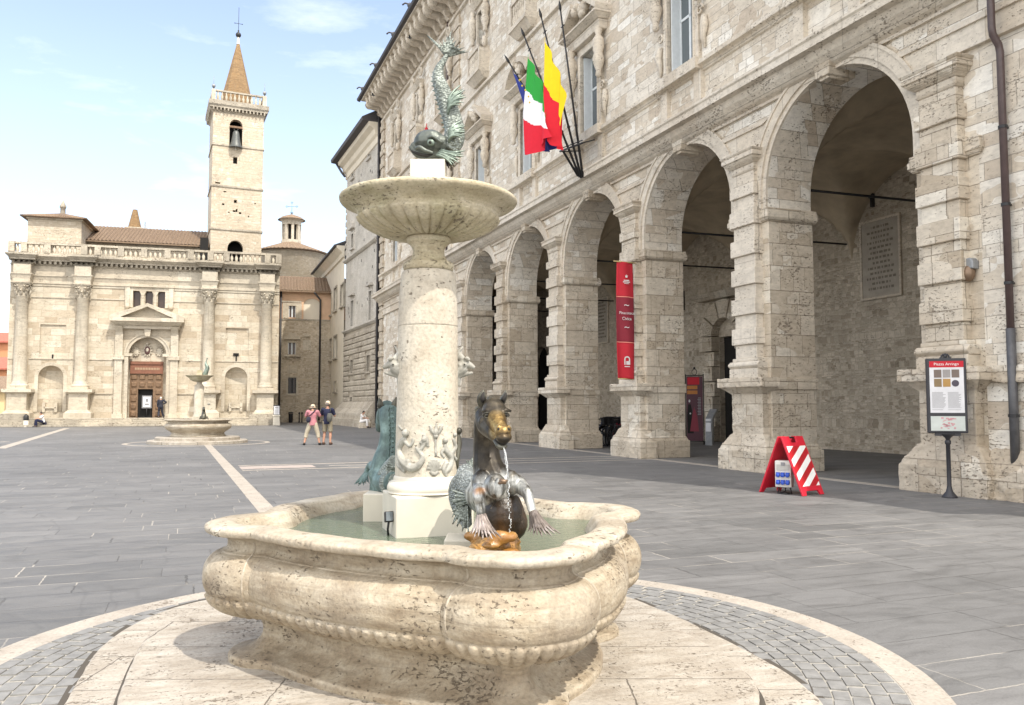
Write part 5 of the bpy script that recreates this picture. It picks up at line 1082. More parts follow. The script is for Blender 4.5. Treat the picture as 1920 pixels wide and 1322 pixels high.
# ================================================================ CREAM BUILDING and RUSTICATED BUILDING on the right side
def panes(root, mk, f, x0, x1, z0, z1, yo, sill=True, m='church_dress', pm='glass', hood=False, fr=.14):
    b = mk()
    for q in ((x0-fr, x0, z0, z1), (x1, x1+fr, z0, z1), (x0-fr, x1+fr, z1, z1+fr)): b.box(q[0], q[1], yo-.05, yo+.08, q[2], q[3])
    if sill: b.box(x0-fr-.08, x1+fr+.08, yo-.05, yo+.18, z0-.14, z0)
    if hood: b.box(x0-fr-.15, x1+fr+.15, yo-.05, yo+.3, z1+fr+.25, z1+fr+.4)
    if hood == 2: xm = (x0+x1)/2; b.prism([(x0-fr-.15, z1+fr+.4), (x1+fr+.15, z1+fr+.4), (xm, z1+fr+1.0)], yo-.05, yo+.28, 'y')
    wd = b.build('window', m, root)
    b = mk(); b.box(x0, x1, yo-.30, yo-.26, z0, z1); b.build('pane', pm, wd)
    b = mk(); xm = (x0+x1)/2; b.box(xm-.04, xm+.04, yo-.27, yo-.2, z0, z1); b.box(x0, x0+.08, yo-.27, yo-.2, z0, z1); b.box(x1-.08, x1, yo-.27, yo-.2, z0, z1); b.build('casement', 'grey_shutter', wd)
CF = frame((-14.75, 72.2, 0), (-.37, 1, 0)); C_ = lambda: MB(CF)
c2 = lambda X, Y: onp(CF, 600+X/3.305, 440+Y/3.305)
crm = empty('cream_building', CF @ Vector((6, 0, 0)), math.atan2(1, -.37), 'plain cream plastered building with two rows of narrow windows and dark pointed doorway', 'building')
ce = c2(100, 175)[1]+.6
cw_ = [c2(133, 450)+c2(146, 305), c2(92, 475)+c2(104, 325), c2(60, 505)+c2(71, 362), c2(34, 530)+c2(44, 398), c2(91, 768)+c2(104, 628), c2(60, 782)+c2(71, 648), c2(33, 792)+c2(43, 665), c2(95, 975)+c2(103, 915), c2(31, 985)+c2(38, 930)]
cw_ = [(min(a, c)-.35, max(a, c)+.35, b_, d) for a, b_, c, d in cw_]
dx = c2(60, 1000)[0]; dz = c2(60, 860)[1]
b = C_(); za_ = dz-1.0
b.wall(-.6, 16, 0, dz+.2, 0, -.3, arches=[(dx, .85, 0, za_, 1.0)]); b.wall(-.6, 16, dz+.2, ce, 0, -.3, holes=[w_ for w_ in cw_ if w_[2] > dz+.2]); b.build('wall', 'cream', crm)
b = C_(); b.box(dx-1.2, dx+1.2, -.4, -.32, 0, dz+.1); b.build('doorway', 'pane_brown', crm)
for w_ in cw_: panes(crm, C_, None, *w_, 0, m='church_old')
b = C_(); b.mould([(0, ce-.9), (.15, ce-.85), (.2, ce-.5), (.55, ce-.2), (.7, ce-.1), (.7, ce+.1), (0, ce+.1)], -.6, 16); b.build('cornice', 'cream', crm)
b = C_(); b.mould([(.72, ce+.0), (.92, ce+.0), (.92, ce+.14), (-4, ce+2.2), (-4, ce+2.0), (.6, ce+.1)], -.6, 16.3); b.build('roof', 'slate', crm)
RF = frame((-9.95, 60.8, 0), (-.427, 1, 0)); R_ = lambda: MB(RF)
r2 = lambda X, Y: onp(RF, 600+X/3.305, 440+Y/3.305)
rus = empty('rusticated_building', RF @ Vector((5.5, 0, 0)), math.atan2(1, -.427), 'tall grey stone building with rusticated ground floor between the arcaded palace and the cream building', 'building')
RL = 11.0; zs1 = r2(240, 575)[1]; zs2 = r2(250, 105)[1]; zeav = atY(645, 300, 70).z
rw = [r2(193, 860)+r2(209, 775), r2(292, 850)+r2(314, 745), r2(188, 1063)+r2(203, 1008)]
rw = [(min(a, c), max(a, c), b_, d) for a, b_, c, d in rw]; rw[0] = (rw[0][0], rw[0][1]+.2, rw[0][2], rw[0][3])
uw = [r2(193, 575)+r2(212, 405), r2(305, 535)+r2(325, 345)]; uw = [(min(a, c), max(a, c), b_, d) for a, b_, c, d in uw]
r3 = lambda X, Y: onp(RF, 620+X/4.408, 180+Y/4.408)
tw_ = [r3(178, 690)+r3(196, 570), r3(312, 525)+r3(332, 385)]; tw_ = [(min(a, c), max(a, c), b_, d) for a, b_, c, d in tw_]
w3 = r2(197, 90)+r2(212, -10); w3 = (min(w3[0], w3[2]), max(w3[0], w3[2]), w3[1], w3[3])
b = R_(); b.wall(-.3, RL, 0, zs1, 0, -.35, holes=rw); b.build('lower_wall', 'rustic', rus)
b = R_(); rnd = random.Random(4); z = 1.9; i = 0
while z < zs1-.5:
    h = .43; x = -.2 if i % 2 else -.7
    b2_ = [q for q in rw if q[2]-.25 < z+h and q[3]+.3 > z]
    segs = [(-.25, RL)]
    for q in b2_:
        ns = []
        for s0_, s1_ in segs:
            if q[0]-.3 > s0_ and q[1]+.3 < s1_: ns += [(s0_, q[0]-.3), (q[1]+.3, s1_)]
            else: ns.append((s0_, s1_))
        segs = ns
    for s0_, s1_ in segs:
        x = s0_
        while x < s1_-.05:
            x2 = min(s1_, x+rnd.uniform(.9, 1.8)); o_ = .10+rnd.random()*.05; b.taper((x+.01, x2-.01, -.02, o_), (x+.04, x2-.04, -.02, o_+.03), z+.02, z+h*.6); b.taper((x+.04, x2-.04, -.02, o_+.03), (x+.03, x2-.03, -.02, o_-.02), z+h*.6, z+h-.06); x = x2
    z += h; i += 1
b.build('rusticated_courses', 'rustic', rus)
b = R_(); b.mould([(0, 0), (1.2, 0), (1.2, .55), (1.1, .58), (1.05, 1.0), (.95, 1.05), (.6, 1.35), (.3, 1.75), (.14, 1.9), (0, 1.9)], -.25, RL+.3); b.build('battered_base', 'rustic', rus)
b = R_(); b.wall(-.3, RL, zs1, zeav, 0, -.35, holes=uw+tw_+[w3]); b.build('upper_wall', 'rustic_up', rus)
b = R_(); b.box(-.3, RL, -14, -12, 0, zeav); b.box(RL-.3, RL-.01, -13, -.02, 0, zeav); b.build('side_wall', 'rustic_up', rus)
b = R_()
for z in (zs1, zs2): b.mould([(0, z-.15), (.12, z-.12), (.28, z), (.28, z+.1), (0, z+.18)], -.3, RL+.15)
b.build('string_course', 'rustic_up', rus)
for w_ in rw: panes(rus, R_, None, *w_, 0, m='rustic')
for w_ in uw: panes(rus, R_, None, *w_, 0, m='rustic_up', hood=1)
panes(rus, R_, None, *w3, 0, m='rustic_up', hood=2)
for w_ in tw_: panes(rus, R_, None, *w_, 0, m='rustic_up')
rnd = random.Random(9)
for i in range(26):
    b = R_(); x = rnd.uniform(.4, RL-.4); z = rnd.uniform(zs1+.5, zeav-1.5); b.box(x-.07, x+.07, -.05, .012, z-.1, z+.12); b.build('putlog_hole', 'dark', rus)
b = R_(); b.mould([(0, zeav-1.5), (.1, zeav-1.45), (.12, zeav-1.0), (.3, zeav-.85), (.4, zeav-.5), (.75, zeav-.3), (.8, zeav), (0, zeav)], -.3, RL+.2); b.build('cornice', 'cream', rus)
b = R_(); b.mould([(.75, zeav+.0), (1.25, zeav+.05), (1.3, zeav+.3), (-6, zeav+4.4), (-12, zeav+.3), (-12, zeav)], -.3, RL+.75); b.build('roof', 'slate', rus)
b = R_(); b.tube([(RL+.2, .9, zeav-.1), (RL-.1, .5, zeav-.9), (RL-.3, .25, zeav-1.3)], .1, 8); b.build('gutter_spout', 'slate', rus)
b = R_(); 
for i in range(9): z = zs2+.6+i*.62; b.box(RL-.1, RL+.12+.1*(i % 3 == 1), -.5, .06, z, z+.4)
b.build('quoin', 'rustic_up', rus)
# ================================================================ houses at the left edge
def house(x0, x1, y0, ytop, D, m, label, rm='tiles'):
    a, c = atY(x0, 760, D), atY(x1, 760, D); z1 = atY(x0, ytop, D).z
    t = empty('background_house', ((a.x+c.x)/2, D, 0), 0, label, 'house'); b = MB(); b.box(a.x, c.x, D, D+8, 0, z1); b.build('wall', m, t)
    b = MB(); b.prism([(D-.6, z1-.05), (D+4, z1+1.6), (D+8.6, z1-.05), (D+8.6, z1-.25), (D-.6, z1-.25)], a.x-.4, c.x+.4, 'x'); b.build('roof', rm, t)
    w_ = (c.x-a.x)
    for i in range(3):
        for j in range(int(z1//3)):
            xx = a.x+w_*(i+.5)/3; zz_ = 1.2+j*3
            b = MB(); b.box(xx-.5, xx+.5, D-.08, D+.05, zz_, zz_+1.5); wd = b.build('window', 'church_dress', t); b = MB(); b.box(xx-.38, xx+.38, D-.1, D-.07, zz_+.1, zz_+1.4); b.build('pane', 'pane_brown', wd)
house(-190, 11, 0, 640, 118, 'orange_wall', 'tall orange house with red roof at the far left edge, behind the cathedral corner', 'red_roof')
house(-150, 9, 0, 690, 104, 'orange_wall', 'lower orange house with red roof in front of the taller one at the left edge', 'red_roof')
house(-120, 8, 0, 730, 92, 'yellow_wall', 'low yellow house with worn tiled roof at the left edge')
# ================================================================ NEAR FOUNTAIN (local -y = long axis towards the near seahorse)
fo = empty('fountain', FC0, FROT, 'big travertine fountain in the foreground with lobed basin, column, bowl and bronze seahorses', 'fountain')
N_ = lambda: MB(FO)
NEAR, EAST, FAR, WEST = (.19, -1.17, 0), (1.03, .0, 0), (-.05, 1.28, 0), (-.905, .11, 0)
WA = math.pi-R(6)
def outline(sc=1.0):
    """lobed basin rim: list of (point, outward normal)"""
    P = []
    def lobe(c, base, half, n):
        for i in range(n+1):
            a = base-half+2*half*i/n; nn = Vector((math.cos(a), math.sin(a), 0)); P.append((Vector(c)+nn*.43, nn))
    def side(a, b, bulge, n):
        a, b = Vector(a), Vector(b); ch = b-a; l = ch.length; rr = (l*l/4+bulge*bulge)/(2*bulge); nn = Vector((ch.y, -ch.x, 0)).normalized(); cc = (a+b)/2-nn*(rr-bulge); a0 = math.atan2(a.y-cc.y, a.x-cc.x); a1 = math.atan2(b.y-cc.y, b.x-cc.x)
        if a1 < a0: a1 += 2*math.pi
        for i in range(n+1): t = a0+(a1-a0)*i/n; v = Vector((math.cos(t), math.sin(t), 0)); P.append((cc+v*rr, v))
    h1, h2 = R(72), R(72); nl, ns = 108, 140
    def L(c, base, half): lobe(c, base, half, nl)
    near, east, far, west = NEAR, EAST, FAR, WEST
    e = lambda c, a: (c[0]+.43*math.cos(a), c[1]+.43*math.sin(a), 0)
    seq = [(near, -math.pi/2, h1), (east, 0, h2), (far, math.pi/2, h1), (west, WA, h2)]
    for i, (c, ba, hh) in enumerate(seq):
        L(c, ba, hh); c2_, b2_, h2_ = seq[(i+1) % 4]; A = e(c, ba+hh); B_b = e(c2_, b2_-h2_); k = len(P)
        side(A, B_b, .09, ns)
    # rounded inner corners where lobe meets side
    out = []
    for i in range(len(P)):
        p, nn = P[i]; q, n2 = P[(i+1) % len(P)]; out.append((p, nn))
        if nn.dot(n2) < .97:
            for j in range(1, 6): out.append((p.lerp(q, j/6), nn.lerp(n2, j/6).normalized()))
    return out
OUT = outline(); arc_ = [0]
for (p, _), (q, _) in zip(OUT, OUT[1:]): arc_.append(arc_[-1]+(q-p).length)
TOT = arc_[-1]+(OUT[0][0]-OUT[-1][0]).length
def sweep(prof, name, m, gad=None, chip=None, mods=(), smooth=True, hgt=0):
    b = N_(); n = len(OUT); vs = []
    ng = round(TOT/.078)
    for k, (d, z) in enumerate(prof):
        q0, q1 = prof[max(k-1, 0)], prof[min(k+1, len(prof)-1)]; L_ = math.hypot(q1[0]-q0[0], q1[1]-q0[1]) or 1; nd, nz_ = -abs(q1[1]-q0[1])/L_, -(q1[0]-q0[0])/L_
        for i, (p, nn) in enumerate(OUT):
            s_ = arc_[i]/TOT; dd = d; zz_ = z
            if gad: gg = gad(s_*ng, d, z); dd += gg*nd; zz_ += gg*nz_
            if chip: dd += chip(p, d, z)
            v = p-nn*dd; vs.append((v.x, v.y, zz_+(.006*noise.noise(v*5) if z > .8 else 0)))
    b.add(vs, [(j*n+i, j*n+(i+1) % n, (j+1)*n+(i+1) % n, (j+1)*n+i) for j in range(len(prof)-1) for i in range(n)], smooth)
    return b.build(name, m, fo, mods=mods)
def chip(p, d, z):
    if d > .03 or z < .83: return 0
    v = noise.noise(p*14+Vector((3, 1, 0)))+.6*noise.noise(p*37); return .012*abs(v)+(.09*max(0, v-.50) if z < .90 else .03*max(0, v-.5))
ri = spline([(.25, .66), (.225, .80), (.19, .868), (.168, .893), (.13, .903), (.07, .901), (.025, .897), (.003, .888), (-.006, .872), (.0, .852), (.014, .842), (.05, .836), (.085, .828)], 3)
sweep(ri, 'basin_rim', 'trav', chip=chip)
def gadf(ph, d, z):
    if not .357 < z < .486: return 0
    t = (z-.357)/.128; f = abs((ph % 1)-.5)*2                       # 0 at the tongue's middle, 1 between tongues
    w_ = .86 if t < .78 else .86*math.sqrt(max(0, 1-((t-.78)/.22)**2))
    return .018*math.sqrt(max(0, 1-(f/max(w_, .05))**2))*min(1, t*5+.2)*(1 if f < w_ else 0)
body = spline([(.085, .828), (.115, .815), (.128, .79), (.13, .76), (.118, .742), (.10, .734), (.095, .728), (.055, .715), (.02, .682), (-.002, .64), (-.010, .59), (-.006, .54), (.006, .505), (.020, .487)], 4)[:-1]
gb = [(.024+(.20)*(1-math.cos(t*math.pi/2))**.9 if False else .020+.215*(t**1.8), .485-.128*math.sin(t*1.25)/math.sin(1.25)) for t in [i/22 for i in range(23)]]
low = spline([(.242, .355), (.258, .352), (.266, .340), (.285, .330), (.332, .300), (.348, .250), (.332, .200), (.275, .152), (.205, .130), (.168, .125), (.152, .119), (.145, .100), (.147, .07), (.142, .035)], 3)
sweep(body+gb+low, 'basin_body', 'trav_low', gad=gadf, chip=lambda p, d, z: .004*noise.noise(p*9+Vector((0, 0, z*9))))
# crisp ribs where lobes meet the sides
b = N_()
for i, (p, nn) in enumerate(OUT):
    q, n2 = OUT[(i+1) % len(OUT)]
    if nn.dot(OUT[i-1][1]) < .9995 and nn.dot(n2) < .9995 and False: pass
for (c, ba, hh) in ((NEAR, -math.pi/2, R(72)), (EAST, 0, R(72)), (FAR, math.pi/2, R(72)), (WEST, WA, R(72))):
    for q in (-1, 1):
        a = ba+q*(hh+.0); a2 = ba+q*(hh-.10); nn = Vector((math.cos(a2), math.sin(a2), 0)); p = Vector((c[0], c[1], 0))+nn*.43
        b.tube([(*(p-nn*(d+.002))[:2], z) for d, z in body[6:]+gb[:2]], .008, 6)
b.build('lobe_rib', 'trav', fo)
# water
b = N_(); wl = [(p-nn*.222)[:2] for p, nn in OUT]; n = len(wl); b.add([(0, 0, .80)]+[(x, y, .80) for x, y in wl], [(0, 1+i, 1+(i+1) % n) for i in range(n)]); b.build('water', 'water', fo)
b = N_(); b.add([(0, 0, .62)]+[(x*1.02, y*1.02, .62) for x, y in wl], [(0, 1+i, 1+(i+1) % n) for i in range(n)]); b.build('basin_floor', 'basin_floor', fo)
# steps
def step(ex, ey, r0, z0, z1, name, off=(0, 0)):
    sq = lambda a: (abs(math.cos(a))**3+abs(math.sin(a))**3)**(-1/3)
    b = N_(); prof = [(0, z1), (.5, z1), (.9, z1), (.985, z1+.001), (.994, z1-.005), (.997, z1-.014), (.994, z0)]; n = 240
    vs = []
    for r, z in prof:
        for i in range(n):
            a = 2*math.pi*i/n; j = 1+(.006*noise.noise(Vector((math.cos(a)*5, math.sin(a)*5, 0)))+.003*noise.noise(Vector((math.cos(a)*25, math.sin(a)*25, 3))) if r > .95 else 0)
            vs.append((off[0]+ex*sq(a)*r*j*math.cos(a), off[1]+ey*sq(a)*r*j*math.sin(a), z))
    b.add(vs, [(k*n+i, k*n+(i+1) % n, (k+1)*n+(i+1) % n, (k+1)*n+i) for k in range(len(prof)-1) for i in range(n)], False); return b.build(name, 'trav_step', fo)
step(2.02, 2.37, 0, 0, .018, 'step'); step(1.74, 1.97, 0, .010, .078, 'step')
b = N_(); n = 240; sq = lambda a: (abs(math.cos(a))**3+abs(math.sin(a))**3)**(-1/3)
b.add([(ex*sq(a)*r*math.cos(a), ey*sq(a)*r*math.sin(a), z) for (ex, ey, r, z) in ((1.74, 1.97, .98, .021), (1.74, 1.97, 1.012, .021), (2.02, 2.37, .99, .0125), (2.02, 2.37, 1.012, .0125)) for a in [2*math.pi*i/n for i in range(n)]], [(k0*n+i, k0*n+(i+1) % n, (k0+1)*n+(i+1) % n, (k0+1)*n+i) for k0 in (0, 2) for i in range(n)]); b.build('open_joint', 'joint_dark', fo)
# plinth, column, bowl
b = N_(); b.box(-.245, .245, -.245, .245, .6, 1.045); b.build('plinth', 'marble', fo, mods=[('BEVEL', dict(width=.012, segments=3))])
k_ = 5.38/5.3
def lz(prof, n, name, m, fn=None, par=None, T=None): b = N_(); b.lathe(prof, (0, 0), n, fn=fn); return b.build(name, m, par or fo)
lz(spline([(.0, 1.04), (.235, 1.045), (.25, 1.06), (.254, 1.082), (.245, 1.108), (.228, 1.12), (.215, 1.125), (.213, 1.145), (.206, 1.155)], 3), 64, 'column_base', 'marble')
sh = [(.206, 1.15), (.204, 1.2), (.200, 1.5), (.194, 1.8)]+[(.192, 2.10), (.1895, 2.108), (.192, 2.116)]+[(.186, 2.3), (.178, 2.42), (.172, 2.455), (.160, 2.468)]
b = N_(); b.lathe([(r, z) for r, z in spline(sh, 3)], (0, 0), 72, fn=lambda r, z, a: r+.0022*noise.noise(Vector((math.cos(a)*3, math.sin(a)*3, z*4)))); col_ = b.build('column', 'trav_shaft', fo)
lz(spline([(.13, 2.46), (.155, 2.47), (.164, 2.49), (.163, 2.515), (.148, 2.53), (.13, 2.535), (.118, 2.55), (.105, 2.58), (.103, 2.605), (.115, 2.635), (.133, 2.652), (.14, 2.66), (.143, 2.685), (.13, 2.70)], 3), 56, 'bowl_foot', 'trav_bowl')
def bowl_mesh(prof, n):
    vs = []; m_ = len(prof)
    for j, (r, z) in enumerate(prof):
        p0, p1 = prof[max(j-1, 0)], prof[min(j+1, m_-1)]; tr, tz_ = p1[0]-p0[0], p1[1]-p0[1]; L_ = math.hypot(tr, tz_) or 1; nr, nz_ = tz_/L_, -tr/L_
        for i in range(n):
            a = 2*math.pi*i/n; dd = .003*noise.noise(Vector((math.cos(a)*r*7, math.sin(a)*r*7, z*7)))
            if j < 36 and z < 2.838:
                f = abs((a*32/(2*math.pi)) % 1-.5)*2; t = (r-.12)/.345; w_ = .92 if t < .9 else .92*math.sqrt(max(0, 1-((t-.9)/.1)**2)); dd += .020*math.sqrt(max(0, 1-(f/max(.05, w_))**2))*(1 if f < w_ else 0)*max(0, min(1, t*4+.1))
            vs.append(((r+nr*dd)*math.cos(a), (r+nr*dd)*math.sin(a), z+nz_*dd))
    b = N_(); b.add(vs, [(j*n+i, j*n+(i+1) % n, (j+1)*n+(i+1) % n, (j+1)*n+i) for j in range(m_-1) for i in range(n)], True); return b.build('bowl', 'trav_bowl', fo)
bp_ = spline([(.10, 2.698), (.16, 2.701), (.24, 2.712), (.32, 2.733), (.39, 2.765), (.435, 2.795), (.455, 2.82), (.46, 2.838)], 6)+spline([(.462, 2.842), (.475, 2.858), (.505, 2.878), (.545, 2.895), (.572, 2.912), (.578, 2.928), (.572, 2.942), (.555, 2.948), (.52, 2.935), (.44, 2.88), (.3, 2.83), (0, 2.81)], 4)
bowl_mesh(bp_, 448)
BT = Matrix.Translation((FC0.x, FC0.y, 0))
b = MB(BT); b.box(-.112, .112, -.112, .112, 2.82, 3.185); b.build('statue_block', 'marble', fo, mods=[('BEVEL', dict(width=.006, segments=2))])
# ---------------------------------------------------------------- generic ribbed fin
def fin(b, root, tips, w0, ribs=3, amp=.006, bend=(0, 0, 0), nu=None, nv=14, side=None):
    tips = spline([tuple(t) for t in tips], ribs*4); n = len(tips); root = Vector(root); bend = Vector(bend)
    sd = Vector(side) if side else (Vector(tips[-1])-Vector(tips[0])).normalized(); nrm = (Vector(tips[0])-root).cross(Vector(tips[-1])-root).normalized()
    def f(u, v):
        i = min(n-1, int(round(u*(n-1)))); t = Vector(tips[i]); sg_ = u*(n-1)/(ribs*4); t = root+(t-root)*(.93-.22*abs(math.sin(math.pi*sg_))); r0 = root+sd*(w0*(u-.5)); p = r0.lerp(t, v)+bend*(4*v*(1-v)); ph = i/4*2*math.pi
        return p+nrm*(amp*math.cos(ph)*min(1, v*4+.3))*1.0+(t-root)*(.05*v*math.cos(ph))
    b.grid(f, n, nv)
def rib_fins(root, tips, w0, name, m, parent, bend):
    b = MB(); root = Vector(root); T_ = [Vector(t) for t in tips]; sd = (T_[-1]-T_[0]).normalized(); n = len(T_); bend = Vector(bend); nr_ = (T_[0]-root).cross(T_[-1]-root).normalized()
    for i in range(2*n-1):
        t = T_[i//2] if i % 2 == 0 else T_[i//2].lerp(T_[i//2+1], .5)*.96+root*.04
        u = i/(2*n-2); r0 = root+sd*(w0*(u-.5)); ln = (t-r0).length; wv = sd*(ln*.10*(u-.5)*2)
        pts = [r0.lerp(t, v)+bend*(4*v*(1-v))+wv*(-math.sin(v*math.pi)*.9+v*v*.9)+nr_*(.004 if i % 2 else -.002) for v in (0, .2, .4, .6, .8, 1.0, 1.10)]
        r_ = ln*.045+.0035; b.tube(pts, [r_*.9, r_*1.1, r_, r_*.85, r_*.65, r_*.4, r_*.1], 6)
    return b.build(name, m, parent)
def finobj(root, tips, w0, name, m, parent, **k):
    k['amp'] = k.get('amp', .006)*1.2; tp = k.get('tips_', tips); rib_fins(root, tips, w0, name, m, parent, k.get('bend', (0, 0, 0)));  b = MB(); fin(b, root, tips, w0, **k); return b.build(name, m, parent, mods=[('SOLIDIFY', dict(thickness=.007, offset=0))])
def TB(b, pts, D0=0, n=14, k=5, flat=1.0):       # tube through picture-measured joints (x, y, depth, radius in picture points)
    w_ = [tuple(atY(x, y, D))+(r*D/F,) for x, y, D, r in pts]; s_ = spline(w_, k); b.tube([p[:3] for p in s_], [p[3] for p in s_], n, flat)
def BL(b, x, y, D, r, rz=None, n=14, ry=None): k = D/F; b.ball(atY(x, y, D), (r*k, (ry or r)*k, (rz or r)*k), n)
# ---------------------------------------------------------------- near seahorse
root = atY(920, 1000, 4.55)
b = MB()
TB(b, [(921, 768, 4.33, 22), (916, 790, 4.40, 27), (913, 820, 4.43, 25.5), (912, 850, 4.43, 25), (916, 878, 4.41, 30), (926, 905, 4.42, 40), (930, 925, 4.50, 42), (918, 930, 4.65, 40), (900, 920, 4.85, 36), (880, 905, 5.02, 32)])
TB(b, [(924, 756, 4.28, 17), (927, 772, 4.24, 24), (932, 790, 4.17, 18.5), (939, 802, 4.11, 14), (943, 811, 4.08, 15.5), (945, 818, 4.07, 13)], n=16)
TB(b, [(910, 775, 4.36, 20), (915, 795, 4.30, 22), (926, 812, 4.20, 15), (936, 825, 4.13, 10), (941, 832, 4.11, 8)])
TB(b, [(936, 818, 4.08, 8), (944, 823, 4.055, 10), (954, 818, 4.08, 8)])
TB(b, [(899, 745, 4.32, 0.1)]*2) if False else None
BL(b, 928, 911, 4.25, 22, 24); BL(b, 903, 905, 4.33, 20, 24); BL(b, 957, 905, 4.38, 19, 24)
BL(b, 935, 915, 4.19, 8, 20); BL(b, 922, 912, 4.20, 7, 18)
# brow ridges, cheek, nostrils
for ex, s_ in ((913, -1), (949, 1)): TB(b, [(ex-9*s_*-1, 771, 4.22, 2.5), (ex+0, 769, 4.185, 4.2), (ex+s_*-8, 774, 4.18, 3.0)])
TB(b, [(926, 770, 4.2, 4), (934, 790, 4.13, 4), (941, 805, 4.075, 3)]); BL(b, 906, 793, 4.27, 10, 14)
for nx in (935, 953): TB(b, [(nx-4, 804, 4.07, 2.6), (nx, 800, 4.058, 3.2), (nx+4, 804, 4.062, 2.6), (nx+3, 809, 4.062, 2.2)])
# fore legs
TB(b, [(900, 905, 4.40, 17), (899, 920, 4.28, 14), (898, 931, 4.22, 12.5), (900, 945, 4.22, 10), (902, 960, 4.20, 8.5), (902, 968, 4.20, 8)])
TB(b, [(968, 905, 4.42, 17), (982, 918, 4.33, 13), (988, 924, 4.30, 11.5), (993, 940, 4.28, 9), (997, 955, 4.27, 8), (999, 962, 4.26, 7.5)])
sh_ = b.build('seahorse', 'horse_body', fo, label='near seahorse with polished golden face, spouting water', mods=remesh(.0052, 2))
# ears
for pts in ([(905, 762, 4.3, 7), (903, 752, 4.29, 9), (904, 742, 4.28, 7.5), (907, 731, 4.28, 1)], [(939, 760, 4.29, 6), (942, 752, 4.28, 8), (946, 743, 4.27, 6.5), (949, 731, 4.27, 1)]):
    b = MB(); TB(b, pts, n=12, flat=.55); b.build('ear', 'bronze_dark', sh_)
    b = MB(); x, y, D, r = pts[1]; TB(b, [(x+2, y+3, D-.022, 2), (x+2, y-3, D-.026, 4.5), (pts[2][0]+1, pts[2][1], D-.024, 3.5), (pts[3][0], pts[3][1]+4, D-.012, 1)], n=8); b.build('ear_hollow', 'dark_bronze_hole', sh_)
for ex, D in ((912.5, 4.172), (948.5, 4.185)):
    b = MB(); BL(b, ex, 778.8, D+.011, 7.2, 5.4, n=18, ry=5); b.build('eye_socket', 'dark_bronze_hole', sh_)
    b = MB(); BL(b, ex, 778.5, D, 5.2, 4.6, n=16, ry=5); b.build('eye', 'bronze_dark', sh_)
    b = MB(); BL(b, ex+1, 778.5, D-.0115, 2.2, 2.4, n=10, ry=2); b.build('pupil', 'dark_bronze_hole', sh_)
    b = MB(); TB(b, [(ex-7, 779, D-.002, 1), (ex-3, 774.5, D-.010, 1.2), (ex+1, 773.6, D-.011, 1.3), (ex+6, 776.5, D-.004, 1)], n=8); TB(b, [(ex-5, 781, D-.004, .8), (ex, 784, D-.012, 1.2), (ex+5, 781, D-.004, .8)], n=8); b.build('eyelid', 'bronze_dark', sh_)
for nx, D in ((935.5, 4.055), (953.5, 4.058)):
    b = MB(); BL(b, nx, 805, D, 3.3, 3.6, n=12, ry=3); b.build('nostril', 'dark_bronze_hole', sh_)
b = MB(); TB(b, [(930, 824, 4.10, 3), (938, 827, 4.062, 4.6), (946, 829, 4.055, 5), (953, 825, 4.07, 3)], n=10); b.build('mouth', 'dark_bronze_hole', sh_)
b = MB(); TB(b, [(927, 826, 4.12, 3), (934, 835, 4.08, 5), (942, 839, 4.065, 5.5), (949, 834, 4.075, 4)], n=10); b.build('lower_lip', 'bronze_dark', sh_)
# forelock, mane and flesh folds
b = MB()
for i in range(9): t = i/8; TB(b, [(900-2*t, 764+90*t, 4.44+.02*t, 5), (894-1*t, 768+90*t, 4.50, 5), (892, 776+90*t, 4.55, 1.5)], n=6)
TB(b, [(918, 748, 4.30, 6), (924, 756, 4.24, 6), (927, 766, 4.215, 3)], n=8); b.build('mane', 'bronze_dark', sh_)
# webbed feet
k = atY
finobj(k(902, 963, 4.20), [k(886, 998, 4.16), k(893, 1003, 4.10), k(905, 1006, 4.07), k(918, 1006, 4.07), k(932, 1004, 4.12)], .035, 'webbed_foot', 'fin_bronze', sh_, ribs=3, amp=.006)
finobj(k(999, 958, 4.26), [k(994, 994, 4.22), k(1003, 1000, 4.15), k(1015, 1002, 4.12), k(1028, 1001, 4.13), k(1041, 997, 4.18)], .03, 'webbed_foot', 'fin_bronze_dark', sh_, ribs=3, amp=.006)
# scaled rump and tail
b = MB(); TB(b, [(905, 918, 4.72, 28), (886, 910, 4.88, 32), (872, 916, 4.95, 31), (866, 937, 4.95, 25), (868, 960, 4.92, 17), (876, 985, 4.85, 10)])
BL(b, 875, 889, 4.98, 20, 20); b.build('scaled_body', 'bronze_scale_pale', sh_, mods=remesh(.007, 3))
b = MB(); fin(b, k(872, 925, 4.78), [k(848, 972, 4.78), k(850, 985, 4.74), k(858, 990, 4.70), k(868, 1000, 4.68), k(880, 1002, 4.66)], .05, ribs=2, amp=.008); fin(b, k(880, 935, 4.72), [k(846, 918, 4.82), k(845, 940, 4.8), k(849, 960, 4.78)], .04, ribs=2, amp=.008)
fin(b, k(885, 880, 4.95), [k(872, 862, 5.0), k(885, 858, 5.0), k(894, 870, 4.95), k(893, 900, 4.85)], .05, ribs=2, amp=.006)
b.build('tail_fin', 'bronze_scale', sh_, mods=[('SOLIDIFY', dict(thickness=.008, offset=0))])
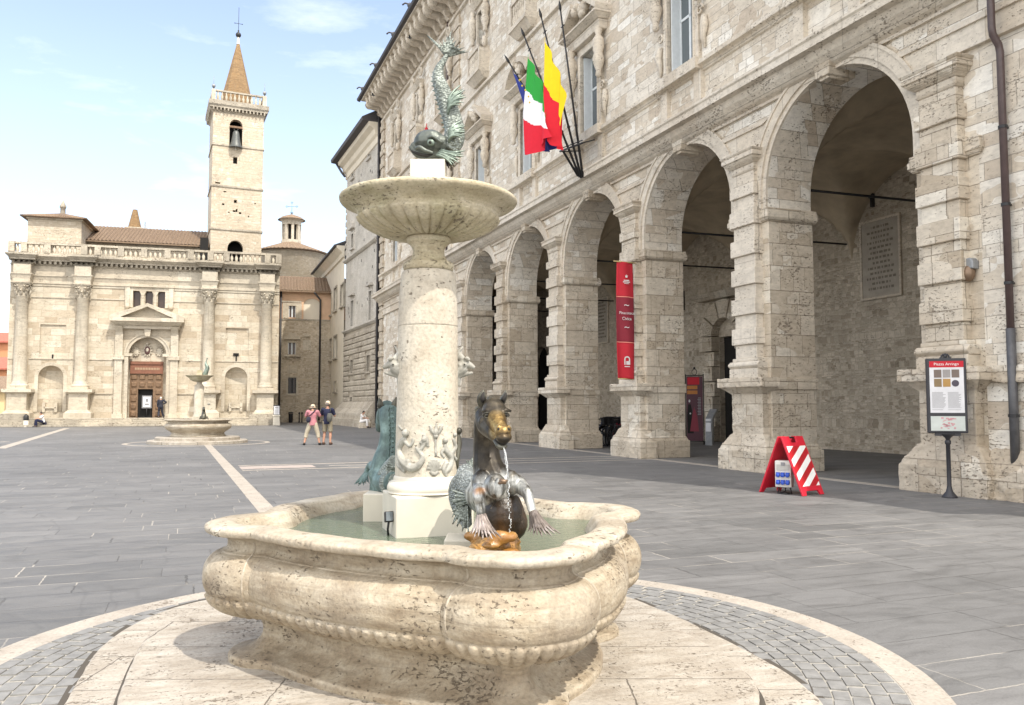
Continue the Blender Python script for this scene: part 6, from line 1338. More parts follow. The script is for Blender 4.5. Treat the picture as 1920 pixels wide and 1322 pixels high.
# belly rock, water jet
b = MB(); BL(b, 943, 962, 4.44, 40, 46, ry=44); BL(b, 930, 990, 4.44, 36, 30); BL(b, 962, 980, 4.45, 28, 34)
b.build('belly_rock', 'wet_dark', fo, mods=remesh(.012, 2)+[])
b = MB()
rr = random.Random(3); P0_, P1_ = k(926, 990, 4.45), None
for i in range(26): b.ball(k(rr.uniform(888, 968), rr.uniform(1003, 1036), rr.uniform(4.2, 4.6)), (rr.uniform(.03, .07), rr.uniform(.03, .06), rr.uniform(.02, .04)), 8)
b.ball(k(928, 1030, 4.42), (.14, .16, .08), 14); b.build('stained_rock', 'rust_rock', fo, mods=remesh(.011, 1))
b = MB(); c = k(872, 1010, 4.78); b.box(c.x-.11, c.x+.12, c.y-.14, c.y+.12, .70, .86); b.build('horse_block', 'marble', fo, mods=[('BEVEL', dict(width=.01, segments=2))])
b = MB(); rr = random.Random(6); n = 46
for i in range(n):
    t = i/(n-1); x = 943+7*min(1, t*3)+7*t; y = 838+ 158*t; D = 4.06+.12*t-.1*math.sin(t*2); s_ = (1.3 if t < .45 else 2.0)*rr.uniform(.5, 1.2)
    b.ball(k(x+rr.uniform(-1.2, 1.2)*(1+t), y, D), (s_*D/F*.6, s_*D/F*.6, s_*D/F*(2.2 if t < .5 else 1.0)), 7)
b.tube([k(943, 836, 4.06), k(948, 850, 4.04), k(951, 870, 4.03), k(953, 900, 4.03)], [.004, .0035, .003, .002], 6); b.build('water_jet', 'jet', fo)
b = MB(); TB(b, [(938, 900, 4.17, 3), (943, 902, 4.15, 4), (948, 906, 4.16, 2.5)], n=6); TB(b, [(935, 906, 4.17, 2.5), (944, 903, 4.15, 4), (951, 901, 4.16, 2)], n=6); b.build('spigot', 'copper', sh_)
# ---------------------------------------------------------------- far seahorse seen from behind
b = MB()
TB(b, [(728, 768, 6.2, 17), (729, 785, 6.16, 18), (731, 810, 6.15, 18), (728, 840, 6.15, 20), (721, 868, 6.12, 24), (718, 890, 6.1, 25), (724, 905, 6.0, 23), (742, 905, 5.85, 22)])
TB(b, [(727, 762, 6.22, 14), (721, 776, 6.32, 15), (715, 792, 6.42, 11), (712, 806, 6.48, 8)])
TB(b, [(706, 880, 6.2, 11), (697, 872, 6.28, 8), (690, 880, 6.32, 6), (687, 888, 6.32, 5)]); TB(b, [(704, 890, 6.1, 9), (697, 886, 6.06, 7), (698, 900, 6.04, 5)])
s2 = b.build('seahorse', 'bronze_teal', fo, label='far seahorse with green patina, seen from behind', mods=remesh(.008, 2))
for p in ([(714, 766, 6.2, 5), (713, 757, 6.2, 6), (711, 746, 6.2, 1)], [(739, 766, 6.2, 5), (740, 757, 6.2, 6), (743, 744, 6.2, 1)]): b = MB(); TB(b, p, n=8, flat=.6); b.build('ear', 'bronze_dark', s2)
b = MB()
for i in range(11): t = i/10; x = 735+2*math.sin(t*3); y = 764+92*t; b.ball(k(x, y, 6.03-.01*t), (.011, .02, .013), 6); b.ball(k(x-6, y+3, 6.04), (.008, .014, .02), 6)
b.build('mane', 'bronze_teal', s2)
b = MB(); TB(b, [(725, 900, 6.02, 22), (733, 880, 5.95, 18), (742, 865, 5.85, 14)]); BL(b, 732, 905, 5.9, 22, 26); b.build('scaled_body', 'bronze_scale', s2, mods=remesh(.010, 2))
finobj(k(687, 885, 6.32), [k(667, 906, 6.35), k(673, 909, 6.3), k(681, 908, 6.25), k(690, 905, 6.22)], .03, 'webbed_foot', 'bronze_teal', s2, ribs=2, amp=.006)
finobj(k(698, 895, 6.04), [k(694, 925, 6.05), k(700, 929, 6.0), k(708, 927, 5.97)], .03, 'webbed_foot', 'bronze_teal', s2, ribs=2, amp=.006)
b = MB(); c = k(706, 945, 5.95); b.box(c.x-.07, c.x+.10, c.y-.15, c.y+.1, .70, .99); b.build('horse_block', 'marble', fo, mods=[('BEVEL', dict(width=.01, segments=2))])
# ---------------------------------------------------------------- reliefs on the shaft
def onsh(x, y, out=.0, cx_=800):
    r_ = .200; px_ = r_*F/5.18; t = max(-.985, min(.985, (x-cx_)/px_)); D = FC0.y-r_*math.sqrt(1-t*t); p = atY(x, y, D); d = Vector((p.x-FC0.x, p.y-FC0.y, 0)).normalized(); q = FC0+d*(r_+out); return Vector((q.x, q.y, p.z))
def RT(b, pts, n=8, k_=4): w_ = [tuple(onsh(x, y, r*.0033*.3))+(r*.0033,) for x, y, r in pts]; s_ = spline(w_, k_); b.tube([p[:3] for p in s_], [p[3] for p in s_], n)
def RB(b, x, y, r): b.ball(onsh(x, y, r*.0033*.4), r*.0033, 10)
b = MB(); RB(b, 764, 812, 8); RT(b, [(757, 806, 3), (751, 800, 3), (748, 795, 1)]); RT(b, [(763, 820, 5), (756, 830, 7), (752, 842, 7), (755, 856, 8), (762, 868, 9), (774, 877, 9), (786, 872, 7), (793, 858, 5), (786, 845, 4), (780, 838, 3)]); RT(b, [(762, 828, 4), (770, 836, 3.5), (776, 828, 3), (775, 822, 3)]); RB(b, 796, 824, 6); RT(b, [(796, 830, 4), (790, 842, 4), (782, 846, 3)]); RB(b, 790, 830, 4); RB(b, 801, 829, 4); RT(b, [(754, 846, 5), (749, 860, 6), (752, 874, 5), (764, 884, 5)]); RB(b, 756, 858, 8); RB(b, 768, 866, 7); RT(b, [(803, 838, 3), (800, 820, 3), (792, 815, 2)])
b.build('mermaid_relief', 'relief', fo, mods=remesh(.005, 1))
b = MB(); RT(b, [(817, 855, 2.2), (817, 818, 2.4)]); RT(b, [(817, 818, 4), (817, 810, 5.5), (818, 802, 3), (818, 793, 1)]); RT(b, [(817, 815, 3.5), (810, 808, 3.5), (808, 800, 3), (804, 799, 1)]); RT(b, [(817, 815, 3.5), (825, 808, 3.5), (827, 801, 3), (832, 799, 1)]); RB(b, 817, 818, 5); b.build('trident_relief', 'relief', fo)
b = MB()
for i in range(9): a = math.pi*(.08+.84*i/8); RT(b, [(814, 884, 2), (814+7*math.cos(a), 884-12*math.sin(a)-2, 3.2), (814+14*math.cos(a), 884-24*math.sin(a), 3.6)], 6, 2)
RT(b, [(806, 884, 3), (814, 890, 4), (822, 884, 3)]); b.build('shell_relief', 'relief', fo, mods=remesh(.004, 1))
b = MB(); RB(b, 835, 826, 6); RT(b, [(834, 834, 4), (838, 846, 6), (846, 858, 6), (844, 874, 6), (836, 886, 4)]); RT(b, [(850, 822, 3), (854, 838, 5), (848, 850, 4), (856, 862, 4)]); RT(b, [(832, 842, 4), (828, 850, 3), (834, 858, 3)]); RB(b, 853, 815, 5); RT(b, [(838, 866, 5), (832, 880, 5), (838, 894, 3)]); b.build('cherub_relief', 'relief', fo, mods=remesh(.005, 1))
b = MB(); RB(b, 859, 808, 7); RT(b, [(859, 816, 5), (859, 832, 7), (858, 848, 6), (857, 866, 5), (858, 880, 3)]); b.build('cherub_relief', 'bronze_dark', fo, mods=remesh(.005, 1))
# ---------------------------------------------------------------- spouting masks
def mask(sgn, mm):
    b = MB(); Dm = 5.34 if sgn < 0 else 5.44; X = lambda dx: (748 if sgn < 0 else 860)+sgn*dx
    TB(b, [(X(-6), 696, Dm, 14), (X(4), 690, Dm, 14), (X(12), 684, Dm, 11), (X(18), 684, Dm, 7.5), (X(25), 687, Dm, 5), (X(30), 690, Dm, 3)])
    TB(b, [(X(0), 702, Dm, 9), (X(10), 702, Dm, 5), (X(20), 700, Dm, 3.5), (X(27), 699, Dm, 2.5)]); TB(b, [(X(8), 676, Dm, 7), (X(2), 668, Dm, 7), (X(0), 660, Dm, 4), (X(6), 652, Dm, 2.5), (X(9), 649, Dm, 1)])
    TB(b, [(X(12), 674, Dm-.03, 4), (X(16), 672, Dm-.03, 4), (X(20), 676, Dm-.03, 3)]); TB(b, [(X(-4), 672, Dm, 6), (X(-8), 668, Dm, 6), (X(-10), 676, Dm, 6), (X(-8), 690, Dm, 5)])
    for i in range(5): TB(b, [(X(-2-i*1.5), 682+i*6, Dm-.03, 4), (X(2-i*2), 686+i*6, Dm-.04, 3), (X(3-i*2), 692+i*6, Dm-.03, 1)])
    TB(b, [(X(-3), 704, Dm, 7), (X(-2), 714, Dm, 6), (X(0), 724, Dm, 3)]); BL(b, X(11), 684, Dm-.04, 3.6)
    o = b.build('water_mask', mm, fo, mods=remesh(.0045, 1)); b = MB(); BL(b, X(11), 683.5, Dm-.052, 1.6); b.build('eye', 'dark_bronze_hole', o)
mask(-1, 'relief'); mask(1, 'relief')
# ---------------------------------------------------------------- dolphin on top
DD = FC0.y
b = MB()
TB(b, [(842, 282, DD, 17), (851, 263, DD, 20), (852, 242, DD, 19), (847, 220, DD, 18.5), (838, 193, DD, 17.5), (829, 168, DD, 15), (822, 148, DD, 12), (823, 130, DD, 9), (831, 115, DD, 6), (839, 103, DD, 4.5)], n=20)
dol = b.build('dolphin', 'bronze_scale', fo, label='bronze dolphin standing head down on the bowl', mods=remesh(.007, 2))
b = MB(); BL(b, 806, 266, DD, 31, 23, ry=26); BL(b, 822, 272, DD, 26, 20, ry=25); TB(b, [(835, 284, DD, 16), (815, 287, DD, 11), (795, 284, DD, 9), (780, 276, DD, 7), (773, 268, DD, 4)]); TB(b, [(825, 292, DD, 7), (800, 294, DD, 6), (783, 290, DD, 6), (774, 281, DD, 5), (768, 274, DD, 3)]); TB(b, [(780, 279, DD-.07, 4), (787, 276, DD-.09, 4), (797, 282, DD-.09, 4), (812, 287, DD-.09, 3)]); TB(b, [(803, 259, DD-.09, 3), (811, 256, DD-.1, 3.2), (820, 262, DD-.09, 3), (830, 268, DD-.08, 2)])
b.build('head', 'bronze_grey', dol, mods=remesh(.005, 2))
b = MB(); BL(b, 808, 267, DD-.088, 7.5, n=18, ry=5); b.build('eye', 'bronze_green', dol)
b = MB(); BL(b, 806.5, 267, DD-.104, 3.0, n=12, ry=2); b.build('pupil', 'dark_bronze_hole', dol)
b = MB(); TB(b, [(772, 283, DD-.03, 2), (785, 289, DD-.075, 3), (800, 291.5, DD-.08, 3), (812, 289, DD-.075, 1.5)], n=8); b.build('mouth', 'dark_bronze_hole', dol)
finobj(k(838, 104, DD), [k(809, 72, DD+.05), k(820, 84, DD-.04), k(832, 76, DD), k(845, 63, DD+.02), k(853, 78, DD-.05), k(866, 90, DD-.03), k(872, 97, DD)], .03, 'tail_fin', 'bronze_scale', dol, ribs=3, amp=.006)
finobj(k(840, 209, DD-.05), [k(861, 165, DD-.02), k(868, 172, DD-.05), k(869, 182, DD-.07), k(862, 195, DD-.08)], .06, 'dorsal_fin', 'bronze_green', dol, ribs=3, amp=.006, bend=(-.02, -.02, .01))
finobj(k(842, 262, DD-.08), [k(864, 230, DD-.06), k(869, 238, DD-.08), k(870, 247, DD-.1), k(864, 255, DD-.12)], .06, 'dorsal_fin', 'bronze_green', dol, ribs=3, amp=.006, bend=(-.02, -.02, .01))
finobj(k(822, 286, DD-.08), [k(866, 286, DD-.06), k(865, 294, DD-.08), k(858, 303, DD-.09), k(848, 306, DD-.1)], .05, 'pectoral_fin', 'bronze_green', dol, ribs=3, amp=.006)
finobj(k(835, 300, DD+.06), [k(858, 300, DD+.06), k(852, 311, DD+.02), k(842, 314, DD+.0)], .05, 'pectoral_fin', 'bronze_dark', dol, ribs=2, amp=.005)
b = MB()
EDG = [(130, 814.5), (148, 811), (168, 815), (193, 821), (220, 829.5), (242, 834)]
def edge(y):
    for (y0, x0), (y1, x1) in zip(EDG, EDG[1:]):
        if y0 <= y <= y1: return x0+(x1-x0)*(y-y0)/(y1-y0)
    return EDG[-1][1]
for i in range(13): y = 132+8.6*i; x = edge(y); b.add([k(x+5, y, DD-.01), k(x-5, y+3, DD), k(x+6, y+9, DD-.01), k(x+6, y+5, DD-.03), k(x+6, y+5, DD+.02)], [(0, 1, 3), (1, 2, 3), (0, 4, 1), (1, 4, 2), (0, 3, 2, 4)])
b.build('spine_scutes', 'bronze_green', dol)
# underwater lamp
ll = empty('basin_lamp', k(730, 985, 5.2)-Vector((0, 0, .03)), .3, 'small black floodlight in the basin water at the left of the plinth', 'lamp')
b = MB(); T = Matrix.Translation(k(729, 969, 5.15)) @ Matrix.Rotation(.35, 4, 'Z') @ Matrix.Rotation(-.25, 4, 'X'); b.box(-.026, .026, -.02, .02, -.032, .032, T=T); b.build('lamp_body', 'iron', ll, mods=[('BEVEL', dict(width=.005, segments=2))])
b = MB(); b.box(-.021, .021, -.024, -.019, -.027, .027, T=T); b.build('lens', 'glass', ll)
b = MB(); b.tube([k(729, 978, 5.16), k(727, 992, 5.18), k(728, 1004, 5.2)], .007, 6); b.build('bracket', 'iron', ll)
# ================================================================ FAR FOUNTAIN
f2o = empty('fountain', f2, .3, 'small second fountain seen whole in the middle of the square, in front of the cathedral', 'fountain')
FF2 = Matrix.Translation(f2) @ Matrix.Rotation(.3, 4, 'Z'); D2 = f2.y; k2 = D2/F
def Z2(y): return atY(381, y, D2).z
g_ = lambda: MB(FF2)
for (e, z0, z1) in ((2.02, 0, .14), (1.7, .13, .28)): b = g_(); b.lathe([(0, z1), (e-.04, z1), (e, z1-.03), (e, z0)], n=48, smooth=False); b.build('step', 'trav_step', f2o)
q_ = lambda r, z, a: r*(1+.07*abs(math.cos(2*a))**3)
b = g_(); b.lathe(spline([(1.0, .28), (1.05, .30), (.98, .42), (1.05, .5), (1.2, .6), (1.26, .72), (1.2, .82), (1.12, .86), (1.14, .92), (1.27, .96), (1.28, 1.0), (1.1, 1.0), (1.05, .8)], 3), n=64, fn=q_); b.build('basin', 'trav', f2o)
b = g_(); b.lathe([(0, .90), (1.08, .90)], n=32); b.build('water', 'water', f2o)
b = g_(); b.box(-.26, .26, -.26, .26, .8, 1.12); b.lathe([(.24, 1.1), (.2, 1.25), (.19, 2.42), (.16, 2.45), (.1, 2.52), (.12, 2.62)], n=24); b.build('column', 'trav_shaft', f2o)
b = g_(); b.lathe(spline([(.12, 2.6), (.25, 2.62), (.38, 2.7), (.44, 2.78), (.54, 2.84), (.56, 2.88), (.3, 2.82), (0, 2.8)], 3), n=32); b.box(-.11, .11, -.11, .11, 2.8, 3.1); b.build('bowl', 'trav_bowl', f2o)
b = MB(); TB(b, [(384, 706, D2, 3.4), (386, 698, D2, 4.4), (389, 690, D2, 4), (386, 682, D2, 2.6), (387, 676, D2, 1.2), (389, 671, D2, 2.0)], n=10); TB(b, [(389, 700, D2, 4.5), (383, 701, D2, 3.5), (379, 702, D2, 1.5)], n=8); b.build('dolphin', 'bronze_green', f2o, mods=remesh(.03, 2))
D3 = D2-1.0
b = MB(); TB(b, [(382, 765, D3, 2.4), (382, 772, D3+.1, 3.2), (382, 780, D3, 4.5), (382, 786, D3, 5)], n=10); TB(b, [(382, 764, D3, 2.6), (383, 769, D3-.2, 1.8)], n=8); TB(b, [(376, 780, D3, 1.5), (374, 787, D3, 1.2)], n=6); TB(b, [(388, 780, D3, 1.5), (391, 787, D3, 1.2)], n=6); b.build('seahorse', 'bronze_dark', f2o, mods=remesh(.03, 1))
b = MB(); TB(b, [(374, 757, D2, 2.5), (370, 758, D2, 1.5)], n=6); TB(b, [(390, 757, D2, 2.5), (394, 758, D2, 1.5)], n=6); b.build('water_mask', 'relief', f2o)
# ================================================================ FLAGS on the palace
def OC(x, y, off): s_, z_ = on_palace(x, y, off); return PW(s_, off, z_)
def OS(x, y, s_):                                  # on the cross plane at distance s_ along the palace
    r = ray(x, y); t = s_/(r.x*PD.x+r.y*PD.y); return Vector((r.x*t, r.y*t, CAMH+r.z*t))
bk = empty('flag_bracket', PW(26.0, -12.9, 11.1), GR, 'black iron flag bracket fixed to the palace wall under the main floor windows', 'bracket')
A0, A1 = OC(1115, 263, -13.0), OC(1108, 270, -13.0); B0, B1 = OC(1050, 284, -11.9), OC(1092, 268, -11.9)
b = MB(); b.tube([OC(1115, 262, -13.05), B1], .025, 6); b.tube([OC(1090, 283, -13.05), B0], .025, 6); b.tube([B0, B1], .035, 6); b.tube([B0+Vector((0, 0, .09)), B1+Vector((0, 0, .09))], .02, 6); b.build('rail', 'iron', bk)
fbase = [(1084, 330), (1087, 332), (1090, 334), (1093, 333)]; ftip = [(955, 118), (983, 68), (1015, 33), (1051, 20)]; foff = [-10.2, -10.6, -11.0, -11.3]
poles = []
labs = ['leftmost flagpole of the fan, carrying the blue flag', 'second flagpole from the left, carrying the green white and red flag', 'third flagpole from the left, carrying the yellow and red flag', 'rightmost flagpole of the fan, bare without any flag']
for (bx, by), (tx_, ty_), of, lb in zip(fbase, ftip, foff, labs):
    a, c = OC(bx, by, -12.45), OC(tx_, ty_, of); t = empty('flagpole', a, 0, lb, 'flagpole', 'flagpoles on the palace front')
    b = MB(); b.tube([a, c], [.045, .025], 8); b.build('pole', 'iron', t)
    b = MB(); d = (c-a).normalized(); b.tube([c, c+d*.10, c+d*.22, c+d*.34], [.03, .05, .035, .004], 8); b.tube([c-d*.5-PD*.12, c-d*.5+PD*.12], .02, 5); b.build('spearhead', 'iron', t)
    b = MB(); q = a.lerp(c, .32); b.ball(q, .06, 6); b.build('clamp', 'iron', t); poles.append((a, c))
def flag(name, label, top, bot, offs, cols, fold, nfold=3, nu=40, nv=96, stars=None, tri=None):
    """cloth hanging from two points of a pole; top=(x,y)x2 hoist ends, bot=(x,y)x2; cols=[(fraction,material)]"""
    T0, T1 = OC(*top[0], offs[0]), OC(*top[1], offs[1]); U0, U1 = OC(*bot[0], offs[2]), OC(*bot[1], offs[3]); n1 = PF.col[1].to_3d()
    def f(u, v):
        p = T0.lerp(T1, u).lerp(U0.lerp(U1, u), v**.92); w_ = math.sin(u*math.pi*nfold+v*1.5)*fold*min(1, .15+v*1.6)+.35*fold*math.sin(u*math.pi*nfold*2.3+v*4)
        return p+n1*w_+PD*w_*.6+Vector((0, 0, -.10*v*math.sin(u*math.pi*1.5+.4)))
    b = MB(); b.grid(f, nu, nv); o = b.build(name, cols[0][1], loc=T0, label=label, cat='flag', group='flags on the palace front', mods=[('SUBSURF', dict(levels=1, render_levels=1))])
    for c in cols[1:]: o.data.materials.append(M[c[1]])
    for p in o.data.polygons:
        k = p.index//(nu-1)/(nv-1); h = (p.index % (nu-1))/(nu-1); kk = k+tri*(h-.5) if tri else k
        p.material_index = max(i for i, c in enumerate(cols) if kk >= c[0] or i == 0)
    return o, f
flag('flag', 'blue flag with small gold stars, leftmost and partly hidden behind the tricolour', ((961, 131), (1008, 208)), ((1018, 279), (1049, 283)), (-10.3, -10.9, -11.35, -11.5), [(0, 'flag_blue')], .07, 4)
bs, fs = None, None
flag('flag', 'green white and red striped flag hanging in folds', ((991, 100), (1028, 190)), ((991, 288), (1036, 262)), (-10.7, -11.1, -10.7, -11.1), [(0, 'flag_green'), (.36, 'flag_white'), (.68, 'flag_red')], .15, 2.5, tri=-.12)
flag('flag', 'yellow and red flag, the rightmost of the three hanging flags', ((1022, 68), (1062, 180)), ((1032, 262), (1057, 287)), (-11.05, -11.5, -11.1, -11.5), [(0, 'flag_yellow'), (.46, 'flag_crimson')], .13, 2.5, tri=-.10)
# gold stars on the blue flag as small proud pieces belong to the cloth
fb = [o for o in bpy.data.objects if o.name.startswith('flag') and o.data and 'blue' in o.get('label', '')][0]
b = MB()
for x, y in ((975, 150), (979, 161), (985, 169), (991, 181), (993, 192)): b.ball(OC(x, y, -10.35), (.03, .03, .035), 6)
b.build('star', 'flag_yellow', fb)
# ================================================================ BANNER on the third pier
SB = 22.32; tl, tr, bl, br_ = OS(1157, 494, SB), OS(1187, 488, SB), OS(1160, 706, SB), OS(1189, 712, SB)
bn = empty('hanging_banner', PW(SB, -12.4, 2.3), GR, 'tall narrow red banner with white lettering hanging on the pier', 'banner')
o0 = (PF.inverted() @ tl).y; o1 = (PF.inverted() @ tr).y; z1_ = (tl.z+tr.z)/2; z0_ = (bl.z+br_.z)/2
wd = abs(o1-o0); oa = max(o0, o1)
def bf(u, v): return PW(SB+.035*math.sin(u*math.pi*2.0+v*2)+.05*math.sin(v*math.pi)*math.cos(u*3), oa-wd*u, z0_+(z1_-z0_)*v-.03*u)
for (v0, v1, m_) in ((0, .31, 'banner_red'), (.31, .70, 'banner_dark'), (.70, 1, 'banner_red')):
    b = MB(); b.grid(lambda u, v: bf(u, v0+(v1-v0)*v), 12, 24); b.build('cloth', m_, bn, mods=[('SOLIDIFY', dict(thickness=.006))], label={'banner_dark': 'dark red middle panel with the white title'}.get(m_))
b = MB()
for v in (.31, .70): b.grid(lambda u, q: bf(u, v-.004+.008*q)-PD*.012, 12, 2)
b.build('seam_line', 'pink_line', bn)
b = MB(); b.tube([PW(SB, oa+.12, z1_), PW(SB, -12.85, z1_-.02)], .02, 6); b.build('rod', 'brass', bn); b = MB(); b.tube([PW(SB, oa-.0, z0_-.02), PW(SB, -12.75, z0_-.03)], .02, 6); b.build('rod', 'brass', bn)
nn = PF.col[1].to_3d()
def bT(u, v, eps=-.075): p = PW(SB+eps, oa-wd*u, z0_+(z1_-z0_)*v); X = Matrix.Identity(4); X.col[0] = (*(-nn), 0); X.col[1] = (0, 0, 1, 0); X.col[2] = (*(-PD), 0); X.col[3] = (*p, 1); return X
text('Pinacoteca', .120, 'title', 'letter_white', bn, bT(.5, .545)); text('Civica', .135, 'title', 'letter_white', bn, bT(.5, .495))
text('~', .3, 'flourish', 'letter_white', bn, bT(.5, .60)); text('~', .3, 'flourish', 'letter_white', bn, bT(.5, .41))
b = MB(bT(.5, .86)); b.prism([(-.03, 0), (.03, 0), (.05, .08), (.02, .05), (0, .10), (-.02, .05), (-.05, .08)], 0, .004, 'z'); b.box(-.09, .09, -.10, -.07, 0, .004); b.box(-.12, .12, -.15, -.12, 0, .004); b.box(-.08, .08, -.19, -.175, 0, .004); b.build('crest', 'letter_white', bn)
b = MB(bT(.5, .13)); b.lathe([(.06, 0), (.10, 0), (.10, .004), (.06, .004)], (0, .10), 16, 0, math.pi, smooth=False); b.box(-.10, -.06, -.06, .10, 0, .004); b.box(.06, .10, -.06, .10, 0, .004); b.box(-.03, .06, -.06, .05, 0, .004); b.box(-.09, .09, -.13, -.10, 0, .004); b.build('emblem', 'letter_white', bn)
# ================================================================ INFORMATION SIGN
gs = gp(1750, 926); DS = 14.6; gs = atY(1750, 0, DS); gs = Vector((gs.x, gs.y, 0)); ang = -.30
SG = Matrix.Translation(gs) @ Matrix.Rotation(ang, 4, 'Z')
sg = empty('information_sign', gs, ang, 'upright square history sign on a dark iron post in front of the nearest pier', 'sign')
S_ = lambda: MB(SG); zb_, zt_ = atY(1750, 812, DS).z, atY(1750, 672, DS).z; hw_ = .315
b = S_(); b.lathe([(.13, 0), (.125, .02), (.06, .10), (.045, .16), (.036, .2), (.036, zb_-.2), (.05, zb_-.19), (.05, zb_-.14), (.036, zb_-.12)], n=20, caps=True); b.lathe([(.03, zb_-.12), (.05, zb_-.08), (.12, zb_-.02)], n=20); b.box(-.2, .2, -.04, .04, zb_-.05, zb_); b.build('post', 'sign_iron', sg)
b = S_(); b.box(-hw_, hw_, -.06, .06, zb_, zt_); fr = b.build('frame', 'sign_iron', sg, mods=[('BEVEL', dict(width=.018, segments=3))])
H_s = zt_-zb_; b = S_(); b.box(-hw_+.045, hw_-.045, -.066, -.05, zb_+H_s*.27, zt_-.05); b.build('poster', 'poster_white', sg)
b = S_(); b.box(-hw_+.045, hw_-.045, -.066, -.05, zb_+.04, zb_+H_s*.225); b.build('map_panel', 'map_pale', sg)
b = S_(); b.box(-hw_+.045, hw_-.045, -.069, -.064, zt_-.16, zt_-.05); b.build('header', 'banner_red', sg)
TS = lambda x, z: SG @ Matrix.Translation((x, -.072, z)) @ Matrix.Rotation(math.pi/2, 4, 'X')
text('Piazza Arringo', .068, 'title', 'letter_white', sg, TS(0, zt_-.125))
b = S_(); rr = random.Random(4)
pc_ = ['photo_a', 'photo_b', 'photo_a', 'photo_c', 'photo_d', 'photo_e']
for i in range(6):
    q = S_(); x = -.20+.14*(i % 3); z = zt_-.34-.16*(i//3)
    if i == 5: q.lathe([(0, 0), (.058, 0), (.058, .004), (0, .004)], n=20, smooth=False, T=Matrix.Translation((x+.055, -.066, z+.06)) @ Matrix.Rotation(math.pi/2, 4, 'X'))
    else: q.box(x, x+.12, -.070, -.064, z, z+.14)
    q.build('photograph', pc_[i], sg)
z = zt_-.60
while z > zb_+H_s*.27+.05:
    for x0_ in (-.24, .01): b.box(x0_, x0_+.22*rr.uniform(.75, 1), -.068, -.064, z, z+.006)
    z -= .018 if rr.random() > .16 else .034
b.build('text_block', 'text_grey', sg)
b = S_()
for i in range(26): x = rr.uniform(-.12, .1); z = rr.uniform(zb_+.07, zb_+H_s*.20); b.box(x, x+rr.uniform(.02, .06), -.069, -.064, z, z+rr.uniform(.01, .03))
b.box(-.15, .15, -.0640, -.052, zb_+.07, zb_+H_s*.20); b.build('street_map', 'map_pink', sg)
b = S_(); 
for i in range(7): a = math.pi*i/6; b.ball((.06*math.cos(a), 0, zt_+.02+.05*math.sin(a)), .022, 8)
b.ball((0, 0, zt_+.035), .035, 10); b.box(-.09, .09, -.02, .02, zt_-.01, zt_+.02); b.build('crest', 'sign_iron', sg)
# ================================================================ RED AND WHITE WARNING TRESTLE with power box
to = (atY(1484, 0, 14.75)+atY(1523, 0, 15.12))/2; WX = Vector((atY(1523, 0, 15.12).x-atY(1484, 0, 14.75).x, .37, 0)).normalized()
WF0 = frame((to.x, to.y, 0), WX); WF = WF0 @ Matrix.Translation((0, .46, 0)); wa = math.atan2(WX.y, WX.x)
wt = empty('warning_trestle', WF.col[3].to_3d(), wa, 'red folding warning trestle with white diagonal stripes standing on the paving', 'barrier')
hwd = .31; HT = 1.03; SPR = .46
def panel(sgn, m_, name):
    # panel leaning from (y=sgn*SPR, z=0) to (y=sgn*.03, z=HT)
    b = MB(WF); Lp = math.hypot(SPR-.03, HT); T = Matrix.Translation((0, sgn*SPR, 0)) @ Matrix.Rotation(sgn*math.atan2(SPR-.03, HT), 4, 'X')
    P = [(-hwd, 0), (-hwd+.10, 0), (-hwd+.14, .085), (hwd-.14, .085), (hwd-.10, 0), (hwd, 0), (hwd, Lp), (.10, Lp), (.08, Lp-.12), (-.08, Lp-.12), (-.10, Lp), (-hwd, Lp)]
    b.prism(P, -.018, .018, 'y', T=T); o = b.build(name, m_, wt, mods=[('BEVEL', dict(width=.006, segments=2))]); return T, Lp, o
T, Lp, p1 = panel(-1, 'trestle_red', 'panel'); panel(1, 'trestle_red', 'panel')
zlo, zhi = .17, Lp-.19; xl, xr = -hwd+.035, hwd-.035
b = MB(WF)
for k in range(0, 6):
    # slanted stripe clipped to the field (polygon clip)
    s0 = zlo-.42+k*.262; w_ = .13; sl = .66
    poly = [(xl, s0), (xr, s0+(xr-xl)*sl), (xr, s0+w_+(xr-xl)*sl), (xl, s0+w_)]
    for zz, keep in ((zlo, 1), (zhi, -1)):
        out = []
        for (p, q) in zip(poly, poly[1:]+poly[:1]):
            ip, iq = (p[1]-zz)*keep >= 0, (q[1]-zz)*keep >= 0
            if ip: out.append(p)
            if ip != iq: t = (zz-p[1])/(q[1]-p[1]); out.append((p[0]+(q[0]-p[0])*t, zz))
        poly = out
        if len(poly) < 3: break
    if len(poly) >= 3: b.prism(poly, -.022, -.0175, 'y', T=T)
b.build('white_stripe', 'stripe_white', p1)
b = MB(WF); b.box(xl, xr, -.0195, -.017, zlo, zhi, T=T); b.build('reflective_field', 'trestle_field', p1)
b = MB(WF); b.tube([(-.09, 0, HT-.02), (.09, 0, HT-.02)], .016, 8); b.build('hinge_bar', 'iron', wt)
px0 = WF @ Vector((-.16, .02, 0)); px0 = Vector((px0.x, px0.y, 0)); BF = Matrix.Translation(px0) @ Matrix.Rotation(wa+R(68)-math.pi/2-R(20)*0, 4, 'Z')
BF = Matrix.Translation(px0) @ Matrix.Rotation(math.atan2(px0.y, px0.x)-math.pi/2-.25, 4, 'Z')
pb_ = empty('power_box', px0, 0, 'white portable power box with blue sockets under the red warning trestle', 'power box')
b = MB(BF); b.box(-.145, .145, -.10, .10, .12, .60); b.build('box', 'box_white', pb_, mods=[('BEVEL', dict(width=.02, segments=3))])
b = MB(BF); b.box(-.11, .11, -.112, -.095, .43, .53); b.build('breaker_window', 'grey_shutter', pb_); b = MB(BF); b.box(-.03, .04, -.12, -.1, .51, .57); b.build('latch', 'text_grey', pb_)
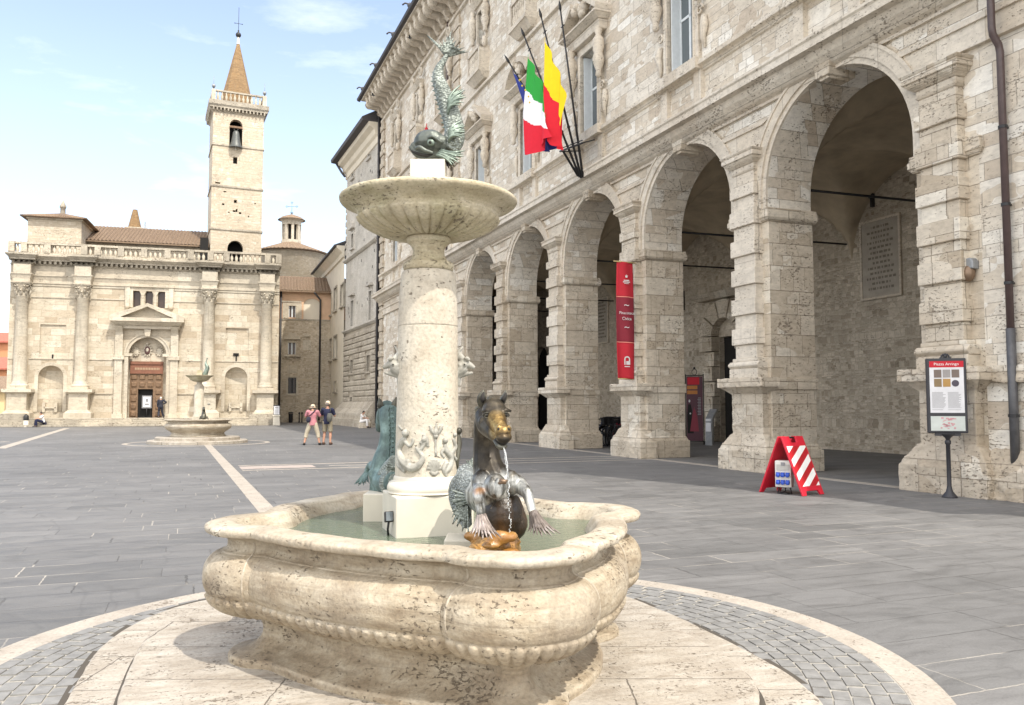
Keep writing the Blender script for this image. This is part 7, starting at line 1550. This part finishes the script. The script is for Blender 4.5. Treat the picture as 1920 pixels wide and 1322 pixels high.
for i in range(6):
    x = -.085+.085*(i % 3); z = .34-.135*(i//3); b = MB(BF); b.lathe([(.036, .0), (.036, .05), (.03, .055), (0, .055)], n=14, T=Matrix.Translation((x, -.10, z)) @ Matrix.Rotation(math.pi/2, 4, 'X')); b.box(x-.034, x+.034, -.125, -.10, z+.025, z+.05); b.build('socket', 'socket_blue', pb_)
b = MB(BF)
for x in (-.1, .1): b.tube([(x, 0, .12), (x*1.2, 0, .0)], .012, 6)
b.box(-.12, .12, -.05, .05, .0, .02); b.build('stand', 'iron', pb_)
b = MB(BF); b.tube([(0, .05, .14), (.02, -.02, .05), (-.05, -.1, .015), (.05, -.14, .012), (.1, -.05, .012), (0, .1, .014)], .012, 6); b.build('cable', 'iron', pb_)
# ================================================================ PORTICO: bicycles, poster stand, lectern
def bicycle(P, rz, mm, label, grp):
    t = empty('bicycle', P, rz, label, 'bicycle', grp); X = Matrix.Translation(P) @ Matrix.Rotation(rz, 4, 'Z') @ Matrix.Scale(1.1, 4)
    for x in (-.52, .52):
        b = MB(X); b.tube([(x+.33*math.cos(a), 0, .34+.33*math.sin(a)) for a in [i*math.pi/14 for i in range(29)]], .028, 6); w_ = b.build('wheel', 'iron', t)
        b = MB(X)
        for i in range(12): a = i*math.pi/6; b.tube([(x, 0, .34), (x+.32*math.cos(a), 0, .34+.32*math.sin(a))], .003, 3)
        b.tube([(x, -.05, .34), (x, .05, .34)], .025, 6); b.build('spokes', 'zinc', w_)
    b = MB(X)
    for a, c in (((-.52, 0, .34), (-.12, 0, .30)), ((-.12, 0, .30), (-.22, 0, .82)), ((-.52, 0, .34), (-.2, 0, .74)), ((-.2, 0, .74), (.34, 0, .80)), ((-.12, 0, .30), (.36, 0, .70)), ((.32, 0, .95), (.40, 0, .62)), ((.40, 0, .62), (.52, 0, .34))): b.tube([a, c], .028, 6)
    b.build('frame', mm, t)
    b = MB(X); b.taper((.40, .60, -.12, .12), (.36, .66, -.17, .17), .78, 1.02); b.build('basket', 'iron', t)
    b = MB(X); b.tube([(x_, 0, z_) for x_, z_ in ((-.88, .40), (-.82, .58), (-.66, .70), (-.48, .71), (-.32, .62))], .03, 6, 1.3); b.box(-.72, -.32, -.07, .07, .74, .77); b.build('mudguard', 'iron', t)
    b = MB(X); b.tube([(-.2, 0, .82), (-.22, 0, .95)], .014, 6); b.add([(-.36, -.08, .96), (-.36, .08, .96), (-.08, 0, .97), (-.36, -.06, .92), (-.36, .06, .92), (-.1, 0, .94)], [(0, 1, 2), (3, 5, 4), (0, 2, 5, 3), (1, 4, 5, 2), (0, 3, 4, 1)]); b.build('saddle', 'iron', t)
    b = MB(X); b.tube([(.28, -.28, 1.0), (.34, -.12, 1.03), (.34, .12, 1.03), (.28, .28, 1.0)], .016, 6); b.tube([(.32, 0, .95), (.34, 0, 1.03)], .016, 6); b.build('handlebar', 'iron', t)
    b = MB(X); b.lathe([(0, 0), (.09, 0), (.09, .01), (0, .01)], n=14, T=Matrix.Translation((-.12, .03, .30)) @ Matrix.Rotation(math.pi/2, 4, 'X'), smooth=False); b.tube([(-.12, .08, .30), (-.04, .08, .16)], .01, 5); b.tube([(-.12, -.08, .30), (-.2, -.08, .44)], .01, 5); b.build('crank', 'zinc', t)
for x, D, rz, mm, lb in ((1124, 33.0, .3, 'iron', 'black bicycle at the left end of the parked row in the portico'), (1136, 33.6, 1.3, 'iron', 'black bicycle second from left in the portico row'), (1147, 33.3, .6, 'iron', 'dark bicycle in the middle of the portico row with raised handlebar'), (1156, 32.8, .9, 'bike_red', 'bicycle with dark red frame at the right end of the portico row'), (1132, 34.4, -.4, 'bike_blue', 'dark blue bicycle at the back of the portico row'), (1142, 32.2, 1.9, 'iron', 'black bicycle leaning in front of the others in the portico row'), (1160, 34.2, 1.2, 'iron', 'black bicycle behind the dark red one in the portico')):
    p = atY(x, 0, D); bicycle(Vector((p.x, p.y, 0)), rz, mm, lb, 'bicycles parked in the portico')
def flatT(P, face):  # frame at P, local x across, -y towards the viewer
    return Matrix.Translation(P) @ Matrix.Rotation(face, 4, 'Z')
D = 34.5; p = atY(1292, 0, D); P = Vector((p.x, p.y, 0)); fa = -math.atan2(p.x, p.y)-.1
st = empty('poster_stand', P, fa, 'tall dark red exhibition poster in a black iron frame behind the pier', 'poster'); X = flatT(P, fa); zt_ = atY(1292, 704, D).z; zb_ = .12
b = MB(X)
for q in (-.36, .36): b.tube([(q, 0, 0), (q, 0, zt_+.05)], .022, 6); b.box(q-.03, q+.03, -.2, .2, 0, .03)
b.tube([(-.36, 0, zt_), (.36, 0, zt_)], .022, 6); b.tube([(-.36, 0, zb_), (.36, 0, zb_)], .015, 6)
b.tube([(.1*math.cos(a), 0, zt_+.14+.12*math.sin(a)) for a in [i*math.pi/6 for i in range(13)]], .012, 5); b.ball((0, 0, zt_+.3), .05, 8); b.build('frame', 'iron', st)
b = MB(X); b.box(-.33, .33, -.01, .01, zb_+.02, zt_-.04); b.build('poster', 'poster_dark', st)
for (x0, x1, z0, z1, m_, nm) in ((-.28, .2, .86, .97, 'banner_red', 'red_field'), (-.30, .12, .79, .845, 'poster_orange', 'title_band'), (-.30, .12, .715, .77, 'poster_orange', 'title_band')):
    b = MB(X); zz = lambda v: zb_+(zt_-zb_)*v; b.box(x0, x1, -.014, -.009, zz(z0), zz(z1)); b.build(nm, m_, st)
b = MB(X); b.prism([(-.30, zz(.12)), (-.05, zz(.12)), (-.1, zz(.45)), (-.16, zz(.56)), (-.26, zz(.56)), (-.31, zz(.4))], -.014, -.009, 'y'); b.build('printed_figure', 'dark', st)
b = MB(X); b.prism([(-.2, zz(.15)), (.16, zz(.15)), (.1, zz(.38)), (-.02, zz(.52)), (-.1, zz(.4))], -.017, -.010, 'y'); b.build('printed_robe', 'bike_red', st)
b = MB(X); b.ball((-.21, -.012, zz(.61)), (.035, .004, .06), 8); b.ball((-.18, -.016, zz(.42)), (.03, .004, .035), 8); b.build('printed_skin', 'poster_white', st)
b = MB(X)
for i in range(12): b.box(.12+.02*(i % 2), .26, -.014, -.009, zz(.40)+i*.062, zz(.40)+i*.062+.03)
b.build('lettering', 'text_grey', st)
D = 33.5; p = atY(1318, 0, D); P = Vector((p.x, p.y, 0)); fa = -math.atan2(p.x, p.y)-.6; X = flatT(P, fa)
le = empty('lectern_sign', P, fa, 'slanted grey metal lectern sign with white sheets, right of the poster', 'sign'); zt_ = atY(1318, 768, D).z
b = MB(X); b.prism([(-.06, 0), (.06, 0), (.12, zt_-.35), (.42, zt_), (.30, zt_+.02), (-.02, zt_-.35)], -.16, .16, 'x'); b.build('stand', 'zinc', le)
b = MB(X); b.box(-.12, .12, -.075, -.05, .55, .9); b.build('sheet', 'poster_white', le); b = MB(X); b.box(-.12, .12, -.075, -.05, .97, 1.05); b.build('label_strip', 'poster_white', le)
# ================================================================ PEOPLE
def limb(b, pts, n=12, k=4, flat=1.0): s_ = spline([tuple(p) for p in pts], k); b.tube([p[:3] for p in s_], [p[3] for p in s_], n, flat)
def hand(b, w_, d, side, palm, curl=.35):
    """palm and five fingers; w_ wrist, d pointing direction, side = thumb side, palm = palm normal"""
    w_, d, side, palm = Vector(w_), Vector(d).normalized(), Vector(side).normalized(), Vector(palm).normalized(); c = w_+d*.05
    b.tube([w_, w_+d*.03, w_+d*.085], [.026, .036, .034], 8, .5, up=side)
    for i, L_ in enumerate((.068, .078, .072, .056)):
        r0 = w_+d*.082+side*(.027-.018*i); r1 = r0+(d+palm*curl*.6).normalized()*L_*.5; r2 = r1+(d*.8+palm*curl*1.6).normalized()*L_*.5; b.tube([r0-d*.015, r0, r1, r2], [.0095, .0095, .0088, .0070], 6)
    r0 = w_+d*.03+side*.028; r1 = r0+(d*.6+side*.8+palm*.2).normalized()*.035; r2 = r1+(d*.9+side*.3+palm*.5).normalized()*.03; b.tube([r0-side*.015, r0, r1, r2], [.013, .012, .0105, .008], 6)
def person(P, rz, H, label, pose, cols, group=None, voxel=.012):
    """pose: dict of joints in metres for a 1.72 m body: x right, y forward"""
    t = empty('person', P, rz, label, 'person', group); X = Matrix.Translation(P) @ Matrix.Rotation(rz, 4, 'Z') @ Matrix.Scale(H/1.72, 4); m_ = lambda: MB(X); J = pose
    V = lambda k: Vector(J[k])
    b = m_(); hd = V('head'); nk = V('neck'); ch = V('chest'); pv = V('pelvis'); f = V('face').normalized(); up = (hd-nk).normalized()
    b.ball(hd, (.078, .092, .112), 14, rot=None); b.ball(hd-up*.06+f*.03, (.055, .065, .06), 10); b.ball(hd+f*.095-up*.01, (.014, .02, .024), 6)   # skull, jaw, nose
    sdv = f.cross(up).normalized()
    for q in (-1, 1): b.ball(hd+sdv*.078*q-up*.01, (.014, .022, .03), 6)
    limb(b, [(*nk, .055), (*(nk+(hd-nk)*.5), .052), (*hd, .055)]); limb(b, [(*pv, .135), (*pv.lerp(ch, .45), .125), (*ch, .15), (*ch.lerp(nk, .7), .10), (*nk, .055)], flat=.68)
    for s_ in 'lr':
        sh, el, wr = V('sh'+s_), V('el'+s_), V('wr'+s_); hp, kn, an, to_ = V('hp'+s_), V('kn'+s_), V('an'+s_), V('to'+s_)
        limb(b, [(*ch.lerp(sh, .5), .06), (*sh, .058), (*sh.lerp(el, .5), .047), (*el, .040), (*el.lerp(wr, .4), .038), (*wr, .026)])
        limb(b, [(*pv.lerp(hp, .6), .09), (*hp, .092), (*hp.lerp(kn, .5), .078), (*kn, .056), (*kn.lerp(an, .35), .056), (*an, .037)]); limb(b, [(*an, .038), (*an.lerp(to_, .5), .036), (*to_, .024)], flat=1.2)
        d = (wr-el).normalized(); hand(b, wr, d, J.get('th'+s_, (0, .3, 1)), J.get('pm'+s_, (-1 if s_ == 'r' else 1, 0, 0)))
    b.build('body', cols['skin'], t, mods=remesh(voxel, 1))
    b = m_(); pt = J.get('shirt_len', -.10)
    limb(b, [(*(pv+Vector((0, 0, pt-.03))), .190), (*pv, .180), (*pv.lerp(ch, .45), .15), (*ch, .172), (*ch.lerp(nk, .62), .125), (*ch.lerp(nk, .92), .068)], n=16, flat=.70)
    for s_ in 'lr':
        sh, el, wr = V('sh'+s_), V('el'+s_), V('wr'+s_); limb(b, [(*ch.lerp(sh, .5), .08), (*sh, .075), (*sh.lerp(el, .5), .068), (*sh.lerp(el, .85 if not J.get('long') else 1), .066)]+([(*el.lerp(wr, .9), .045)] if J.get('long') else []))
    sh_o = b.build('shirt', cols['shirt'], t, mods=remesh(.014, 2))
    b = m_(); e = J.get('pant', 1.0)
    limb(b, [(*(pv+Vector((0, 0, .04))), .14), (*pv, .145), (*(pv-Vector((0, 0, .10))), .135)], flat=.72)
    for s_ in 'lr':
        hp, kn, an = V('hp'+s_), V('kn'+s_), V('an'+s_); pts = [(*pv.lerp(hp, .6), .10), (*hp, .106), (*hp.lerp(kn, .5), .10), (*kn, .085)]; pts += [(*kn.lerp(an, e-.0), .078)] if e > 0 else []
        if e < 0: pts[-1] = (*hp.lerp(kn, 1+e), .10)
        limb(b, pts)
    b.build('trousers', cols['pants'], t, mods=remesh(.014, 2))
    for s_ in 'lr':
        an, to_ = V('an'+s_), V('to'+s_); b = m_(); limb(b, [(*(an+Vector((0, 0, .02))), .046), (*(an-Vector((0, 0, .03))), .050), (*an.lerp(to_, .55), .048), (*to_, .036)], flat=1.15); q = an.lerp(to_, .4); b.build('shoe', cols['shoe'], t, mods=remesh(.010, 1))
    b = m_(); b.ball(hd+up*.012-f*.018, (.086, .098, .108), 12); b.build('hair', cols['hair'], t)
    if 'hat' in cols:
        b = m_(); b.lathe([(0, .125), (.05, .12), (.085, .085), (.096, .03), (.098, .0), (.15, -.005), (.15, -.015), (.096, -.02)] if cols.get('brim') else [(0, .128), (.05, .12), (.085, .085), (.098, .02), (.098, -.01)], n=18, T=Matrix.Translation(hd+up*.02))
        if not cols.get('brim'): b.ball(hd+f*.12+up*.02, (.07, .07, .012), 10)
        b.build('hat', cols['hat'], t)
    return t, X, m_
stand = dict(head=(0, .03, 1.60), neck=(0, 0, 1.45), chest=(0, 0, 1.27), pelvis=(0, 0, .95), face=(0, 1, 0), shl=(-.19, 0, 1.40), shr=(.19, 0, 1.40), ell=(-.24, .05, 1.12), elr=(.24, .05, 1.12), wrl=(-.20, .22, 1.02), wrr=(.20, .22, 1.02), hpl=(-.10, 0, .88), hpr=(.10, 0, .88), knl=(-.12, .02, .49), knr=(.12, .02, .49), anl=(-.13, -.02, .08), anr=(.13, -.02, .08), tol=(-.15, .15, .04), tor=(.15, .15, .04))
def G0(x, D): p = atY(x, 0, D); return Vector((p.x, p.y, 0))
# two visitors looking at the cathedral
pa_ = dict(stand); pa_.update(head=(.0, .06, 1.56), neck=(0, -.01, 1.43), ell=(-.30, .10, 1.18), elr=(.30, .10, 1.18), wrl=(-.10, .34, 1.34), wrr=(.10, .34, 1.34), knl=(-.24, .02, .49), knr=(.22, .02, .49), anl=(-.32, -.02, .08), anr=(.29, -.02, .08), tol=(-.37, .14, .04), tor=(.35, .12, .04), pant=.45, thl=(0, 0, 1), thr=(0, 0, 1))
t, X, m_ = person(G0(598, 33.6), .15, 1.66, 'person in pink shirt and beige cropped trousers with a dark shoulder bag, seen from behind', pa_, dict(skin='skin', shirt='pink_shirt', pants='beige_cloth', shoe='black_shoe', hair='grey_hair', hat='straw', brim=True))
b = m_(); limb(b, [(-.16, -.17, .95, .06), (-.15, -.19, 1.05, .10), (-.13, -.18, 1.18, .075)], flat=.5); b.build('shoulder_bag', 'navy_bag', t, mods=remesh(.016, 2)); b = m_(); b.tube([(-.14, -.15, 1.2), (.0, -.145, 1.33), (.11, -.10, 1.45), (.12, .03, 1.46)], .022, 6, .4); b.build('strap', 'navy_bag', t)
b = m_(); b.box(-.05, .05, .38, .40, 1.38, 1.46); b.build('camera', 'iron', t)
pb2 = dict(stand); pb2.update(elr=(.27, .08, 1.15), ell=(-.28, .08, 1.15), wrl=(-.12, .30, 1.22), wrr=(.12, .30, 1.22), anl=(-.15, -.02, .08), anr=(.13, -.02, .08), pant=-.08)
t, X, m_ = person(G0(625, 33.9), -.1, 1.76, 'person in navy polo and khaki shorts with a backpack, right of the pink shirt', pb2, dict(skin='skin', shirt='navy_shirt', pants='khaki', shoe='brown_shoe', hair='grey_hair', hat='straw'))
b = m_(); limb(b, [(.14, -.19, .92, .08), (.15, -.21, 1.08, .115), (.15, -.19, 1.25, .085)], flat=.7); b.build('backpack', 'grey_bag', t, mods=remesh(.016, 2)); b = m_(); b.tube([(.16, -.15, 1.3), (.15, -.07, 1.45), (.14, .05, 1.44)], .025, 6, .4); b.build('strap', 'grey_bag', t)
# walking into the church
pc2 = dict(stand); pc2.update(head=(.0, .10, 1.56), neck=(0, .04, 1.43), elr=(.38, -.02, 1.22), wrr=(.16, .02, 1.06), wrl=(-.22, .10, .82), ell=(-.24, .02, 1.10), knl=(-.12, .10, .49), anl=(-.16, -.10, .08), tol=(-.16, .08, .04), knr=(.12, .08, .5), anr=(.24, .12, .08), tor=(.28, .28, .04), long=True, pant=.9)
q0 = Q(833, 1168); pcp = FF @ Vector((q0[0]+.0, -.5, ST))
person(pcp, .5, 1.70, 'person in a dark suit standing on the steps by the cathedral door', pc2, dict(skin='skin', shirt='black_suit', pants='black_suit', shoe='black_shoe', hair='white_hair'), voxel=.016)
# sitting on the church steps
seat = dict(head=(0, .14, 1.12), neck=(0, .06, .98), chest=(0, .02, .82), pelvis=(0, -.04, .50), face=(0, 1, -.3), shl=(-.18, .04, .94), shr=(.18, .04, .94), ell=(-.22, .22, .74), elr=(.22, .22, .74), wrl=(-.10, .42, .70), wrr=(.10, .42, .70), hpl=(-.10, .04, .48), hpr=(.10, .04, .48), knl=(-.13, .44, .58), knr=(.13, .44, .58), anl=(-.12, .46, .12), anr=(.14, .50, .12), tol=(-.13, .64, .06), tor=(.15, .68, .06), pant=.9, shirt_len=-.04)
q0 = Q(262, 1190); person(FF @ Vector((q0[0], -2.35, -.05)), math.pi*.72, 1.62, 'person in white top with dark bag sitting low on the cathedral steps', seat, dict(skin='skin', shirt='white_shirt', pants='navy_shirt', shoe='black_shoe', hair='dark_hair'), voxel=.016)
q0 = FF @ Vector((Q(275, 1190)[0]-.1, -2.1, .25)); b = MB(); b.ball(q0, (.16, .12, .2), 10); b.tube([q0+Vector((-.08, 0, .15)), q0+Vector((0, 0, .28)), q0+Vector((.08, 0, .15))], .02, 6); b.build('dark_bag', 'navy_bag', loc=q0, label='small dark bag lying beside the person sitting on the cathedral steps', cat='bag')
s_ = PW(58.2, -11.55, 0); person(s_, GR-math.pi/2+.9+math.pi, 1.70, 'person in pale trousers sitting at the far corner of the palace', seat, dict(skin='skin', shirt='white_shirt', pants='white_shirt', shoe='black_shoe', hair='dark_hair'), voxel=.016)
b = MB(); q0 = PW(58.2, -11.75, 0); b.box(-.4, .4, -.2, .25, 0, .45, T=Matrix.Translation(q0)); b.build('stone_block', 'palace_pier', loc=q0, label='low stone block used as a seat at the far palace corner', cat='block', mods=[('BEVEL', dict(width=.02, segments=1))])
# half hidden behind the fountain column
pe = dict(stand); pe.update(elr=(.36, .05, 1.28), wrr=(.34, .12, 1.02), ell=(-.25, .0, 1.12), wrl=(-.24, .05, .85), pant=.95)
t, X, m_ = person(G0(861, 43.0), math.pi, 1.74, 'person in pale clothes carrying a yellow bag, half hidden behind the fountain column', {**pe, 'elr': (-.0+.26, .05, 1.12)}, dict(skin='skin_dark', shirt='white_shirt', pants='grey_cloth', shoe='black_shoe', hair='dark_hair'))
p_ = X @ Vector((-.27, .08, .42)); b = MB(); T = Matrix.Translation(G0(875, 42.8)+Vector((0, 0, .10))); b.prism([(-.17, 0), (.17, 0), (.20, .40), (-.20, .40)], -.07, .07, 'y', T=T); b.tube([(-.1, 0, .4), (-.08, 0, .62), (.08, 0, .62), (.1, 0, .4)], .012, 5, T=T); b.build('yellow_bag', 'bag_yellow', loc=T.translation, label='yellow shopping bag right of the fountain column, before the palace pier', cat='bag', mods=[('BEVEL', dict(width=.02, segments=2))])
# ================================================================ small things in the square
P = FF @ Vector((Q(176, 1200)[0], -2.2, 0)); b_ = empty('bollard', P, 0, 'short white stone bollard with black cap before the left cathedral corner', 'bollard')
X = Matrix.Translation(P); b = MB(X); b.lathe([(.20, 0), (.20, .05), (.17, .08), (.165, .62)], n=16, caps=True); b.build('shaft', 'marble', b_); b = MB(X); b.lathe([(.18, .50), (.19, .60), (.18, .80), (.12, .90), (0, .93)], n=16); b.build('cap', 'black_shoe', b_)
P = FF @ Vector((Q(1427, 1195)[0], -2.3, 0)); t = empty('notice_stand', P, math.atan2(FD.y, FD.x), 'white stone notice stand with framed sheet near the right corner of the cathedral', 'sign'); X = FF @ Matrix.Translation(FF.inverted() @ P)
b = MB(X); b.taper((-.28, .28, -.2, .2), (-.24, .24, -.18, .18), 0, .72); b.box(-.30, .30, -.22, .22, .72, .84); b.build('pedestal', 'marble', t, mods=[('BEVEL', dict(width=.02, segments=1))])
b = MB(X); b.box(-.24, .24, -.05, .05, .84, 1.58); b.box(-.27, .27, -.06, .06, 1.56, 1.62); b.build('frame', 'sign_iron', t); b = MB(X); b.box(-.21, .21, -.06, -.045, .88, 1.54); b.build('sheet', 'poster_white', t)
b = MB(X)
for i in range(4): b.box(-.12+.065*i, -.075+.065*i, -.065, -.055, 1.36, 1.47)
for i in range(6): b.box(-.15, .13, -.064, -.055, 1.25-.06*i, 1.265-.06*i)
b.build('print', 'text_grey', t)
for px_, lab in ((561, 'left iron post of the three standing against the rough stone house'), (566, 'middle iron post of the three standing against the rough stone house'), (583, 'right iron post of the three, nearest to the person in pink')):
    pt_ = onp(HF, px_, 788, -.7); P = HF @ Vector((pt_[0], -.7, 0)); b = MB(Matrix.Translation(P)); b.lathe([(.10, 0), (.09, .06), (.055, .1), (.05, .75), (.08, .8), (.09, .88), (.05, .96), (0, .99)], n=12); b.build('iron_post', 'iron', loc=P, label=lab, cat='post', group='iron posts by the stone house')
pt_ = onp(HF, 545, 788, -.8); P = HF @ Vector((pt_[0], -.8, 0)); t = empty('litter_bin', P, .2, 'narrow black litter bin leaning by the rough stone house wall', 'bin'); X = Matrix.Translation(P) @ Matrix.Rotation(.2, 4, 'Z'); b = MB(X); b.lathe([(.16, 0), (.18, .04), (.20, .7), (.22, .78), (.22, .82)], n=14, caps=True); b.build('body', 'iron', t); b = MB(X); b.lathe([(.24, .84), (.22, .95), (.05, 1.0), (0, 1.0)], n=14, caps=True); b.tube([(-.18, 0, .8), (-.18, 0, .86)], .015, 5); b.tube([(.18, 0, .8), (.18, 0, .86)], .015, 5); b.build('lid', 'iron', t)
# easel in the doorway
q0 = Q(753, 1165); P = FF @ Vector((q0[0], .35, ST)); t = empty('easel_notice', P, math.atan2(FD.y, FD.x), 'framed notice on a thin stand in the dark cathedral doorway', 'notice'); X = FF @ Matrix.Translation((q0[0], .35, ST)); b = MB(X); b.tube([(0, 0, 0), (0, 0, .8)], .03, 6); b.box(-.2, .2, -.1, .1, 0, .03); b.build('stand', 'iron', t); b = MB(X); b.box(-.36, .36, -.02, .02, .75, 1.75); b.build('board', 'text_grey', t); b = MB(X); b.box(-.27, .27, -.03, -.01, .85, 1.66); b.build('sheet', 'poster_white', t); b = MB(X); b.box(-.08, .1, -.035, -.02, 1.25, 1.5); b.box(-.14, .16, -.035, -.02, 1.0, 1.12); b.build('print', 'text_grey', t)
# board at the left edge
P = G0(1, 26.5); P = Vector((P.x, P.y, 0)); t = empty('advertising_board', P, .5, 'grey folding advertising board cut by the left edge of the picture', 'board'); X = Matrix.Translation(P) @ Matrix.Rotation(.55, 4, 'Z')
for q in (-1, 1):
    T = Matrix.Translation((0, q*.2, 0)) @ Matrix.Rotation(q*.28, 4, 'X'); b = MB(X); b.box(-.30, .14, -.015, .015, .05, .62, T=T); b.box(-.33, -.29, -.02, .02, 0, .64, T=T); b.box(.13, .17, -.02, .02, 0, .64, T=T); b.build('panel', 'board_grey', t)
b = MB(X); 
for i in range(5): b.ball((-.22+.08*i, 0, .62), (.05, .05, .045), 8)
b.build('pink_flowers', 'pink_shirt', t)
# birds
for x, y, lab in ((768, 71, 'dark bird gliding close to the palace eaves, the upper one'), (699, 179, 'dark bird gliding close to the palace eaves, the lower one')):
    P = atY(x, y, 44); t = empty('bird', P, .2, lab, 'bird', 'birds by the eaves'); X = Matrix.Translation(P) @ Matrix.Rotation(.25, 4, 'Y'); b = MB(X); limb(b, [(-.10, 0, -.01, .01), (-.05, 0, 0, .03), (.04, 0, .01, .032), (.10, 0, .02, .02), (.13, 0, .02, .006)], n=8)
    for q in (-1, 1): b.grid(lambda u, v: (-.05+.10*u-.06*v*v+.0, q*(.02+.24*v), .02+.06*math.sin(v*2.5)-.01*u), 4, 8)
    b.add([(-.09, -.02, 0), (-.18, -.05, 0), (-.18, .05, 0), (-.09, .02, 0), (-.09, 0, -.01)], [(0, 1, 2, 3), (0, 4, 1), (3, 2, 4)]); b.build('body', 'iron', t)
s_, z_ = on_palace(799, 244, -12.7); P = PW(s_, -12.7, z_); t = empty('red_lamp', P, GR, 'small red lamp with pale aerial standing out from the palace wall behind the dolphin', 'lamp'); b = MB(PF); b.lathe([(.07, z_-.16), (.10, z_-.1), (.10, z_+.1), (.05, z_+.16), (.02, z_+.2), (.02, z_+.4)], (s_, -12.72), 10, caps=True); b.build('lamp_body', 'banner_red', t); b = MB(PF); b.box(s_-.03, s_+.03, W0, -12.84, z_-.05, z_+.05); b.build('arm', 'iron', t)
